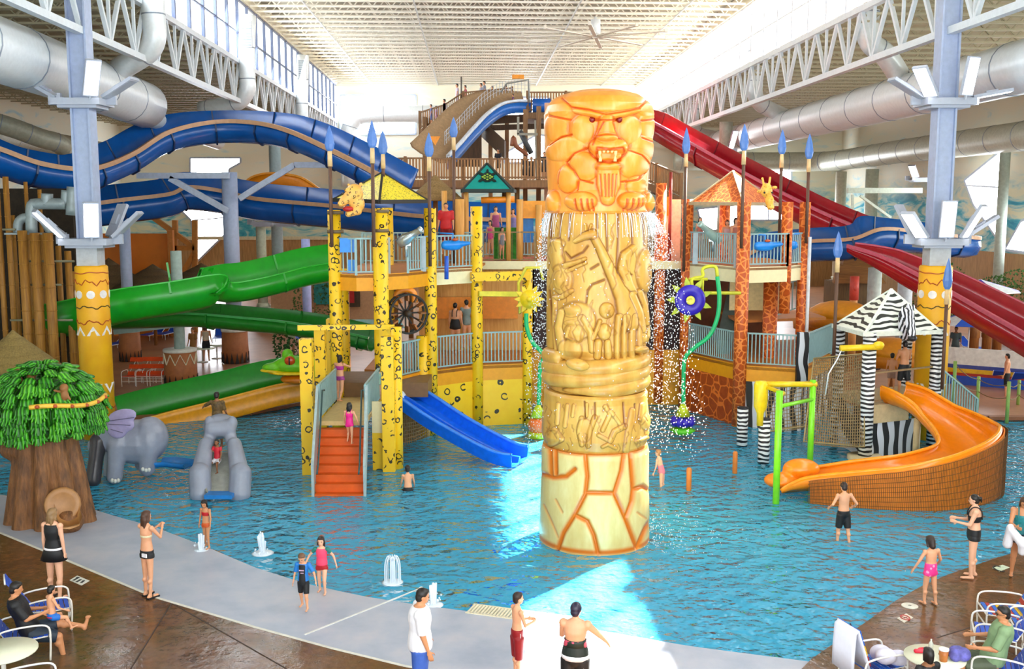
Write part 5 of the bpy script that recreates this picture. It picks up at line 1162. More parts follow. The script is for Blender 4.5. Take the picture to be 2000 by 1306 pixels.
for u0, v0, u1, v1, y, w_ in ((940, 236, 1075, 228, 71, .5), (945, 250, 1072, 246, 71, .35), (905, 262, 935, 250, 71, .3), (1010, 262, 1050, 262, 61, .14), (1045, 235, 1048, 350, 61, .1), (1012, 228, 1012, 262, 61, .14)): k = MB(); k.bar(P(u0, v0, y), P(u1, v1, y), w_, w_); k.build('timber_beam', dark_w if w_ > .2 else M('8e8a7c', .5), WT)
k = MB(); a, b_ = P(935, 262, 72), P(985, 310, 68); k.prism([a, b_, b_ + Z * 1.2, a + Z * 1.2], (.1, 1.2, 0)); k.build('stair_flight', dark_w, WT)
k = MB(); k.box(P(915, 285, 71), (1.8, .3, 2.8)); k.build('timber_wall', dark_w, WT)
for u, y in ((770, 57.5), (800, 57), (1010, 58), (985, 62)): p = P(u, 400, y); k = MB(); k.cyl((p.x, y, 0), (p.x, y, 8.5), .14, 10); k.build('timber_post', mid_w, WT)
SR = [P(1282, 352, 56), P(1330, 385, 53.5), P(1345, 400, 53)]; SR[0].z = 8.4; slat_fence(WT, [P(1255, 352, 57), SR[0], SR[1]], 1.15, .08, .1, .35)
k = MB(); k.prism([SR[0] - Z * .35, SR[1] - Z * .35, SR[1] + V((0, 2, -.35)), SR[0] + V((0, 2, -.35))], (0, 0, .3)); k.build('stair_flight', dark_w, WT)
k = MB(); k.tube(spline([P(1000, 285, 61), P(1003, 268, 61), P(1008, 285, 61), P(1022, 296, 61), P(1030, 305, 61)], 4), .13, 8); k.build('brown_pipe', M('8a4a26', .5), WT); k = MB(); k.cyl(P(1015, 255, 61.5), P(1038, 300, 61.5), .16, 8); k.build('steel_brace', M('4a4c4e', .5), WT)
WS = [P(1036, 199, 67.4), P(1005, 198, 67), P(975, 203, 66), P(945, 222, 64.5), P(915, 252, 62.5), P(890, 280, 60.5), P(865, 306, 58.5)]
ws = thing('wide_slide', 'wide tan slide with white and blue side sweeping off the timber tower', 'slide', V((WS[-1].x, WS[-1].y, 8.7))); wp = spline(WS, 5); k = MB()
k.sweep(wp, offset_prof([(-.25, 0), (-.2, -.3), (.15, -.35), (1.3, .25), (1.75, .62), (1.8, .85)], .06), True, caps=True); k.build('trough', M('a98a66', .5, var=.18), ws)
k = MB(); k.sweep(wp, [(-.4, -.06), (-.2, -.06), (-.2, .1), (-.4, .1)], True, caps=True); k.build('white_rim', M('dfe6ee', .35), ws)
k = MB(); k.sweep(wp, [(-.42, -.1), (-.3, -.1), (-.15, -.75), (-.3, -.75)], True, caps=True); k.build('blue_side', M('1363b8', .35), ws)
k = MB(); fa = [p + V((0, 1.8, .75)) for p in wp]; [k.bar(a + Z * z, b_ + Z * z, .02) for z in (.25, .5, .75) for a, b_ in zip(fa, fa[1:])]; [k.bar(a, a + Z * .8, .03) for a in fa]; k.build('net_fence', M('b8bcc4', .5), ws, kind='stuff')
k = MB(); k.cyl(P(1040, 206, 67), P(1075, 206, 67), .45, 14); k.build('blue_tub', M('125ab0', .35), WT); k = MB(); a, b_ = P(838, 266, 60), P(860, 266, 60); k.prism([a, b_, P(850, 284, 60)], (0, .05, 0)); k.build('orange_flag', M('f0962a', .5), ws)
k = MB(); k.tube([P(978, 180, 66), P(990, 163, 66), P(1032, 156, 66), P(1034, 200, 66)], .06, 6); k.build('pipe_frame', M('8a8a84', .5), WT); k = MB(); k.box(P(1012, 150, 66), (.75, .2, .25)); k.build('orange_sign', M('ee9418', .5), WT); k = MB(); k.cyl(P(901, 196, 69.5), P(901, 150, 69.5), .06, 6); k.build('flag_pole', M('6a625a', .5), WT)

# ---------------- ducts
duct_m = M('dfe4e6', .35, .15, var=.05); seam_m = M('8d97a4', .4, .3)
def duct(label, pts, r, group='round air ducts', seam=3.2, m=None, n=20, sub=6, bends=True):
    path = spline(pts, sub) if bends else [V(p) for p in pts]; g = thing('air_duct', label, 'duct', path[0], group); k = MB(); k.tube(path, r, n); k.build('pipe', m or duct_m, g)
    acc = 0
    for a, b_ in zip(path, path[1:]):
        L = (b_ - a).length; d = (b_ - a).normalized(); s = seam - acc
        while s < L: p = a + d * s; q = MB(); q.cyl(p - d * .025, p + d * .025, r * 1.02, n); q.build('seam', seam_m, g); s += seam
        acc = (acc + L) % seam
    return g
RD = [hall(16.9, 20, 11.75), hall(16.9, 35, 11.75), hall(16.9, 50, 11.75), hall(16.9, 66, 11.75), hall(16.9, 82, 11.75)]
rd = duct('huge grey air duct along the right side under the girder', [hall(17.3, 20, 11.7), hall(17.3, 42, 11.7), hall(17.3, 82, 11.7)], .85, sub=4)
ld = duct('huge grey air duct along the left side behind the steel column', [hall(-13.9, 20, 11.9), hall(-13.9, 33, 11.9), hall(-13.9, 45, 11.6)], .95, sub=4)
duct('slim grey duct continuing from the end of the huge left duct', [hall(-14.0, 44.5, 11.2), hall(-14.0, 52, 11.0), hall(-13.8, 57, 10.8)], .42, sub=3)
def drop(label, u, v0, vb, y, r, du, dv, g=True):
    a, b_ = P(u, v0, y), P(u, vb, y); e = P(u + du, dv, y + 1.0); s = 1 if du > 0 else -1
    mid = [b_ + Z * 1.2, b_ + Z * .6, b_ + V((s * .25, .1, .15)), b_ + V((s * .8, .3, -.15)), e]
    o = duct(label, [a, b_ + Z * 2.0] + mid, r, 'ducts dropping from the clerestory', 1.6, n=16, sub=4)
    if g: k = MB(); k.box(a + V((0, -r, -1.0)), (r * 1.3, .1, 1.3)); gr_ = k.build('grille', M('c3ccd4', .4), o); q = MB(); [q.box(a + V((0, -r - .06, -1.55 + j * .14)), (r * 1.15, .04, .05)) for j in range(9)]; q.build('louvers', M('8f9aa6', .4), gr_, kind='stuff')
    return o
drop('pale duct dropping at the top left beside the lit lamp', 303, -60, 105, 38.5, .42, -70, 135, False); drop('pale duct with grille left of the blue slide crest', 484, 30, 195, 54, .42, -90, 212); drop('pale duct with grille far left near the clerestory end', 592, 108, 262, 71, .4, -60, 285)
drop('pale duct dropping at the top right beside the girder', 1693, -60, 95, 40.5, .42, 65, 150, False); drop('pale duct with grille right of the spear tips', 1474, 40, 205, 57, .42, 70, 232); drop('pale duct with grille nearest the lion on the right', 1353, 122, 258, 73, .42, 75, 272)
duct('wide pale duct crossing the far wall top and turning down', [hall(2.5, YF - 1.2, 15.3), hall(-4, YF - 1.2, 15.3), hall(-9.2, YF - 1.2, 15.2), hall(-10.4, YF - 1.2, 14.6), hall(-10.8, YF - 1.2, 13.2), hall(-10.8, YF - 1.2, 9)], .75, seam=3.4, sub=5)
duct('long grey duct running along the right outer wall', [hall(31.5, 55, 11.3), hall(31.5, 75, 11.3), hall(31.5, 88, 11.2), hall(29.5, 91, 11.2), hall(24, 91.5, 11.2), hall(18, 91.5, 11.3)], .85, sub=4, m=M('c3c6b6', .4, .1))
duct('bent grey duct end above the bamboo at the left', [P(-60, 225, 52), P(20, 248, 53), P(80, 270, 54), P(110, 278, 54.5), P(128, 290, 55)], .5, m=M('a9aa98', .4, .1), seam=1.4)
duct('dim grey duct along the left outer wall', [hall(-28, 45, 11.5), hall(-28, 62, 11.5), hall(-28, 88, 11.3)], .75, sub=3, m=M('9a9a86', .5, .1))

# ---------------- fan under the roof
fn = thing('ceiling_fan', 'large white ceiling fan with ten thin blades under the roof', 'fan', P(1163, 72, 60)); fc = P(1163, 72, 60)
k = MB(); k.cyl(fc, V((fc.x, fc.y, EAVE + .1)), .09, 8); k.cyl(fc + Z * .15, fc + Z * .95, .28, 12); k.build('motor', M('dfe2e6', .4), fn)
for j in range(10):
    a = 2 * pi * (j + .25) / 10; d = V((cos(a), sin(a), 0)); k = MB(); k.bar(fc + d * .2, fc + d * 4.2, .2, .05); k.box(fc + d * 4.2 + Z * .05, (.15, .15, .2)); k.build('blade', M('d8d2c6', .45), fn)

# ---------------- columns and struts further back
cA = col_at(458, 640, 48, 8.9, 'blue round column with arms under the blue slide crest', r=.36, drum=(.62, 1.6))
for a, b_ in (((268, 343), (448, 343)), ((332, 348), (446, 412)), ((468, 388), (502, 366)), ((502, 366), (575, 322)), ((575, 322), (645, 322))): k = MB(); k.bar(P(*a, 47.5), P(*b_, 47.5), .22, .26); k.build('brace', M('b2bdd2', .45), cA)
k = MB(); k.box(P(458, 254, 47.6), (.7, .5, .5)); k.build('saddle', blue_d, cA)
cB = col_at(352, 700, 41.6, 5.55, 'short grey column on a patterned drum behind the frog slide', r=.22, drum=(.66, 1.55), shaft=M('a9bdb6', .45), cone=False)
k = MB(); dcen = P(352, 700, 41.6)
for j in range(10): a = 2 * pi * j / 10; q = 2 * pi * (j + .5) / 10; pa, pb = [V((dcen.x + .665 * sin(t_), 41.6 - .665 * cos(t_), 0)) for t_ in (a, q)]; k.bar(pa + Z * .95, pb + Z * 1.38, .05, .02); k.bar(pb + Z * 1.38, V((dcen.x + .665 * sin(a + .63), 41.6 - .665 * cos(a + .63), .95)), .05, .02)
k.build('triangle_band', M('dfd9bc', .5), cB, kind='stuff'); k = MB(); k.bar(P(222, 648, 40.8), P(345, 634, 41.4), .18, .2); k.build('brace', M('93aaa0', .45), cB)
col_at(252, 640, 48.5, 6.7, 'blue column behind the left yellow drum', r=.26, drum=(.5, 1.5)); cC = col_at(514, 600, 62, 8.6, 'pale green column with floodlights left of the leopard tower', r=.3, drum=(.7, 1.2), shaft=M('c9d4bc', .5)); cD = col_at(545, 590, 64, 11, 'grey blue far column beside the pale green one', r=.36, drum=(.7, 1.2), shaft=M('9fb4bc', .5)); col_at(601, 640, 45.5, 5.9, 'short lilac column behind the leopard posts', r=.2, drum=(.4, .5), shaft=M('a8aee0', .45))
cE = col_at(1410, 560, 66, 12.6, 'tall pale column behind the giraffe roof', r=.42, drum=(.6, 1.2), shaft=M('c4d2c4', .45)); col_at(1706, 600, 46, 4.6, 'white column under the red slide', r=.3, drum=(.4, .4), shaft=M('c9d4cf', .5)); col_at(1766, 600, 49, 4.2, 'white column beside the right yellow drum', r=.34, drum=(.45, .4), shaft=M('d5d9e2', .5)); cF = col_at(1700, 420, 82, 10.2, 'pale far column before the painted right wall', r=.5, drum=(.7, 1), shaft=M('cdd6c2', .5)); col_at(1640, 420, 88, 10.2, 'cream far column at the wall corner', r=.45, drum=(.7, 1), shaft=M('d8d4c0', .5)); col_at(1948, 560, 62, 11, 'grey steel column near the right wall windows', r=.3, drum=(.5, .6), shaft=M('b4c0b4', .5))
k = MB(); k.bar(P(1655, 372, 70), P(1800, 372, 70), .35, .35); k.bar(P(1680, 382, 70), P(1740, 425, 70), .16); k.bar(P(1665, 380, 70), P(1665, 455, 70), .16); o = k.build('bracket', M('c9d4c0', .5), cF)
for c_, u, v, y, hd_ in ((cC, 514, 436, 61.6, [(20, 25, True), (-150, 50, False)]), (cD, 560, 436, 62.5, [(45, 40, True), (70, 60, False)]), (cE, 1410, 296, 65, [(35, 20, True), (-60, 50, False)]), (cF, 1795, 350, 70, [(-40, 50, True), (40, 50, True)])): p = P(u, v, y); light_ring(c_, p, .65, hd_)

# ---------------- banana tree climbing frame
TR = thing('banana_tree', 'sculpted banana leaf tree with thick brown trunk at the left pool edge', 'sculpture', P(85, 1005, 23.6) * 1); tc = V((P(88, 800, 23.6).x, 23.6, 0)); bark = NT('sculpted bark'); n1 = bark.noise(2.2, 5, .6, bark.co((4, 4, .8))); bark.bump(n1, .8, .08); bark = bark.fin(bark.ramp(n1, [(.3, '4a2e18'), (.55, '80532c'), (.75, '9c6c3e')]), .6)
k = MB(); zb = P(88, 862, 23.6).z
rc(k, (tc.x, 23.6, -.2), (tc.x + .05, 23.6, zb + .2), .72, .62)
for j in range(9): a = 2 * pi * j / 9; rc(k, tc + V((.85 * cos(a), .7 * sin(a), -.1)), tc + V((.5 * cos(a), .5 * sin(a), zb + .3)), .24, .16)
rc(k, tc + V((.35, -.55, .1)), tc + V((.75, -.75, .2)), .38, .34); k.ell(tc + V((-.5, .2, zb - .2)), (.7, .6, .35))
blend(k, 'trunk', bark, TR, .05)
k = MB(); hb = P(122, 985, 22.7); k.lathe([(.26, 0), (.36, .06), (.40, .0), (.36, -.08), (.28, -.06)], hb, 18, R=Matrix.Rotation(radians(75), 3, 'X') @ Matrix.Rotation(radians(15), 3, 'Y')); k.build('tunnel_rim', M('a87848', .45), TR); k = MB(); k.sweep([hb + V((0, .2, 0)), hb + V((.15, -.1, -.2)), hb + V((.3, -.35, -.3))], [(-.26, .1), (-.2, -.08), (0, -.12), (.2, -.08), (.26, .1), (.2, -.14), (0, -.2), (-.2, -.14)], True, caps=True); k.build('tunnel_slide', M('b8844e', .35), TR)
lg = [NT('banana leaf %d' % i) for i in range(3)]; lms = []
for t, (c0, c1) in zip(lg, (('1f6b12', '4cae22'), ('2a7d16', '63bd2c'), ('1a5c10', '3f9a1e'))):
    wv = t.new('ShaderNodeTexWave', bands_direction='X', i_Vector=t.co(), i_Scale=3.0, i_Distortion=2.0).outputs['Fac']; t.bump(wv, .8, .05); lms.append(t.fin(t.ramp(wv, [(.25, c0), (.75, c1)]), .4))
rs = np.random.RandomState(5); zc0, zc1 = P(88, 850, 23.6).z, P(88, 735, 23.6).z; H = zc1 - zc0
k = MB(); k.ell(tc + Z * (zc0 + H * .42), (1.16, 1.1, H * .56)); k.build('crown_core', lms[2], TR, smooth=True)
def leaf_mesh(m):
    k = MB(); 
    for j in range(-3, 4): a = j * .26; rc(k, (0, 0, 0), (.3 * sin(a), -.1 - .06 * cos(a * 2), -.42 * cos(a)), .085, .03, 6)
    k.ell((0, -.06, -.12), (.2, .1, .2), n=8, m=5); o = k.build('leaf_cluster', m, smooth=True); me = o.data; bpy.data.objects.remove(o); return me
lf_ = [leaf_mesh(m) for m in lms]
for zz, rr, n, tl in ((.08, 1.2, 22, 0), (.24, 1.24, 22, -.1), (.40, 1.2, 20, -.25), (.56, 1.1, 18, -.45), (.70, .94, 16, -.7), (.82, .72, 13, -.95), (.91, .46, 9, -1.15), (.97, .2, 5, -1.3)):
    for j in range(n):
        a = 2 * pi * (j + rs.rand() * .5) / n; r0 = rr * rs.uniform(.95, 1.04); p = tc + V((r0 * sin(a), -r0 * cos(a), zc0 + H * zz + rs.uniform(-.04, .06) + .28)); s = rs.uniform(.72, .9)
        inst(lf_[rs.randint(3)], 'leaf_cluster', TR, p, (tl, 0, a), (s, s, s))
snk = M('e2b33a', .4)
def tsnake(a0, a1, z): k = MB(); k.tube([tc + V((1.36 * sin(a), -1.36 * cos(a), z + .05 * sin(4 * a))) for a in np.linspace(a0, a1, 24)], .055, 8); return k.build('painted_snake', snk, TR)
zs_ = P(88, 800, 22.2).z
for a0, a1, z in ((-1.4, -.45, zs_ + .05), (.2, 1.75, zs_)):
    s_ = tsnake(a0, a1, z); k = MB()
    for a in np.arange(a0 + .12, a1, .26): k.ell(tc + V((1.40 * sin(a), -1.40 * cos(a), z + .05 * sin(4 * a))), (.06, .04, .045), n=8, m=5)
    k.build('snake_spots', M('a8481a', .4), s_, kind='stuff')
for u, v, y in ((36, 728, 23.4), (125, 757, 22.6), (60, 738, 23.2)):
    p = P(u, v, y); k = MB(); k.ell(p, (.1, .09, .1)); k.ell(p + V((.02, -.03, -.16)), (.09, .08, .13)); rc(k, p + V((-.05, 0, -.1)), p + V((-.22, 0, -.06)), .035, .03); rc(k, p + V((.05, -.02, -.12)), p + V((.14, -.04, -.26)), .035, .03); k.ell(p + V((.0, -.07, -.02)), (.06, .05, .05)); blend(k, 'monkey', M('8a5a2c', .6), TR, .02)

# ---------------- elephants
eg = M('8d92a2', .4, var=.14, scale=2); eear = M('a79cc4', .4, var=.1); toe = M('d8d8d0', .4)
E1 = thing('elephant', 'grey sculpted elephant with raised lilac ear beside the banana tree', 'sculpture', G(262, 930, -.3)); yb = 27.2
def ep(u, v, dy=0): return P(u, v, yb + dy)
k = MB(); k.ell(ep(268, 862, .3), (.85, .6, .62)); k.ell(ep(293, 855, .3), (.5, .55, .6)); k.ell(ep(238, 855, .2), (.5, .55, .55)); k.ell(ep(215, 845, .1), (.36, .42, .42))
for u, v0, v1, dy, r0, r1 in ((229, 870, 930, -.15, .26, .22), (292, 870, 915, .05, .3, .22), (222, 880, 925, .7, .26, .22), (283, 880, 905, .8, .26, .22)): rc(k, ep(u, v0, dy), ep(u - 5, v1, dy), r0, r1)
rc(k, ep(206, 850, 0), ep(190, 870, -.1), .3, .26); rc(k, ep(313, 855, .4), ep(316, 880, .4), .05, .03)
blend(k, 'body', eg, E1, .04)
k = MB(); rc(k, ep(192, 862, -.15), ep(187, 900, -.25), .24, .2); rc(k, ep(187, 900, -.25), ep(182, 936, -.35), .2, .22); blend(k, 'trunk', M('3c3a40', .3), E1, .04)
k = MB(); ec = ep(228, 828, -.4); k.ell(ec + V((.16, -.02, .2)), (.42, .07, .22), R=Matrix.Rotation(-.25, 3, 'Y')); k.ell(ec + V((.02, -.02, -.1)), (.3, .07, .3)); k.ell(ec + V((.2, -.02, .0)), (.3, .07, .22)); blend(k, 'ear', eear, E1, .03)
for a, b_ in (((210, 822), (262, 815)), ((212, 828), (255, 830)), ((216, 838), (240, 845))): k = MB(); k.tube([ep(*a, -.5), ep(*b_, -.49)], .012, 5); k.build('ear_fold', M('6f6684', .5), E1)
for u, v, dy in ((219, 938, -.42), (225, 939, -.44), (231, 938, -.42), (279, 916, -.2), (285, 918, -.22), (291, 917, -.2)): k = MB(); k.ell(ep(u, v, dy), (.05, .04, .06), n=8, m=6); k.build('toenail', toe, E1, smooth=True)
k = MB(); s0 = ep(306, 905, 0.3); k.sweep([s0, s0 + V((.4, -.1, .05)), s0 + V((.95, -.2, -.0))], offset_prof([(-.3, .1), (-.2, -.02), (.2, -.02), (.3, .1)], .05), True, caps=True); k.build('blue_slide', M('1e78c4', .35), E1)
E2 = thing('elephant_slide', 'grey elephant shaped kiddie slide facing the beach with an archway', 'slide', G(430, 960, -.3)); yb = 25.8
k = MB()
for s in (-1, 1): rc(k, ep(430 + s * 40, 935, 0), ep(430 + s * 28, 868, .9), .29, .2); rc(k, ep(430 + s * 38, 962, -.15), ep(430 + s * 40, 925, 0), .3, .29); k.ell(ep(430 + s * 26, 872, .9), (.16, .2, .2)); rc(k, ep(430 + s * 22, 860, 1.1), ep(430 + s * 16, 830, 1.3), .17, .17)
rc(k, ep(415, 838, 1.2), ep(445, 838, 1.2), .22, .22); k.ell(ep(430, 832, 1.6), (.46, .5, .34)); k.ell(ep(454, 826, 1.3), (.14, .14, .2)); k.ell(ep(409, 826, 1.3), (.14, .14, .2))
blend(k, 'body', eg, E2, .035)
k = MB(); sl_ = [ep(430, 882, 1.3), ep(430, 905, .8), ep(430, 940, .2), ep(430, 966, -.35)]; k.sweep(spline(sl_, 4), offset_prof([(-.33, .12), (-.28, 0), (.28, 0), (.33, .12)], .05), True, caps=True); k.build('slide_bed', M('9a9c94', .25, var=.15), E2)
k = MB(); k.box(ep(430, 968, -.45) + Z * .02, (.7, .4, .1)); k.build('splash_pad', M('1e78c4', .35), E2)
for s in (-1, 1): k = MB(); k.ell(ep(430 + s * 33, 905, .45), (.1, .08, .1), n=10, m=6); k.build('knob', eg, E2, smooth=True)

# ---------------- bamboo screen, pump pipes, umbrellas and huts
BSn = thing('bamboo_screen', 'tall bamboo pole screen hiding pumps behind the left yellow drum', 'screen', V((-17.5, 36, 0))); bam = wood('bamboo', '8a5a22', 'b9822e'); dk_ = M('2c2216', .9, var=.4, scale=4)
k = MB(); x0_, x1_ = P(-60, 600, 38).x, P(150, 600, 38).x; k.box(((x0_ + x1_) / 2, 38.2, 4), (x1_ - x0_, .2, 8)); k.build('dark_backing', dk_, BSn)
for u, v0, r, y in ((-20, 360, .1, 36), (8, 345, .1, 36), (26, 345, .1, 36), (52, 450, .16, 35), (76, 455, .17, 35), (101, 455, .17, 35), (64, 355, .07, 37), (90, 370, .07, 37), (120, 480, .1, 36.5), (138, 490, .12, 36), (146, 530, .08, 37), (36, 420, .07, 37)):
    p = P(u, 600, y); k = MB(); zt_ = P(u, v0, y).z; k.cyl((p.x, y, 0), (p.x, y, zt_), r, 10)
    for zz in np.arange(.6, zt_, .8): k.lathe([(r, zz - .02), (r * 1.1, zz), (r, zz + .02)], (p.x, y, 0), 10)
    k.build('bamboo_pole', bam, BSn)
for v, u0, u1 in ((510, 40, 145), (556, 60, 120), (625, 20, 142), (448, 5, 30)): k = MB(); k.cyl(P(u0, v, 35.2), P(u1, v, 35.2), .04, 6); k.build('crossbar', M('8a8468', .6), BSn)
for u, v in ((-30, 445), (14, 430)): pass
PM = thing('pump_pipes', 'grey pump pipework above the bamboo poles at the left', 'pipes', P(100, 460, 35.6)); pg = M('9aa6a8', .4, .2)
for pts, r in (([(35, 455), (36, 435), (48, 425), (70, 425)], .16), ([(62, 455), (62, 405), (75, 398), (130, 398)], .2), ([(92, 400), (92, 378)], .2), ([(128, 398), (130, 372)], .17), ([(140, 420), (142, 365)], .2), ([(100, 455), (85, 430)], .15)): k = MB(); k.tube(spline([P(u, v, 35.6) for u, v in pts], 4), r, 10); k.build('pipe', pg, PM)
k = MB(); k.box(P(70, 456, 35.5), (1.9, .6, .06)); k.build('pipe_shelf', pg, PM)
um = thatch('umbrella straw', '6e5a2e', '9c8448'); thatch_roof('round straw umbrella above the banana tree at the left edge', P(25, 646, 27.5), 1.15, .95, tiers=5, group='straw umbrellas', base=0, m=um)
for u, v, y, r, h, lab in ((298, 517, 54, 2.0, 1.1, 'dark straw hut roof behind the green slide, left one'), (393, 515, 56, 1.9, .9, 'striped straw hut roof behind the green slide, right one'), (212, 505, 55, 2.2, 1.5, 'dark straw hut roof next to the left yellow drum')): thatch_roof(lab, P(u, v, y), r, h, base=0, m=thatch_d)
OW = thing('orange_wall', 'orange painted partition wall at the left rear', 'wall', P(265, 560, 58)); k = MB(); a, b_ = P(150, 545, 58), P(333, 545, 58); k.box(((a.x + b_.x) / 2, 58, 2.9), (b_.x - a.x, .3, 5.8)); k.build('panel', M('e0791a', .6, var=.1, scale=1), OW)  # one mottled orange panel
for u in (243, 335): k = MB(); k.box((P(u, 500, 57.7).x, 57.7, 3), (.3, .3, 6)); k.build('stud', M('c9782e', .6), OW)
TF = thing('timber_frame', 'brown braced timber frame standing beside the orange partition', 'frame', P(375, 560, 60)); 
for a, b_ in (((381, 430), (381, 650)), ((342, 560), (381, 492)), ((300, 425), (378, 482)), ((340, 484), (381, 484)), ((342, 430), (342, 650))): k = MB(); k.bar(P(*a, 59.8), P(*b_, 59.8), .28, .28); k.build('timber', M('b87a34', .6), TF)
def shed(label, u0, u1, v0, v1, y, m, name='hut', cat='hut', d=2):
    a, b_ = P(u0, v1, y), P(u1, v0, y); g = thing(name, label, cat, V(((a.x + b_.x) / 2, y, 0)), None); k = MB(); k.box(((a.x + b_.x) / 2, y + d / 2, b_.z / 2), (abs(b_.x - a.x), d, b_.z)); k.build('walls', m, g); return g, a, b_
g_, a, b_ = shed('brown timber hut with shingled roof under the red slide', 1632, 1712, 552, 640, 47, wood('hut boards', '4e3a22', '7a5a30')); 
for j in range(4): k = MB(); z = b_.z + j * .38; k.prism([V((a.x - .3 + j * .28, 46.6 + j * .3, z)), V((b_.x + .3 - j * .28, 46.6 + j * .3, z)), V((b_.x + .1 - j * .28, 46.9 + j * .3, z + .42)), V((a.x - .1 + j * .28, 46.9 + j * .3, z + .42))], (0, .25, .05)); k.build('roof_course', wood('roof course %d' % j, '7a4e26', 'a8713a', axis='X'), g_)
tp = thing('tiki_post', 'carved tan post with red mask before the brown hut', 'totem post', P(1665, 640, 45.5)); p = P(1665, 640, 45.5); k = MB(); k.cyl((p.x, p.y, 0), (p.x, p.y, 4.2), .17, 12); k.build('post', M('d99a5a', .5), tp); k = MB(); k.cyl((p.x, p.y - .02, 3.2), (p.x, p.y - .02, 4.25), .2, 12); k.ell((p.x, p.y - .2, 3.75), (.12, .06, .14)); k.build('mask', M('c9483a', .5), tp)
def canopy(label, u, v, y, rx, h, m):
    p = P(u, v, y); g = thing('dome_canopy', label, 'canopy', V((p.x, y, 0)), 'orange dome canopies'); k = MB(); k.lathe([(rx, -h), (rx * .9, -h * .55), (rx * .62, -h * .2), (rx * .3, -h * .04), (0.01, 0)], p, 24); k.build('dome', m, g); k = MB(); k.cyl((p.x, y, 0), (p.x, y, p.z - h * .3), .1, 8); k.build('post', brown_w, g); k = MB(); k.lathe([(rx * .96, -h - .45), (rx, -h)], p, 24); k.build('valance', M('c9780e', .5), g)
od = M('e0900e', .5, var=.08); canopy('orange dome canopy left of the zebra roof', 1642, 587, 41, 1.3, .62, od); canopy('orange dome canopy seen under the zebra roof', 1745, 660, 40, 1.4, .6, od); canopy('small orange dome canopy against the giraffe post', 1592, 600, 43, .9, .45, od)
rb = thing('rear_wall', 'tan rear wall with coloured mural boards behind the leopard posts', 'wall', P(650, 600, 60)); k = MB(); k.box((P(650, 560, 62).x, 62, 2.0), (7.5, .3, 3.0)); k.build('panel', M('c49a72', .6, var=.1), rb)
k = MB(); k.box(P(631, 570, 61.7), (1.1, .1, 1.5)); k.build('mural_board', M('2f8f8a', .5, var=.5, scale=3), rb); k = MB(); k.box(P(690, 575, 61.7), (.8, .1, 1.5)); k.build('dark_board', M('4a3a28', .6, var=.2), rb); k = MB(); k.box(P(686, 572, 61.5), (.35, .06, 1.2)); k.build('red_figure', M('b81e1e', .5), rb)
# ------------------------------------------------------------------ people
SK = [M('e0a27c', .5, var=.05, name='skin fair'), M('c98a60', .5, var=.05, name='skin tan'), M('8a5836', .5, var=.05, name='skin brown'), M('e8b090', .5, var=.05, name='skin pale')]
HB, HD, HL, HK = M('4a2c1a', .5, var=.2), M('17100c', .45, var=.2), M('8a6a44', .5, var=.25), M('2a1a14', .5, var=.2)
black, navy, white_c = M('101014', .6), M('1c2340', .6), M('ebe8ee', .65, var=.03)
def loft(mb, secs, n=18):
    """closed skin through ellipses (centre, x axis, y axis)"""
    vs = []
    for c_, x, y in secs:
        for j in range(n): a = 2 * pi * j / n; vs.append(c_ + x * cos(a) + y * sin(a))
    k = len(secs); fs = [(i * n + j, i * n + (j + 1) % n, (i + 1) * n + (j + 1) % n, (i + 1) * n + j) for i in range(k - 1) for j in range(n)]
    fs += [tuple(range(n - 1, -1, -1)), tuple(range((k - 1) * n, k * n))]; return mb.add(vs, fs, True)
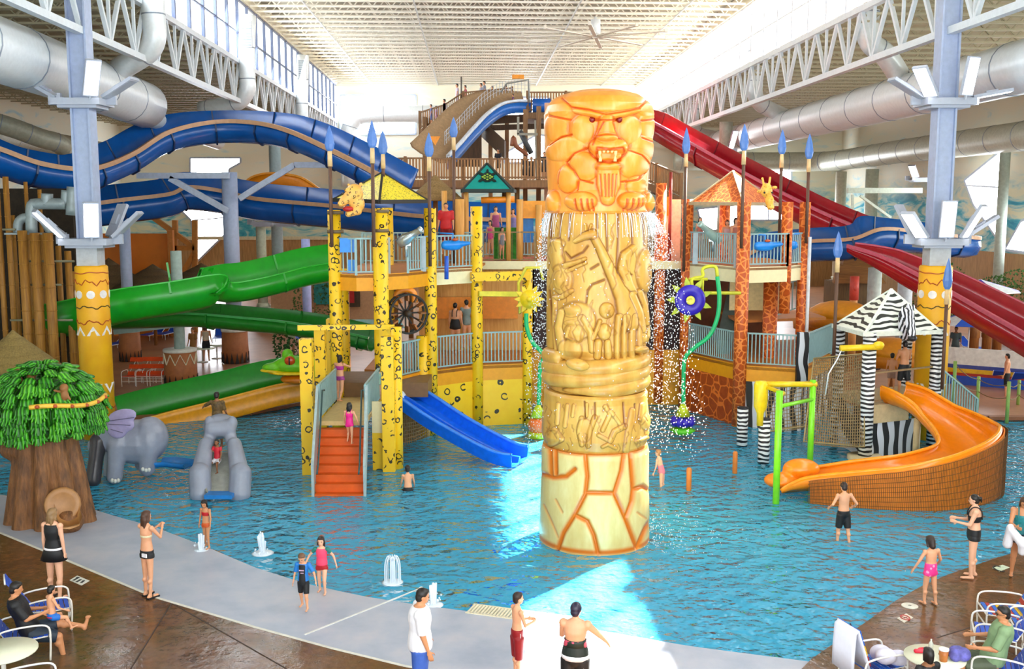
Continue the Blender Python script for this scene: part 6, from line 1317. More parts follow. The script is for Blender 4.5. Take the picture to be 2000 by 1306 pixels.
def person(label, at, H, h, skin=0, hair='short', hm=None, clothes=(), legs=((0, 3, 0), (0, 3, 0)), arms=((5, 9, 12, 0), (5, 9, 12, 0)), lean=0, head=(0, 0), fem=False, b=1.0, sit=None, vox=.013, face=True, group=None, shoes=None, straps=None, name='person'):
    kid = H < 1.3; hh = H / (5.9 if kid else 6.7 if H < 1.5 else 7.4); hipz = H * (.455 if kid else .49); tl = H - hh * 1.13 - hipz; D = radians
    X = V((1, 0, 0)); sp = V((0, sin(D(lean)), cos(D(lean)))); fw = V((0, cos(D(lean)), -sin(D(lean))))
    tab = [(-.16, .055, .05), (-.05, .088, .066), (.08, .096 if fem else .09, .07), (.25, .088, .066), (.45, .072 if fem else .078, .058), (.7, .086, .07 if fem else .066), (.86, .088, .06), (.95, .07, .05), (1.02, .035, .036)]
    sec = lambda t, k=1.0: (sp * (t * tl), X * (np.interp(t, [q[0] for q in tab], [q[1] for q in tab]) * H * b * k), fw * (np.interp(t, [q[0] for q in tab], [q[2] for q in tab]) * H * b * k))
    sw = H * (.098 if fem else .106) * (.5 + .5 * b); body = MB(); loft(body, [sec(q[0]) for q in tab])
    Lg = []; tlen, slen = hipz * .49, hipz * .43
    for i, s in enumerate((-1, 1)):
        f, a, kn = (D(q) for q in legs[i]); hp = X * (s * .05 * H * b) - sp * .02 * H
        td = V((s * sin(a), sin(f) * cos(a), -cos(f) * cos(a))); f2 = f - kn; sd = V((s * sin(a) * .5, sin(f2), -cos(f2))).normalized(); kp = hp + td * tlen; ap = kp + sd * slen
        fd = V((s * .12, 1, 0)).normalized() if abs(f2) < .6 else V((0, cos(f2), sin(f2))) * .8 + V((0, 0, .2 * abs(f2))); fd = (V((s * .1, cos(min(0, f2 + .3)) if f2 < -.3 else 1, sin(min(0, f2 + .3)) if f2 < -.3 else 0))).normalized() if sit is None else (V((s * .1, cos(f2), sin(f2)))).normalized()
        heel = ap + sd * .028 * H - fd * .02 * H; toe = ap + sd * .034 * H + fd * .09 * H; Lg.append((hp, kp, ap, heel, toe, sd))
        rc(body, hp, kp, .052 * H * b, .034 * H * b); rc(body, kp, ap, .033 * H * b, .021 * H); body.ell(kp + sd * slen * .3 - V((0, .012 * H, 0)), .034 * H * b, n=10, m=6); rc(body, ap, heel, .021 * H, .022 * H, 8); rc(body, heel, toe, .022 * H, .016 * H, 8); body.ell(toe, (.026 * H, .03 * H, .014 * H), n=8, m=5)
    Ar = []
    for i, s in enumerate((-1, 1)):
        f, a, el, inw = (D(q) for q in arms[i]); sh = sp * (.885 * tl) + X * (s * sw); ud = V((s * sin(a), sin(f) * cos(a), -cos(f) * cos(a)))
        f2 = f + el; e2 = V((s * sin(a) * .6 - s * sin(inw), sin(f2) * cos(inw), -cos(f2) * cos(inw))).normalized(); ep_ = sh + ud * .168 * H; wp_ = ep_ + e2 * .14 * H; Ar.append((sh, ep_, wp_))
        body.ell(sh, .036 * H * b, n=10, m=6); rc(body, sh, ep_, .031 * H * b, .022 * H * b, 10); rc(body, ep_, wp_, .023 * H * b, .015 * H, 10)
        nrm = (X * -s - e2 * (X * -s).dot(e2)).normalized(); wd = e2.cross(nrm).normalized(); wd = wd if wd.y >= 0 else -wd; pc = wp_ + e2 * .028 * H
        Rm = Matrix((wd, nrm, e2)).transposed(); body.ell(pc, (.024 * H, .011 * H, .03 * H), R=Rm, n=10, m=6)
        for q, L_ in ((-1.5, .036), (-.5, .045), (.5, .049), (1.5, .044)):
            p0 = pc + e2 * .022 * H + wd * (q * .0115 * H); p1 = p0 + (e2 + wd * q * .06 + nrm * .12).normalized() * L_ * .55 * H; p2 = p1 + (e2 + nrm * .55).normalized() * L_ * .5 * H; rc(body, p0, p1, .0075 * H, .0065 * H, 6); rc(body, p1, p2, .0062 * H, .0052 * H, 6)
        t0 = pc - e2 * .012 * H + wd * .018 * H; t1 = t0 + (wd * .8 + e2 * .7 + nrm * .3).normalized() * .026 * H; rc(body, t0, t1, .0085 * H, .0075 * H, 6); rc(body, t1, t1 + (e2 + wd * .2 + nrm * .3).normalized() * .02 * H, .007 * H, .006 * H, 6)
    nb = sp * tl; yaw, pit = D(head[0]), D(head[1]); R = Matrix.Rotation(yaw, 3, 'Z') @ Matrix.Rotation(pit, 3, 'X'); hc_ = nb + V((0, .03 * hh, .1 * hh)) + R @ V((0, .06 * hh, .52 * hh)); q = lambda x, y, z: hc_ + R @ V((x * hh, y * hh, z * hh))
    rc(body, nb - sp * .03 * H, q(0, -.1, -.25), .033 * H * (.5 + .5 * b), .03 * H); body.ell(q(0, -.03, .08), (.345 * hh, .40 * hh, .40 * hh), R=R); body.ell(q(0, .1, -.2), (.25 * hh, .27 * hh, .27 * hh), R=R); body.ell(q(0, .40, -.06), (.05 * hh, .07 * hh, .10 * hh), R=R, n=8, m=6); body.ell(q(0, .3, -.3), (.13 * hh, .08 * hh, .05 * hh), R=R, n=8, m=5)
    for s in (-1, 1): body.ell(q(s * .345, -.04, -.04), (.04 * hh, .07 * hh, .11 * hh), R=R, n=8, m=6)
    # place: feet on the ground or pelvis at seat height
    low = min(min(l[3].z, l[4].z) for l in Lg) - .02 * H; dz = (sit if sit is not None else -low)
    RZ = Matrix.Rotation(D(h), 3, 'Z'); at = V(at); T = lambda p: at + RZ @ (V(p) + V((0, 0, dz)))
    def fin(mb): mb.v = [tuple(T(p)) for p in mb.v]; return mb
    g = thing(name, label, 'person', at, group); blend(fin(body), 'body', SK[skin], g, vox, iters=2)
    for cl in clothes:
        k = MB(); kk = cl.get('k', 1.1); gm = []
        if 'torso' in cl:
            t0, t1 = cl['torso']; ts = [t0] + [t for t in (-.05, .08, .25, .45, .7, .86, .95) if t0 + .02 < t < t1 - .02] + [t1]; fl_ = cl.get('flare', 0)
            xs = cl.get('xs', 1); loft(k, [(c_, x * xs, y) for c_, x, y in (sec(t, kk + fl_ * max(0, (t1 - t) / max(.01, t1 - t0))) for t in ts)])
        if 'legs' in cl:
            fr_ = cl['legs']; w_ = cl.get('lk', 1.18)
            for hp, kp, ap, *_ in Lg:
                if fr_ <= 1: e = hp.lerp(kp, fr_); r1 = (.052 + (.034 - .052) * fr_) * H * b * w_ * (1.05 + .12 * fr_)
                else: e = kp.lerp(ap, fr_ - 1); r1 = .034 * H * b * w_ * 1.1; k.cyl(hp, kp, .053 * H * b * w_, 14, .036 * H * b * w_ * 1.1); hp = kp
                k.cyl(hp + (hp - e).normalized() * .02 * H, e, .053 * H * b * w_ if fr_ <= 1 else .036 * H * b * w_ * 1.1, 14, r1)
        if 'sleeves' in cl:
            for sh, e, wp_ in Ar:
                k.ell(sh, .041 * H * b * (kk / 1.1), n=10, m=6); k.cyl(sh, sh.lerp(e, cl['sleeves']), .037 * H * b, 12, .034 * H * b)
        if 'skirt' in cl:
            t1, dn, wid = cl['skirt']; c0, x0, y0 = sec(t1, kk); c1, x1, y1 = sec(.08, kk * 1.06); loft(k, [(c0, x0, y0), (c1, x1, y1), (c1 - sp * dn * H, x1 * wid, y1 * wid)])
        nm = cl.get('name', 'swimsuit')
        if cl.get('raw'): fin(k).build(nm, cl['m'], g, smooth=True)
        else: blend(fin(k), nm, cl['m'], g, vox * 1.15, iters=2)
    if straps is not None:
        k = MB()
        for s in (-1, 1):
            pts = []
            for t, fb in ((.68, 1.06), (.86, 1.08), (.97, .6), (.97, -.6), (.86, -1.08), (.62, -1.06)):
                c_, x, y = sec(t); pts.append(c_ + X * s * .05 * H + y * fb + (sp * .012 * H if abs(fb) < 1 else V((0, 0, 0))))
            k.tube(spline(pts, 4), .008 * H, 6)
        fin(k).build('straps', straps, g, smooth=True)
    if hair:
        k = MB(); big = hair in ('long', 'bob', 'pony')
        k.ell(q(0, -.085, .15), (.375 * hh, .40 * hh, .385 * hh), R=R); k.ell(q(0, -.2, -.08), (.33 * hh, .27 * hh, .34 * hh), R=R)
        if hair == 'cap': k = MB(); k.ell(q(0, -.06, .12), (.385 * hh, .43 * hh, .43 * hh), R=R); k.ell(q(0, -.2, -.12), (.33 * hh, .28 * hh, .32 * hh), R=R)
        if hair == 'short': k.ell(q(0, .12, .36), (.26 * hh, .2 * hh, .14 * hh), R=R)
        if big:
            k.ell(q(0, .14, .36), (.27 * hh, .2 * hh, .13 * hh), R=R)
            for s in (-1, 1): rc(k, q(s * .31, .02, .1), q(s * .33, -.02, -.42), .12 * hh, .1 * hh, 8)
            rc(k, q(0, -.26, 0), q(0, -.24, -.45), .3 * hh, .26 * hh)
        if hair == 'long':
            for x in (-.2, 0, .2): rc(k, q(x, -.28, -.3), q(x * 1.05, -.30, -1.1), .2 * hh, .09 * hh, 8)
        if hair == 'pony': k = MB(); k.ell(q(0, -.085, .15), (.375 * hh, .40 * hh, .385 * hh), R=R); k.ell(q(0, -.2, -.08), (.33 * hh, .27 * hh, .32 * hh), R=R); k.ell(q(0, -.55, .12), (.15 * hh, .17 * hh, .16 * hh), R=R); rc(k, q(0, -.58, .1), q(0, -.62, -.25), .13 * hh, .05 * hh, 8)
        blend(fin(k), 'swim_cap' if hair == 'cap' else 'hair', hm or HB, g, max(vox, .012), iters=1)
    if face:
        for s in (-1, 1): k = MB(); k.ell(q(s * .14, .355, .03), (.045 * hh, .03 * hh, .03 * hh), R=R, n=8, m=6); fin(k).build('eye', HD, g, smooth=True); k = MB(); k.bar(q(s * .08, .37, .12), q(s * .22, .33, .12), .02 * hh, .025 * hh); fin(k).build('eyebrow', hm or HB, g)
        k = MB(); k.ell(q(0, .355, -.27), (.09 * hh, .03 * hh, .025 * hh), R=R, n=8, m=5); fin(k).build('lips', M('b4584c', .4), g, smooth=True)
    if shoes is not None:
        for hp, kp, ap, heel, toe, sd in Lg: k = MB(); d = (toe - heel); k.bar(heel - d * .2 - V((0, 0, .018 * H)), toe + d * .22 - V((0, 0, .012 * H)), .055 * H, .018 * H); k.tube([heel + d * .3 + X * .028 * H, heel + d * .5 + V((0, 0, .03 * H)), heel + d * .3 - X * .028 * H], .006 * H, 5); fin(k).build('sandal', shoes, g)
    g['_'] = 0; del g['_']; return g, T, q
redm, pinkm, tealm = M('b3121c', .55), M('f0446a', .55, var=.08), M('1f7f86', .5, var=.3, scale=30)
WL_ = G(110, 1168)
person('woman in black tank top, white belt and flared black skirt seen from behind', WL_, 1.70, -12, 3, 'long', HL, [dict(m=black, torso=(.1, .93), k=1.1, name='tank_top'), dict(m=black, skirt=(.16, .1, 1.32), k=1.14, name='skirt', raw=1), dict(m=white_c, torso=(.12, .2), k=1.16, name='belt', raw=1)], ((3, 4, 2), (-6, 7, 4)), ((0, 7, 8, 0), (-2, 8, 6, 0)), head=(-12, -5), fem=True, shoes=black, face=False)
g_, T_, q_ = person('girl with long brown hair in black and white bikini standing at the deck edge', G(291, 1165), 1.63, -28, 0, 'long', HB, [dict(m=M('e2d8b0', .6), torso=(.56, .64), k=1.06, name='bikini_top'), dict(m=black, torso=(-.15, .13), legs=.12, k=1.08, name='bikini_bottom')], ((2, 2, 2), (-3, 3, 3)), ((40, 8, 85, 35), (38, 8, 88, 35)), fem=True, b=.88, shoes=black, face=True, head=(-10, -4))
k = MB(); k.box(T_((.055, -.115, .0)) + V((0, 0, 0)), (.12, .02, .07), rz=radians(-28)); k.build('white_patch', white_c, g_)
person('small child in red bikini top and orange bottoms at the water edge', G(404, 1070, -.06), 1.08, 158, 1, 'bob', HD, [dict(m=redm, torso=(.55, .78), name='bikini_top'), dict(m=M('c8541c', .55), torso=(-.15, .14), legs=.12, name='bikini_bottom')], ((8, 5, 10), (-8, 5, 4)), ((4, 10, 12, 0), (-4, 14, 10, 0)), head=(15, -22), b=.9, vox=.011)
g_, T_, q_ = person('small boy in black and blue wetsuit walking on the pale beach', G(594, 1189, -.03), 1.08, 172, 0, 'short', M('6a4a34', .5), [dict(m=M('1a76c8', .55), torso=(.0, .94), sleeves=.85, k=1.1, name='blue_suit'), dict(m=black, torso=(-.15, .92), xs=.86, k=1.17, name='black_front'), dict(m=black, torso=(-.15, .12), legs=.8, lk=1.12, k=1.12, name='black_shorts')], ((14, 4, 18), (-10, 4, 12)), ((8, 34, 14, 0), (0, 14, 14, 0)), head=(0, -30), vox=.011)
k = MB(); k.box(T_((0, .09, .25)), (.09, .012, .02), rz=radians(172)); k.box(T_((-.01, .09, .2)), (.06, .014, .012), rz=radians(172)); k.build('chest_print', M('c9a6c0', .6), g_)
person('small girl in hot pink rash top and red bottoms running from the water', G(630, 1158, -.06), 1.12, 176, 3, 'long', HK, [dict(m=redm, torso=(-.15, .2), legs=.15, k=1.09, name='swim_bottom'), dict(m=pinkm, torso=(.08, .93), k=1.14, name='rash_top'), dict(m=M('1d7468', .5), sleeves=.5, torso=(.82, .93), k=1.1, name='teal_sleeves')], ((22, 2, 30), (-8, 3, 8)), ((-18, 32, 22, 0), (-5, 42, 30, 0)), head=(0, -8), vox=.011)
person('dark haired man in white T-shirt and blue shorts in profile at the bottom edge', V((-1.36, 14.45, 0)), 1.76, -82, 1, 'short', HD, [dict(m=white_c, torso=(-.02, 1.0), sleeves=.95, k=1.2, name='t_shirt'), dict(m=M('3a5eb4', .6), torso=(-.15, .15), legs=.95, k=1.12, name='blue_shorts')], ((2, 3, 2), (-2, 3, 2)), ((8, 6, 10, 0), (6, 6, 12, 0)), b=1.28, head=(6, -14))
g_, T_, q_ = person('boy in dark red shorts with white side stripe looking at the totem', V((.08, 15.35, 0)), 1.36, -62, 0, 'short', HK, [dict(m=M('8e0f18', .55, var=.1), torso=(-.15, .22), legs=1.1, lk=1.4, k=1.14, name='red_shorts')], ((2, 3, 2), (-2, 3, 2)), ((14, 8, 75, 30), (14, 8, 75, 30)), head=(-10, -2), b=.86)
k = MB(); k.bar(T_((.11, 0, .06)), T_((.115, 0, -.26)), .025, .008, up=(1, 0, 0)); k.bar(T_((.1, -.06, -.33)), T_((.1, .06, -.33)), .02, .03); k.build('white_stripe', white_c, g_)
flor = NT('floral swim print'); co = flor.co(); vo = flor.new('ShaderNodeTexVoronoi', i_Vector=co, i_Scale=9.0).outputs; flor = flor.fin(flor.mix(flor.math('LESS_THAN', vo['Distance'], .42), '1c2a24', 'd8506a'), .55)
g_, T_, q_ = person('woman in dark swim cap and black halter suit with white belt, arm stretched right', V((.92, 14.2, 0)), 1.64, -14, 0, 'cap', M('241e34', .35), [dict(m=M('14201c', .55), torso=(.1, .52), k=1.1, name='swim_top'), dict(m=flor, torso=(.34, .5), k=1.125, name='floral_print', raw=1), dict(m=white_c, torso=(.0, .12), k=1.13, name='white_belt', raw=1), dict(m=black, torso=(-.16, .06), legs=.7, k=1.1, name='swim_shorts')], ((0, 3, 0), (2, 3, 2)), ((30, 10, 100, 50), (30, 38, 14, 0)), fem=True, b=1.2, head=(-14, -4), face=False)
k = MB(); 
for x in (.1, .135): k.bar(T_((x, -.1, -.04)), T_((x + .01, -.1, -.3)), .012, .01)
k.build('white_piping', white_c, g_)
person('boy in black swim trunks wading in the pool before the orange slide', G(1645, 1066, -.2), 1.42, 8, 0, 'short', HK, [dict(m=black, torso=(-.15, .18), legs=.85, lk=1.25, k=1.12, name='swim_trunks')], ((6, 4, 6), (-8, 4, 6)), ((-14, 34, 70, 20), (-14, 34, 70, 20)), head=(0, -12), face=False)
pinkp = NT('pink swim print'); vo = pinkp.new('ShaderNodeTexVoronoi', i_Vector=pinkp.co(), i_Scale=14.0).outputs; pinkp = pinkp.fin(pinkp.mix(pinkp.math('LESS_THAN', vo['Distance'], .34), 'f03a90', 'f59ac0'), .55)
person('small girl in pink patterned swimsuit seen from behind on the right deck', G(1814, 1180), 1.28, 14, 0, 'bob', HK, [dict(m=pinkp, torso=(-.16, .4), legs=.1, k=1.09, name='swimsuit')], ((6, 3, 8), (-6, 4, 2)), ((6, 30, 18, 0), (10, 26, 40, 0)), head=(0, -18), face=False)
person('woman in black two piece swimsuit with hair bun standing at the pool edge', G(1897, 1128), 1.66, 72, 3, 'pony', HD, [dict(m=black, torso=(.5, .72), k=1.09, name='swim_top'), dict(m=black, torso=(-.16, .26), legs=.1, k=1.08, name='swim_bottom')], ((4, 2, 4), (-3, 2, 2)), ((22, 6, 72, 25), (22, 6, 78, 25)), fem=True, b=1.08, straps=black, head=(-6, -8))
g_, T_, q_ = person('woman in teal swimsuit holding a white towel at the right edge', G(1990, 1128), 1.66, 158, 1, 'bob', HB, [dict(m=tealm, torso=(.1, .76), k=1.1, name='swim_top'), dict(m=navy, torso=(-.16, .14), legs=.2, k=1.1, name='swim_bottom')], ((20, 4, 22), (-6, 4, 8)), ((28, 8, 60, 28), (28, 10, 62, 28)), fem=True, b=1.08, straps=tealm, head=(5, -28))
k = MB(); k.smooth = True
for s in (-1, 1): rc(k, T_((s * .22, .26, .22)), T_((s * .26, .2, -.12)), .09, .1)
rc(k, T_((-.22, .28, .2)), T_((0, .33, -.06)), .08, .1); rc(k, T_((.22, .28, .2)), T_((0, .33, -.06)), .08, .1); rc(k, T_((0, .33, -.05)), T_((0, .3, -.22)), .1, .08)
o = blend(k, 'towel', white_c, None, .018, loc=T_((0, .3, -.2))); tag(o, 'white towel gathered in the hands of the woman in teal', 'towel')
person('boy in black trunks sitting in shallow water with his back to us', G(797, 962, -.12), 1.2, 8, 0, 'short', HD, [dict(m=black, torso=(-.16, .16), legs=.6, k=1.12, name='swim_trunks')], ((80, 18, 60), (80, 18, 60)), ((14, 10, 30, 0), (14, 10, 30, 0)), lean=12, sit=.08, face=False)
person('little girl in bright pink swimsuit running up the orange stairs', V((P(682, 800, 27.0).x, 27.0, 1.02)), 1.1, -8, 0, 'long', HD, [dict(m=M('e8208a', .5), torso=(-.16, .8), legs=.1, k=1.09, name='swimsuit')], ((30, 3, 50), (-4, 3, 10)), ((12, 12, 20, 0), (-10, 30, 10, 0)), straps=M('e8208a', .5), face=False, vox=.015)
person('girl in purple patterned bikini at the top landing shading her eyes', V((P(664, 730, 30.5).x, 30.5, 1.5)), 1.38, -20, 0, 'bob', HD, [dict(m=M('a8268c', .5, var=.4, scale=30), torso=(.52, .8), name='bikini_top'), dict(m=M('9c3a8c', .5, var=.5, scale=30), torso=(-.16, .14), legs=.12, name='bikini_bottom')], ((4, 3, 6), (-10, 3, 20)), ((20, 20, 60, 0), (60, 30, 90, 30)), face=False, vox=.015)
person('child with dark hair leaning behind the right leopard post of the steps', V((P(738, 735, 30.6).x, 30.6, 1.5)), 1.05, 30, 0, 'bob', HD, [dict(m=M('8fae9a', .6), torso=(-.1, .9), sleeves=.6, name='shirt')], face=False, vox=.02)
person('person in camouflage shirt standing on the elephant slide looking at the frog slide', V((P(424, 800, 27.6).x, 27.6, .78)), 1.5, -5, 2, 'short', HD, [dict(m=M('5c4620', .6, var=.6, scale=14), torso=(-.02, .96), sleeves=.9, k=1.16, name='camouflage_shirt'), dict(m=black, torso=(-.16, .14), legs=1.2, name='shorts')], ((4, 5, 4), (-4, 5, 4)), ((10, 60, 60, 0), (6, 14, 40, 10)), face=False, vox=.016)
person('toddler in red shirt sitting on the elephant slide', V((P(425, 900, 26.5).x, 26.5, .62)), 1.0, 165, 2, 'short', HD, [dict(m=M('c81c30', .55), torso=(.0, .95), sleeves=.5, name='shirt'), dict(m=M('d8d4d8', .6), torso=(-.16, .12), legs=.7, name='shorts')], ((75, 12, 70), (75, 12, 70)), ((20, 14, 20, 0), (30, 10, 30, 0)), sit=.1, vox=.014)
person('man in black trunks standing at the top of the orange slide', V((P(1766, 720, 31.3).x, 31.3, ZD)), 1.64, 6, 1, 'short', HD, [dict(m=black, torso=(-.16, .2), legs=.95, lk=1.25, k=1.12, name='swim_trunks')], ((6, 4, 6), (-6, 4, 6)), ((20, 8, 70, 30), (20, 8, 70, 30)), face=False, vox=.018)
person('child with dark hair waiting beside the man on the zebra deck', V((P(1741, 740, 32.2).x, 32.2, ZD)), 1.15, -20, 1, 'short', HD, [dict(m=M('8a6a5c', .6), torso=(-.16, .2), legs=.7, name='swim_trunks')], face=False, vox=.02)
person('child in the spray half hidden behind the totem base', G(1292, 962, -.25), 1.15, 60, 3, 'short', M('a87a50', .5), [dict(m=M('e07a90', .55), torso=(-.16, .5), name='swimsuit')], face=False, vox=.018, lean=15)
# further figures on the towers
def far_person(label, u, v_head, y, H, h, sk, hr, hm, clothes, **kw):
    p = P(u, v_head, y); return person(label, V((p.x, y, p.z - H)), H, h, sk, hr, hm, clothes, face=False, vox=.026, **kw)
far_person('woman in black open back swimsuit on the lower leopard deck', 889, 594, 36.6, 1.72, -10, 0, 'pony', HD, [dict(m=black, torso=(-.16, .5), legs=.1, k=1.09, name='swimsuit')], fem=True, b=1.1, straps=black)
far_person('person in grey swimwear beside the woman in the black open back suit', 911, 588, 37.2, 1.72, 20, 0, 'short', HD, [dict(m=M('7a8a86', .6), torso=(-.1, .9), sleeves=.4, name='shirt')])
far_person('person in red shirt and red shorts on the upper leopard deck', 871, 399, 36.0, 1.76, 175, 1, 'short', HD, [dict(m=M('c01218', .6), torso=(-.05, .96), sleeves=.9, k=1.2, name='shirt'), dict(m=M('7a0c12', .6), torso=(-.16, .14), legs=.9, name='shorts')], b=1.15)
for a in ((958, 432, 39.2, 1.25, 150, 'child in pink top on the rear deck behind the leopard posts', 'e04a8a'), (980, 445, 39.0, 1.2, -140, 'child in grey top standing on the rear deck behind the green panel', '8a8f9a'), (1002, 410, 40.2, 1.6, 170, 'adult in violet top on the rear deck under the orange roller', '8f86c8'), (968, 405, 40.6, 1.6, 190, 'adult in dark pink top at the back of the rear deck', 'a84a7a'), (1368, 426, 37.0, 1.15, 170, 'child peering past the silver cannon on the giraffe deck', 'c86a5a'), (1421, 432, 37.0, 1.35, 160, 'child with dark hair near the middle of the giraffe deck', 'd8b0b0'), (1437, 428, 36.4, 1.45, 200, 'child with dark hair beside the front giraffe post', 'b06a5a')):
    far_person(a[5], a[0], a[1], a[2], a[3], a[4], 0, 'bob', HD, [dict(m=M(a[6], .6), torso=(-.16, .85), name='swimsuit')])
for a in ((842, 205, 69.6, 1.5, 'person in blue grey at the low end of the tower queue', '6a76a8'), (852, 208, 69.4, 1.35, 'person in pale pink near the low end of the tower queue', 'c09ab0'), (868, 195, 69.6, 1.7, 'person in purple where the queue stair begins to climb', '7a4aa8'), (893, 165, 69.8, 1.7, 'person with white shirt by the flag pole on the tower stair', 'd8c8d8'), (909, 168, 69.8, 1.65, 'person in red top just right of the flag pole on the tower', 'b85a6a'), (940, 164, 69.8, 1.7, 'person in grey in the middle of the tower queue', '9a98a8'), (946, 160, 70.4, 1.75, 'dark haired person behind the grey one in the tower queue', '8a8a96'), (962, 169, 69.8, 1.6, 'person in blue grey near the top of the tower queue', '8a94b0'), (988, 166, 69.4, 1.65, 'person first in line at the top of the wide slide', '8c86a0'), (1002, 184, 68.2, .95, 'small child in violet sitting at the wide slide entry', '6a3a80')):
    far_person(a[4], a[0], a[1], a[2], a[3], 100, 0, 'short', HD, [dict(m=M(a[5], .6), torso=(-.16, .93), sleeves=.7, legs=.7, name='shirt')])
for a in ((1026, 305, 60, 'dark silhouetted person on the timber platform near the brown pipe'), (1038, 307, 60.5, 'second dark silhouetted person on the timber platform'), (1063, 298, 59.5, 'dark silhouetted person by the white patch right of the timber post'), (973, 292, 62, 'person in brown standing on the tower stairs')):
    far_person(a[3], a[0], a[1], a[2], 1.6, 150, 1, 'short', HD, [dict(m=M('1c1c24', .6), torso=(-.16, .93), sleeves=.8, legs=.8, name='shirt')])
far_person('man in black trunks walking on the far right deck past the blue loungers', 1969, 693, 39.5, 1.72, 60, 0, 'short', HD, [dict(m=black, torso=(-.16, .2), legs=.9, name='swim_trunks')])
far_person('person in tan shirt standing behind the patterned drum at the left rear', 376, 642, 49, 1.7, 160, 1, 'short', HB, [dict(m=M('a8743c', .6), torso=(-.1, .95), sleeves=.8, legs=.9, name='shirt')])
far_person('woman in black skirt standing by the white tables at the left rear', 401, 636, 48, 1.7, 10, 0, 'long', HB, [dict(m=black, torso=(-.1, .2), legs=.6, name='skirt'), dict(m=M('c9b8a0', .6), torso=(.2, .9), name='top')])
far_person('person in dark top standing under the blue and white umbrellas at the right rear', 1868, 640, 46, 1.65, 150, 2, 'short', HD, [dict(m=M('3a4a4a', .6), torso=(-.1, .95), sleeves=.8, legs=.9, name='shirt')])
# seated near the balcony
g_, T_, q_ = person('man in sage green T-shirt and glasses sitting in the lower right corner', V((7.38, 15.0, 0)), 1.76, 68, 1, 'short', HD, [dict(m=M('7f9c72', .65, var=.06), torso=(-.04, 1.0), sleeves=.98, k=1.2, name='t_shirt'), dict(m=M('4c5640', .6), torso=(-.16, .12), legs=.95, lk=1.2, name='shorts')], ((84, 14, 80), (80, 14, 78)), ((24, 16, 62, 12), (28, 12, 55, 10)), lean=-14, sit=.47, b=1.3, head=(12, -8))
k = MB()
for s in (-1, 1): k.tube([T_(q_(s * .14 + .1 * cos(t), .40, .02 + .075 * sin(t))) for t in np.linspace(0, 6.283, 11)[:-1]], .004, 5, closed=True); k.bar(T_(q_(s * .24, .38, .03)), T_(q_(s * .36, -.02, .03)), .006)
k.bar(T_(q_(-.05, .42, .03)), T_(q_(.05, .42, .03)), .006); k.build('glasses', black, g_)
sm = V((-7.95, 16.15, 0))
person('man in black T-shirt sitting cross-legged in a white framed chair', sm, 1.76, -66, 1, 'short', HD, [dict(m=black, torso=(-.04, 1.0), sleeves=.95, k=1.18, name='t_shirt'), dict(m=M('1d2c3c', .6), torso=(-.16, .14), legs=.95, lk=1.25, name='shorts')], ((96, -4, 22), (76, 4, 66)), ((30, 8, 62, 20), (32, 8, 66, 24)), lean=-20, sit=.45, b=1.18, head=(0, -14), face=False)
person('bare chested toddler in blue and red trunks on the lap of the black shirted man', sm + V((.33, .08, 0)), .95, -40, 0, 'short', HD, [dict(m=M('1c6cc8', .6), torso=(-.16, .16), legs=.5, k=1.14, name='swim_trunks'), dict(m=M('d0243c', .6), torso=(-.06, .0), k=1.18, name='red_trim', raw=1)], ((78, 16, 60), (78, 16, 60)), ((20, 14, 40, 0), (20, 14, 40, 0)), sit=.66, head=(10, -8), face=False)
# ------------------------------------------------------------------ chairs, tables, fountains, small things
fw_ = M('eeebe4', .35, var=.03); blue_st = M('1c4fc0', .5, var=.1); cols3 = [M('1f63c8', .5), M('e6b818', .5), M('b02a1c', .5), M('1c3f96', .5)]
def strap_chair(label, at, rz, mats=None, group='white framed strap chairs', back=58, name='strap_chair', n=8):
    """tube frame with arms, seat and back of separate straps; made at the origin, then turned"""
    g = thing(name, label, 'chair', (0, 0, 0), group); mats = mats or [blue_st]; W = .3; a = radians(back); bk = lambda q: V((0, -.28 - q * cos(a), .36 + q * sin(a))); k = MB()
    for s in (-1, 1): k.tube(spline([V((s * W, .32, 0)), V((s * W, .34, .42)), V((s * W, .30, .58)), V((s * W, .1, .62)), V((s * W, -.3, .60)), V((s * W, -.42, .5)), V((s * W, -.46, .0))], 4), .016, 8); k.tube([V((s * .26, .3, .40)), V((s * .26, -.28, .36)), bk(.75)], .016, 8)
    k.tube([bk(.75) + V((-.26, 0, 0)), bk(.75) + V((.26, 0, 0))], .016, 8); k.tube([V((-W, .33, .2)), V((W, .33, .2))], .014, 8); k.tube([V((-W, .33, .40)), V((W, .33, .40))], .016, 8); k.tube([V((-W, -.44, .2)), V((W, -.44, .2))], .014, 8); k.build('frame', fw_, g)
    for j in range(n): y = .27 - j * .54 / (n - 1); k = MB(); k.box((0, y, .415 - (.27 - y) * .07), (.54, .5 / n, .012)); k.build('seat_strap', mats[j % len(mats)], g)
    for j in range(n): p = bk(.08 + j * .64 / (n - 1)); k = MB(); k.box(p + V((0, .02, .01)), (.54, .012, .58 / n), R=Matrix.Rotation(-(pi / 2 - a), 3, 'X').inverted()); k.build('back_strap', mats[j % len(mats)], g)
    g.location = at; g.rotation_euler = (0, 0, radians(rz)); return g
c1 = strap_chair('white framed blue strap chair under the man in the black T-shirt', (sm.x - .03, sm.y - .02, 0), -66)
def more(label, at, rz, src=c1): return dup(src, at, label, radians(rz))
more('white framed blue strap chair empty behind the black shirted man', (-8.15, 17.3, 0), -62); more('white framed chair corner cut by the lower left frame edge', (-7.02, 14.2, 0), -64)
c2 = strap_chair('strap chair with striped back and a white towel hung over it', (5.62, 15.05, 0), -72, [cols3[0], cols3[0], cols3[3]], back=70); 
for o, m in zip([x for x in c2.children if x.name.startswith('back_strap')], [cols3[3], cols3[2], cols3[2], cols3[1], cols3[1], cols3[0], cols3[0], cols3[0]]): o.data.materials[0] = m
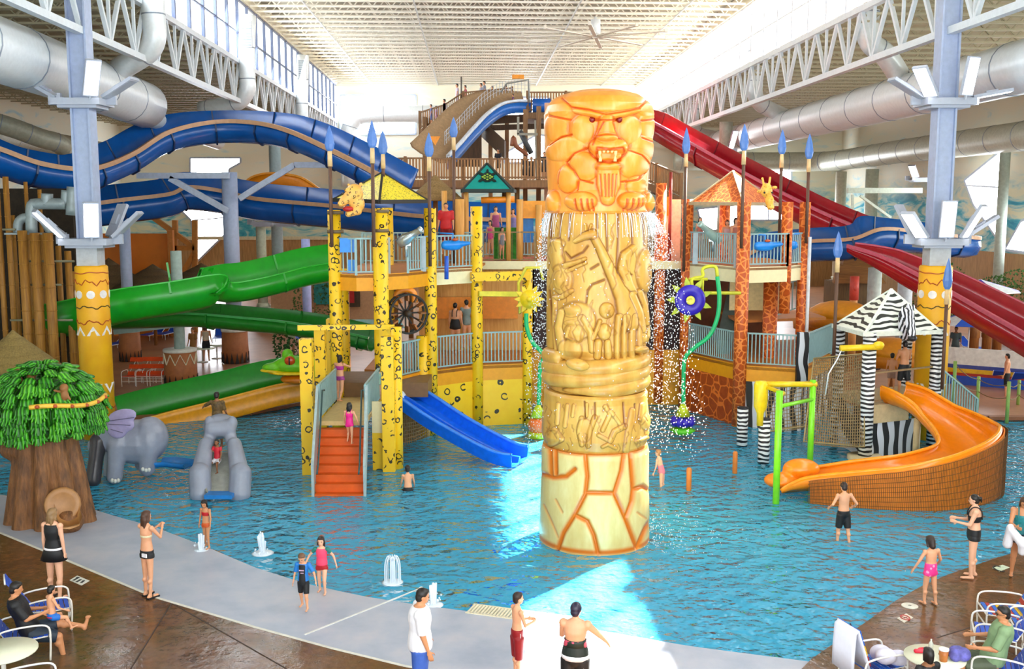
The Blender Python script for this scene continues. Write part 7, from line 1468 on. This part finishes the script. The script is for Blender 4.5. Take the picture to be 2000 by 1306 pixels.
more('white framed blue strap chair under the man in the green T-shirt', (7.42, 14.98, 0), 68); more('white framed blue strap chair with empty seat behind the green shirted man', (8.0, 16.2, 0), 70)
c3 = strap_chair('white framed chair with multicoloured straps at the right edge', (8.55, 17.1, 0), 80, [cols3[0], cols3[2], cols3[0], cols3[1]]); more('second chair with multicoloured straps cut by the right edge', (8.75, 16.4, 0), 75, c3)
tw = MB(); tw.smooth = True; R = Matrix.Rotation(radians(-72), 3, 'Z'); loc = V((5.62, 15.05, 0)); tq = lambda x, y, z: loc + R @ V((x, y, z))
def sheet(mb, rows, th=.03):
    vs = []; n = len(rows[0])
    for r_ in rows: vs += [V(p) for p in r_]
    m = len(rows); fs = [(i * n + j, i * n + j + 1, (i + 1) * n + j + 1, (i + 1) * n + j) for i in range(m - 1) for j in range(n - 1)]; a = [V(p) for p in vs]; nn = []
    for i in range(m):
        for j in range(n):
            du = a[i * n + min(j + 1, n - 1)] - a[i * n + max(j - 1, 0)]; dv = a[min(i + 1, m - 1) * n + j] - a[max(i - 1, 0) * n + j]; nn.append(a[i * n + j] + du.cross(dv).normalized() * th)
    N = m * n; f2 = [tuple(N + q for q in reversed(f)) for f in fs]; rim = [i for i in range(n)] + [i * n + n - 1 for i in range(1, m)] + [(m - 1) * n + j for j in range(n - 2, -1, -1)] + [i * n for i in range(m - 2, 0, -1)]
    return mb.add(a + nn, fs + f2 + [(rim[(i + 1) % len(rim)], rim[i], rim[i] + N, rim[(i + 1) % len(rim)] + N) for i in range(len(rim))], True)
rows = []
for y, z in ((-.34, .46), (-.42, .7), (-.53, 1.0), (-.57, 1.10), (-.64, 1.05), (-.66, .7), (-.66, .4)): rows.append([tq(x, y - .01 * cos(9 * x), z + .02 * (1 if abs(x) > .2 else 0) * 0) for x in np.linspace(-.2, .3, 9)])
k = MB(); sheet(k, rows); o = k.build('towel', M('dfe3f2', .8, var=.04), loc=tq(0, -.6, .4)); tag(o, 'white towel with dark stripe draped over the striped chair back', 'towel')
k = MB(); sheet(k, [[tq(x - .015, y + .035, z) for x in (.04, .07)] for y, z in ((-.34, .46), (-.42, .7), (-.53, 1.0), (-.56, 1.115))], .01); k.build('dark_stripe', navy, o)
k = MB(); p = tq(.12, .12, .5)
for j in range(7): k.ell(p + V((.16 * cos(j * 2.1), .12 * sin(j * 2.1), .04 * (j % 3))), (.17, .13, .13))
o = blend(k, 'towel', M('d5d2e4', .8, var=.06), None, .025, loc=p - Z * .12); tag(o, 'crumpled white towel lying on the seat of the striped chair', 'towel')
def round_table(label, at, r, h=.68):
    g = thing('round_table', label, 'table', at, 'round white tables'); at = V(at); k = MB(); k.lathe([(r * .96, h - .03), (r, h - .02), (r, h), (0, h)], at, 36); k.build('tabletop', M('e9ead0', .35, var=.04), g); k = MB(); k.cyl(at + Z * .02, at + Z * (h - .03), .035, 10); k.build('post', fw_, g); k = MB(); k.lathe([(.26, 0), (.26, .02), (.05, .05)], at, 20); k.build('foot', fw_, g); return g
ta = V((6.35, 14.65, 0)); round_table('round cream table with bottles and bags in front of the green shirted man', ta, .44); round_table('round cream table cut off by the lower left corner', (-7.75, 14.85, 0), .5)
def on(dx, dy, z=.68): return ta + V((dx, dy, z))
k = MB(); p = on(-.16, .12); rc(k, p + V((-.08, 0, .03)), p + V((.1, -.02, .03)), .035, .03, 10); rc(k, p + V((-.02, .02, .05)), p + V((.06, .05, .05)), .025, .02, 8); tag(blend(k, 'goggles', M('d81c3a', .3), None, .01, loc=p), 'red swim goggles lying on the round cream table', 'goggles')
k = MB(); p = on(.06, -.16); k.lathe([(.055, 0), (.07, .17), (.068, .17), (.06, .15), (0, .15)], p, 18); o = k.build('paper_cup', M('b0662a', .4), loc=p); tag(o, 'brown paper cup with white lid on the round table', 'cup'); q = MB(); q.lathe([(.073, .168), (.073, .19), (.06, .195), (0, .195)], p, 18); q.build('cup_lid', white_c, o)
k = MB(); p = on(.01, .18); k.lathe([(.035, 0), (.035, .12), (.012, .16), (.012, .19), (0, .19)], p, 12); tag(k.build('bottle', M('c9cfc4', .2), loc=p), 'small clear bottle standing at the far side of the round table', 'bottle')
k = MB(); p = on(.17, .05); k.box(p + Z * .015, (.16, .1, .03), rz=.5); tag(k.build('wallet', M('a8623a', .5), loc=p), 'small brown wallet on the round table next to the bags', 'wallet')
k = MB(); p = ta + V((.30, -.12, .68)); 
for j in range(5): k.ell(p + V((.08 * cos(j * 1.9), .07 * sin(j * 1.9), .09)), (.1, .09, .1))
tag(blend(k, 'beach_bag', M('5c5aa8', .6, var=.5, scale=10), None, .02, loc=p), 'blue and white beach bag slumped on the round table edge', 'bag')
person('person with dark bushy hair sitting at the round table, only the head showing', V((6.0, 14.05, 0)), 1.5, 20, 2, 'bob', HD, [dict(m=black, torso=(-.1, .95), sleeves=.8, name='shirt')], ((84, 10, 80), (84, 10, 80)), ((20, 8, 50, 10), (20, 8, 50, 10)), sit=.32, face=False, vox=.02)
# deck plates
def plate(label, quad, m, th=.006, cat='floor tile'):
    c_ = sum((V(p) for p in quad), V((0, 0, 0))) / len(quad); k = MB(); k.prism([V(p) for p in quad], (0, 0, th)); o = k.build('floor_tile', m, loc=c_); tag(o, label, cat, 'white tiles set in the deck'); return o
pl = [G(136, 1133), G(151, 1124), G(175, 1134), G(159, 1143)]; o = plate('white depth marker tile in the brown deck beside the woman in black', pl[::-1], M('dcdcd4', .5))
a, b_, c_, d_ = pl; pt = lambda s, t: a.lerp(d_, s).lerp(b_.lerp(c_, s), t) + Z * .008
k = MB()
for s, t0, t1 in ((.22, .15, .75), (.5, .1, .7)): k.bar(pt(s, t0), pt(s, t1), .05, .004)
k.bar(pt(.12, .75), pt(.3, .75), .05, .004); k.bar(pt(.78, .45), pt(.72, .72), .05, .004); k.bar(pt(.72, .3), pt(.84, .4), .04, .004); k.build('marking', M('2a2c34', .6), o)
pl = [G(1938, 1109), G(1958, 1103), G(1972, 1108), G(1952, 1116)]; o = plate('white marker tile with dark ring near the feet of the woman in teal', pl[::-1], M('cfe0c8', .5)); k = MB(); cc = G(1951, 1111); k.tube([cc + V((.09 * cos(t), .16 * sin(t), .008)) for t in np.linspace(.6, 5.2, 12)], .014, 5); k.build('marking', M('1c2420', .6), o)
for u, v, r_, lab in ((1777, 1183, .15, 'round white drain lid in the deck behind the girl in pink'),): p = G(u, v); k = MB(); k.lathe([(r_, 0), (r_, .008), (r_ * .9, .012), (0, .012)], p, 24); o = k.build('drain_lid', M('dedcd2', .45), loc=p); tag(o, lab, 'drain lid'); q = MB(); q.cyl(p + Z * .012, p + Z * .014, .03, 10); q.build('keyhole', M('8a8880', .5), o)
pl = [G(1752, 1207), G(1770, 1198), G(1784, 1206), G(1766, 1216)]; o = plate('white no diving tile with red ring behind the towel chair', pl[::-1], M('dcd6c8', .5)); cc = G(1768, 1206.5) + Z * .008; k = MB(); k.tube([cc + V((.075 * cos(t), .11 * sin(t), 0)) for t in np.linspace(0, 2 * pi, 17)[:-1]], .012, 5, closed=True); k.bar(cc + V((-.05, .07, 0)), cc + V((.05, -.07, 0)), .02, .006); k.build('red_ring', M('b03030', .5), o); k = MB(); k.bar(cc + V((-.03, -.02, -.001)), cc + V((.04, .03, -.001)), .02, .006); k.build('marking', M('1c1c20', .6), o)
# fountains
jet_m = NT('foaming water'); jet_m = jet_m.fin('dfe9f4', .25, 0, .6)
def fountain(label, u, vb, vt, r, kind=0):
    p = G(u, vb, -.06); z = P(u, vt, p.y).z; g = thing('water_jet', label, 'fountain', p, 'water jets on the beach entry'); k = MB(); rs_ = np.random.RandomState(int(u)); H_ = z + .06
    if kind == 0:
        for j in range(16): a = rs_.rand() * 6.28; h = H_ * rs_.uniform(.5, 1); d = r * rs_.uniform(.1, .6); rc(k, p + V((d * .3 * cos(a), d * .3 * sin(a), 0)), p + V((d * cos(a), d * sin(a), h)), .045, .02, 6)
        rc(k, p, p + Z * H_ * .95, r * .45, .03)
        for j in range(14): a = rs_.rand() * 6.28; k.ell(p + V((r * rs_.uniform(.5, 1.3) * cos(a), r * rs_.uniform(.5, 1.3) * sin(a), rs_.uniform(0, .5) * H_)), rs_.uniform(.014, .03), n=6, m=4)
    else:
        for j in range(11):
            a = 6.28 * j / 11; pts = spline([p + V((.03 * cos(a), .03 * sin(a), H_ * .8)), p + V((r * .6 * cos(a), r * .6 * sin(a), H_)), p + V((r * cos(a), r * sin(a), H_ * .72)), p + V((r * 1.05 * cos(a), r * 1.05 * sin(a), 0))], 3)
            k.tube(pts, .012, 5)
        rc(k, p, p + Z * H_ * .9, .05, .05)
    k.build('jet', jet_m, g, kind='stuff'); k = MB(); k.lathe([(r * 1.5, .0), (r * 1.2, .02), (r * .6, .03), (0, .03)], p + Z * -.01, 16); k.build('foam', jet_m, g)
fountain('slim foaming water jet in the shallows left of the two running children', 513, 1079, 1040, .16); fountain('umbrella shaped water jet at the middle of the shallows', 767, 1136, 1086, .15, 1); fountain('foaming water jet rising behind the man in the white T-shirt', 847, 1180, 1138, .13); fountain('splashing water jet at the feet of the small child in red', 393, 1074, 1042, .13)
# background seating and shade
def lounger_mesh():
    g = strap_chair('orange strap chair at the far left rear, first of the row', (0, 0, 0), 0, [M('e04a10', .5)], 'orange chairs at the left rear', n=3); return g
oc = lounger_mesh(); oc.location = tuple(G(258, 752)); oc.rotation_euler = (0, 0, radians(180))
for u, lab in ((284, 'orange strap chair at the far left rear, middle of the row'), (307, 'orange strap chair at the far left rear, last of the row')): dup(oc, tuple(G(u, 751)), lab, radians(182))
def lounger(label, at, rz, m):
    g = thing('sun_lounger', label, 'lounger', (0, 0, 0), 'blue sun loungers at the rear'); k = MB()
    for s in (-1, 1): k.tube([V((s * .3, -.9, .3)), V((s * .3, .35, .32)), V((s * .3, .95, .75))], .02, 6); [k.tube([V((s * .3, y, 0)), V((s * .3, y, .31))], .018, 6) for y in (-.8, .4)]
    k.build('frame', fw_, g); k = MB(); k.box((0, -.28, .33), (.58, 1.25, .03)); k.build('seat', m, g); k = MB(); k.prism([V((-.29, .35, .32)), V((.29, .35, .32)), V((.29, .95, .76)), V((-.29, .95, .76))], (0, .02, -.03)); k.build('backrest', m, g); g.location = at; g.rotation_euler = (0, 0, radians(rz)); return g
lo0 = lounger('blue sun lounger nearest the zebra tower on the far right deck', G(1873, 738), 150, blue_st)
for u, v, rz, lab in ((1896, 734, 150, 'blue sun lounger on the far right deck, second from the zebra tower'), (1922, 738, 155, 'blue sun lounger on the far right deck before the yellow bench wall'), (1950, 752, 160, 'blue sun lounger on the far right deck left of the walking man'), (1985, 756, 165, 'blue sun lounger on the far right deck cut by the frame edge'),
                      (228, 682, -20, 'blue sun lounger beside the left yellow drum'), (300, 662, -15, 'blue sun lounger under the lower green flume at left'), (330, 660, -15, 'blue sun lounger left of the grey drum column'), (430, 668, 10, 'blue sun lounger between the white tables and the blue column'), (115, 690, -10, 'blue sun lounger seen between the bamboo poles'), (590, 672, 20, 'blue sun lounger behind the frog head'), (1900, 690, 20, 'blue sun lounger under the star patterned umbrella')): dup(lo0, tuple(G(u, v)), lab, radians(rz))
for u, v, lab in ((396, 707, 'round white table at the left rear beside the patterned drum'), (424, 700, 'round white table at the left rear nearer the blue column')): round_table(lab, G(u, v), .6)
def umbrella(label, u, v, y, r, m1, m2):
    p = P(u, v, y); g = thing('sun_umbrella', label, 'umbrella', V((p.x, y, 0)), 'blue and white umbrellas'); n = 8
    for j in range(n):
        a, b2 = 2 * pi * j / n, 2 * pi * (j + 1) / n; k = MB(); A, B2 = p + V((r * cos(a), r * sin(a), -.55)), p + V((r * cos(b2), r * sin(b2), -.55)); k.add([p, A, B2, p - Z * .03, A - Z * .03, B2 - Z * .03], [(0, 1, 2), (5, 4, 3), (1, 4, 5, 2)], False); k.build('canopy_panel', m1 if j % 2 else m2, g)
    k = MB(); k.cyl((p.x, y, 0), p, .03, 8); k.build('pole', fw_, g)
bl, wt = M('2858c8', .5), M('eceef4', .5); umbrella('blue and white umbrella behind the lower red flume, upper one', 1915, 545, 50, 1.9, M('4a3cb0', .5), wt); umbrella('blue and white umbrella low behind the zebra spear', 1895, 607, 46, 1.6, bl, wt); umbrella('dark blue umbrella beside the end of the red flume', 1940, 572, 52, 1.9, M('22345c', .5), M('3c4c74', .5)); umbrella('blue and white umbrella under the lower red flume at the right edge', 1985, 620, 52, 1.8, bl, wt)
# curved white wave-ride shell with coloured stripes
fr = thing('wave_shell', 'long white curved shell wall with yellow, red and blue stripes at the right rear', 'pool wall', G(1930, 720)); y0 = 41.5; cv = [P(1838, 690, 42.5), P(1870, 692, 42), P(1920, 700, 41.5), P(1970, 708, 41), P(2010, 714, 40.6), P(2060, 722, 40)]
for (z0, z1, m) in ((.0, .38, blue_st), (.38, .5, cols3[2]), (.5, .68, cols3[1]), (.68, .84, M('3a4a9c', .5)), (.84, 1.5, M('dcdcd6', .5))):
    k = MB()
    for a, b_ in zip(cv, cv[1:]): k.prism([V((a.x, a.y, z0)), V((b_.x, b_.y, z0)), V((b_.x, b_.y + (z1 > .9) * .35, z1)), V((a.x, a.y + (z1 > .9) * .35, z1))], (0, .12, 0))
    k.build('stripe' if z1 < .9 else 'shell', m, fr)
rf = thing('rope_fence', 'green posts with slack ropes along the right rear pool edge', 'fence', G(1965, 830)); gm = M('8fb45a', .5); ps = []
for u, v, vt in ((1860, 812, 705), (1908, 800, 735), (1966, 826, 745), (1988, 790, 742), (2030, 838, 750)): p = G(u, v); z = P(u, vt, p.y).z; k = MB(); k.cyl((p.x, p.y, 0), (p.x, p.y, z), .06, 10); k.build('post', gm, rf); ps.append(V((p.x, p.y, z)))
for a, b_ in zip(ps, ps[1:]):
    for dz in (-.1, -.55): k = MB(); k.tube([a.lerp(b_, t) + Z * (dz - .5 * t * (1 - t)) for t in np.linspace(0, 1, 7)], .016, 5); k.build('rope', rope_m, rf)
# planting and dark posts in the right rear
for u, v, y, lab, s_ in ((1900, 655, 56, 'dark carved post behind the white shell wall, left', 1.5), (1925, 655, 56, 'dark carved post behind the white shell wall, middle', 1.5), (1945, 652, 54, 'dark carved post behind the white shell wall, right', 1.6)):
    p = G(u, v + 50); z = P(u, v - 40, p.y).z; k = MB(); k.lathe([(.22, 0), (.22, z * .5), (.26, z * .52), (.2, z), (0, z + .05)], p, 10); tag(k.build('carved_post', brown_w, loc=p), lab, 'post', 'carved posts at the right rear')
hm_ = [M('2c5a24', .8, var=.5, scale=6), M('3f6a2c', .8, var=.5, scale=6)]
rs = np.random.RandomState(8)
def bush(label, p, r, h, m):
    g = thing('leafy_shrub', label, 'shrub', p, 'shrubs in the background'); k = MB(); n = 420
    for j in range(n):
        d = V(rs.randn(3)); d.normalize(); c_ = V(p) + V((d.x * r, d.y * r, h * .55 + d.z * h * .5)) * 1.0; a = V(rs.randn(3)).normalized() * .16; b2 = a.cross(d).normalized() * .07; k.add([c_ - b2, c_ + a * .6, c_ + b2, c_ + a * .3 + d * .1], [(0, 1, 3), (1, 2, 3), (0, 3, 2)], False)
    k.build('foliage', m, g, kind='stuff'); k = MB(); k.cyl(V(p), V(p) + Z * h * .5, .06, 6); k.build('stem', brown_w, g)
for u, v, y, r, h, lab in ((1945, 600, 56, 1.5, 3.0, 'dark green shrub against the right wall behind the red flume'), (1985, 590, 54, 1.4, 3.0, 'dark green shrub at the right edge behind the red flume'), (1835, 560, 60, 1.6, 2.6, 'green shrub left of the right yellow drum'), (600, 655, 43, .9, 1.3, 'dark shrub with fine leaves behind the frog slide'), (572, 640, 44, .8, 1.2, 'low dark shrub next to the end of the lower green flume'), (615, 575, 60, 1.2, 2.4, 'dark potted palm before the mural boards')):
    p = P(u, v, y); bush(lab, V((p.x, y, 0)), r, h if p.z < .5 else max(h, p.z + h * .5), hm_[int(u) % 2])
bpy.data.scenes.remove(_tmp)
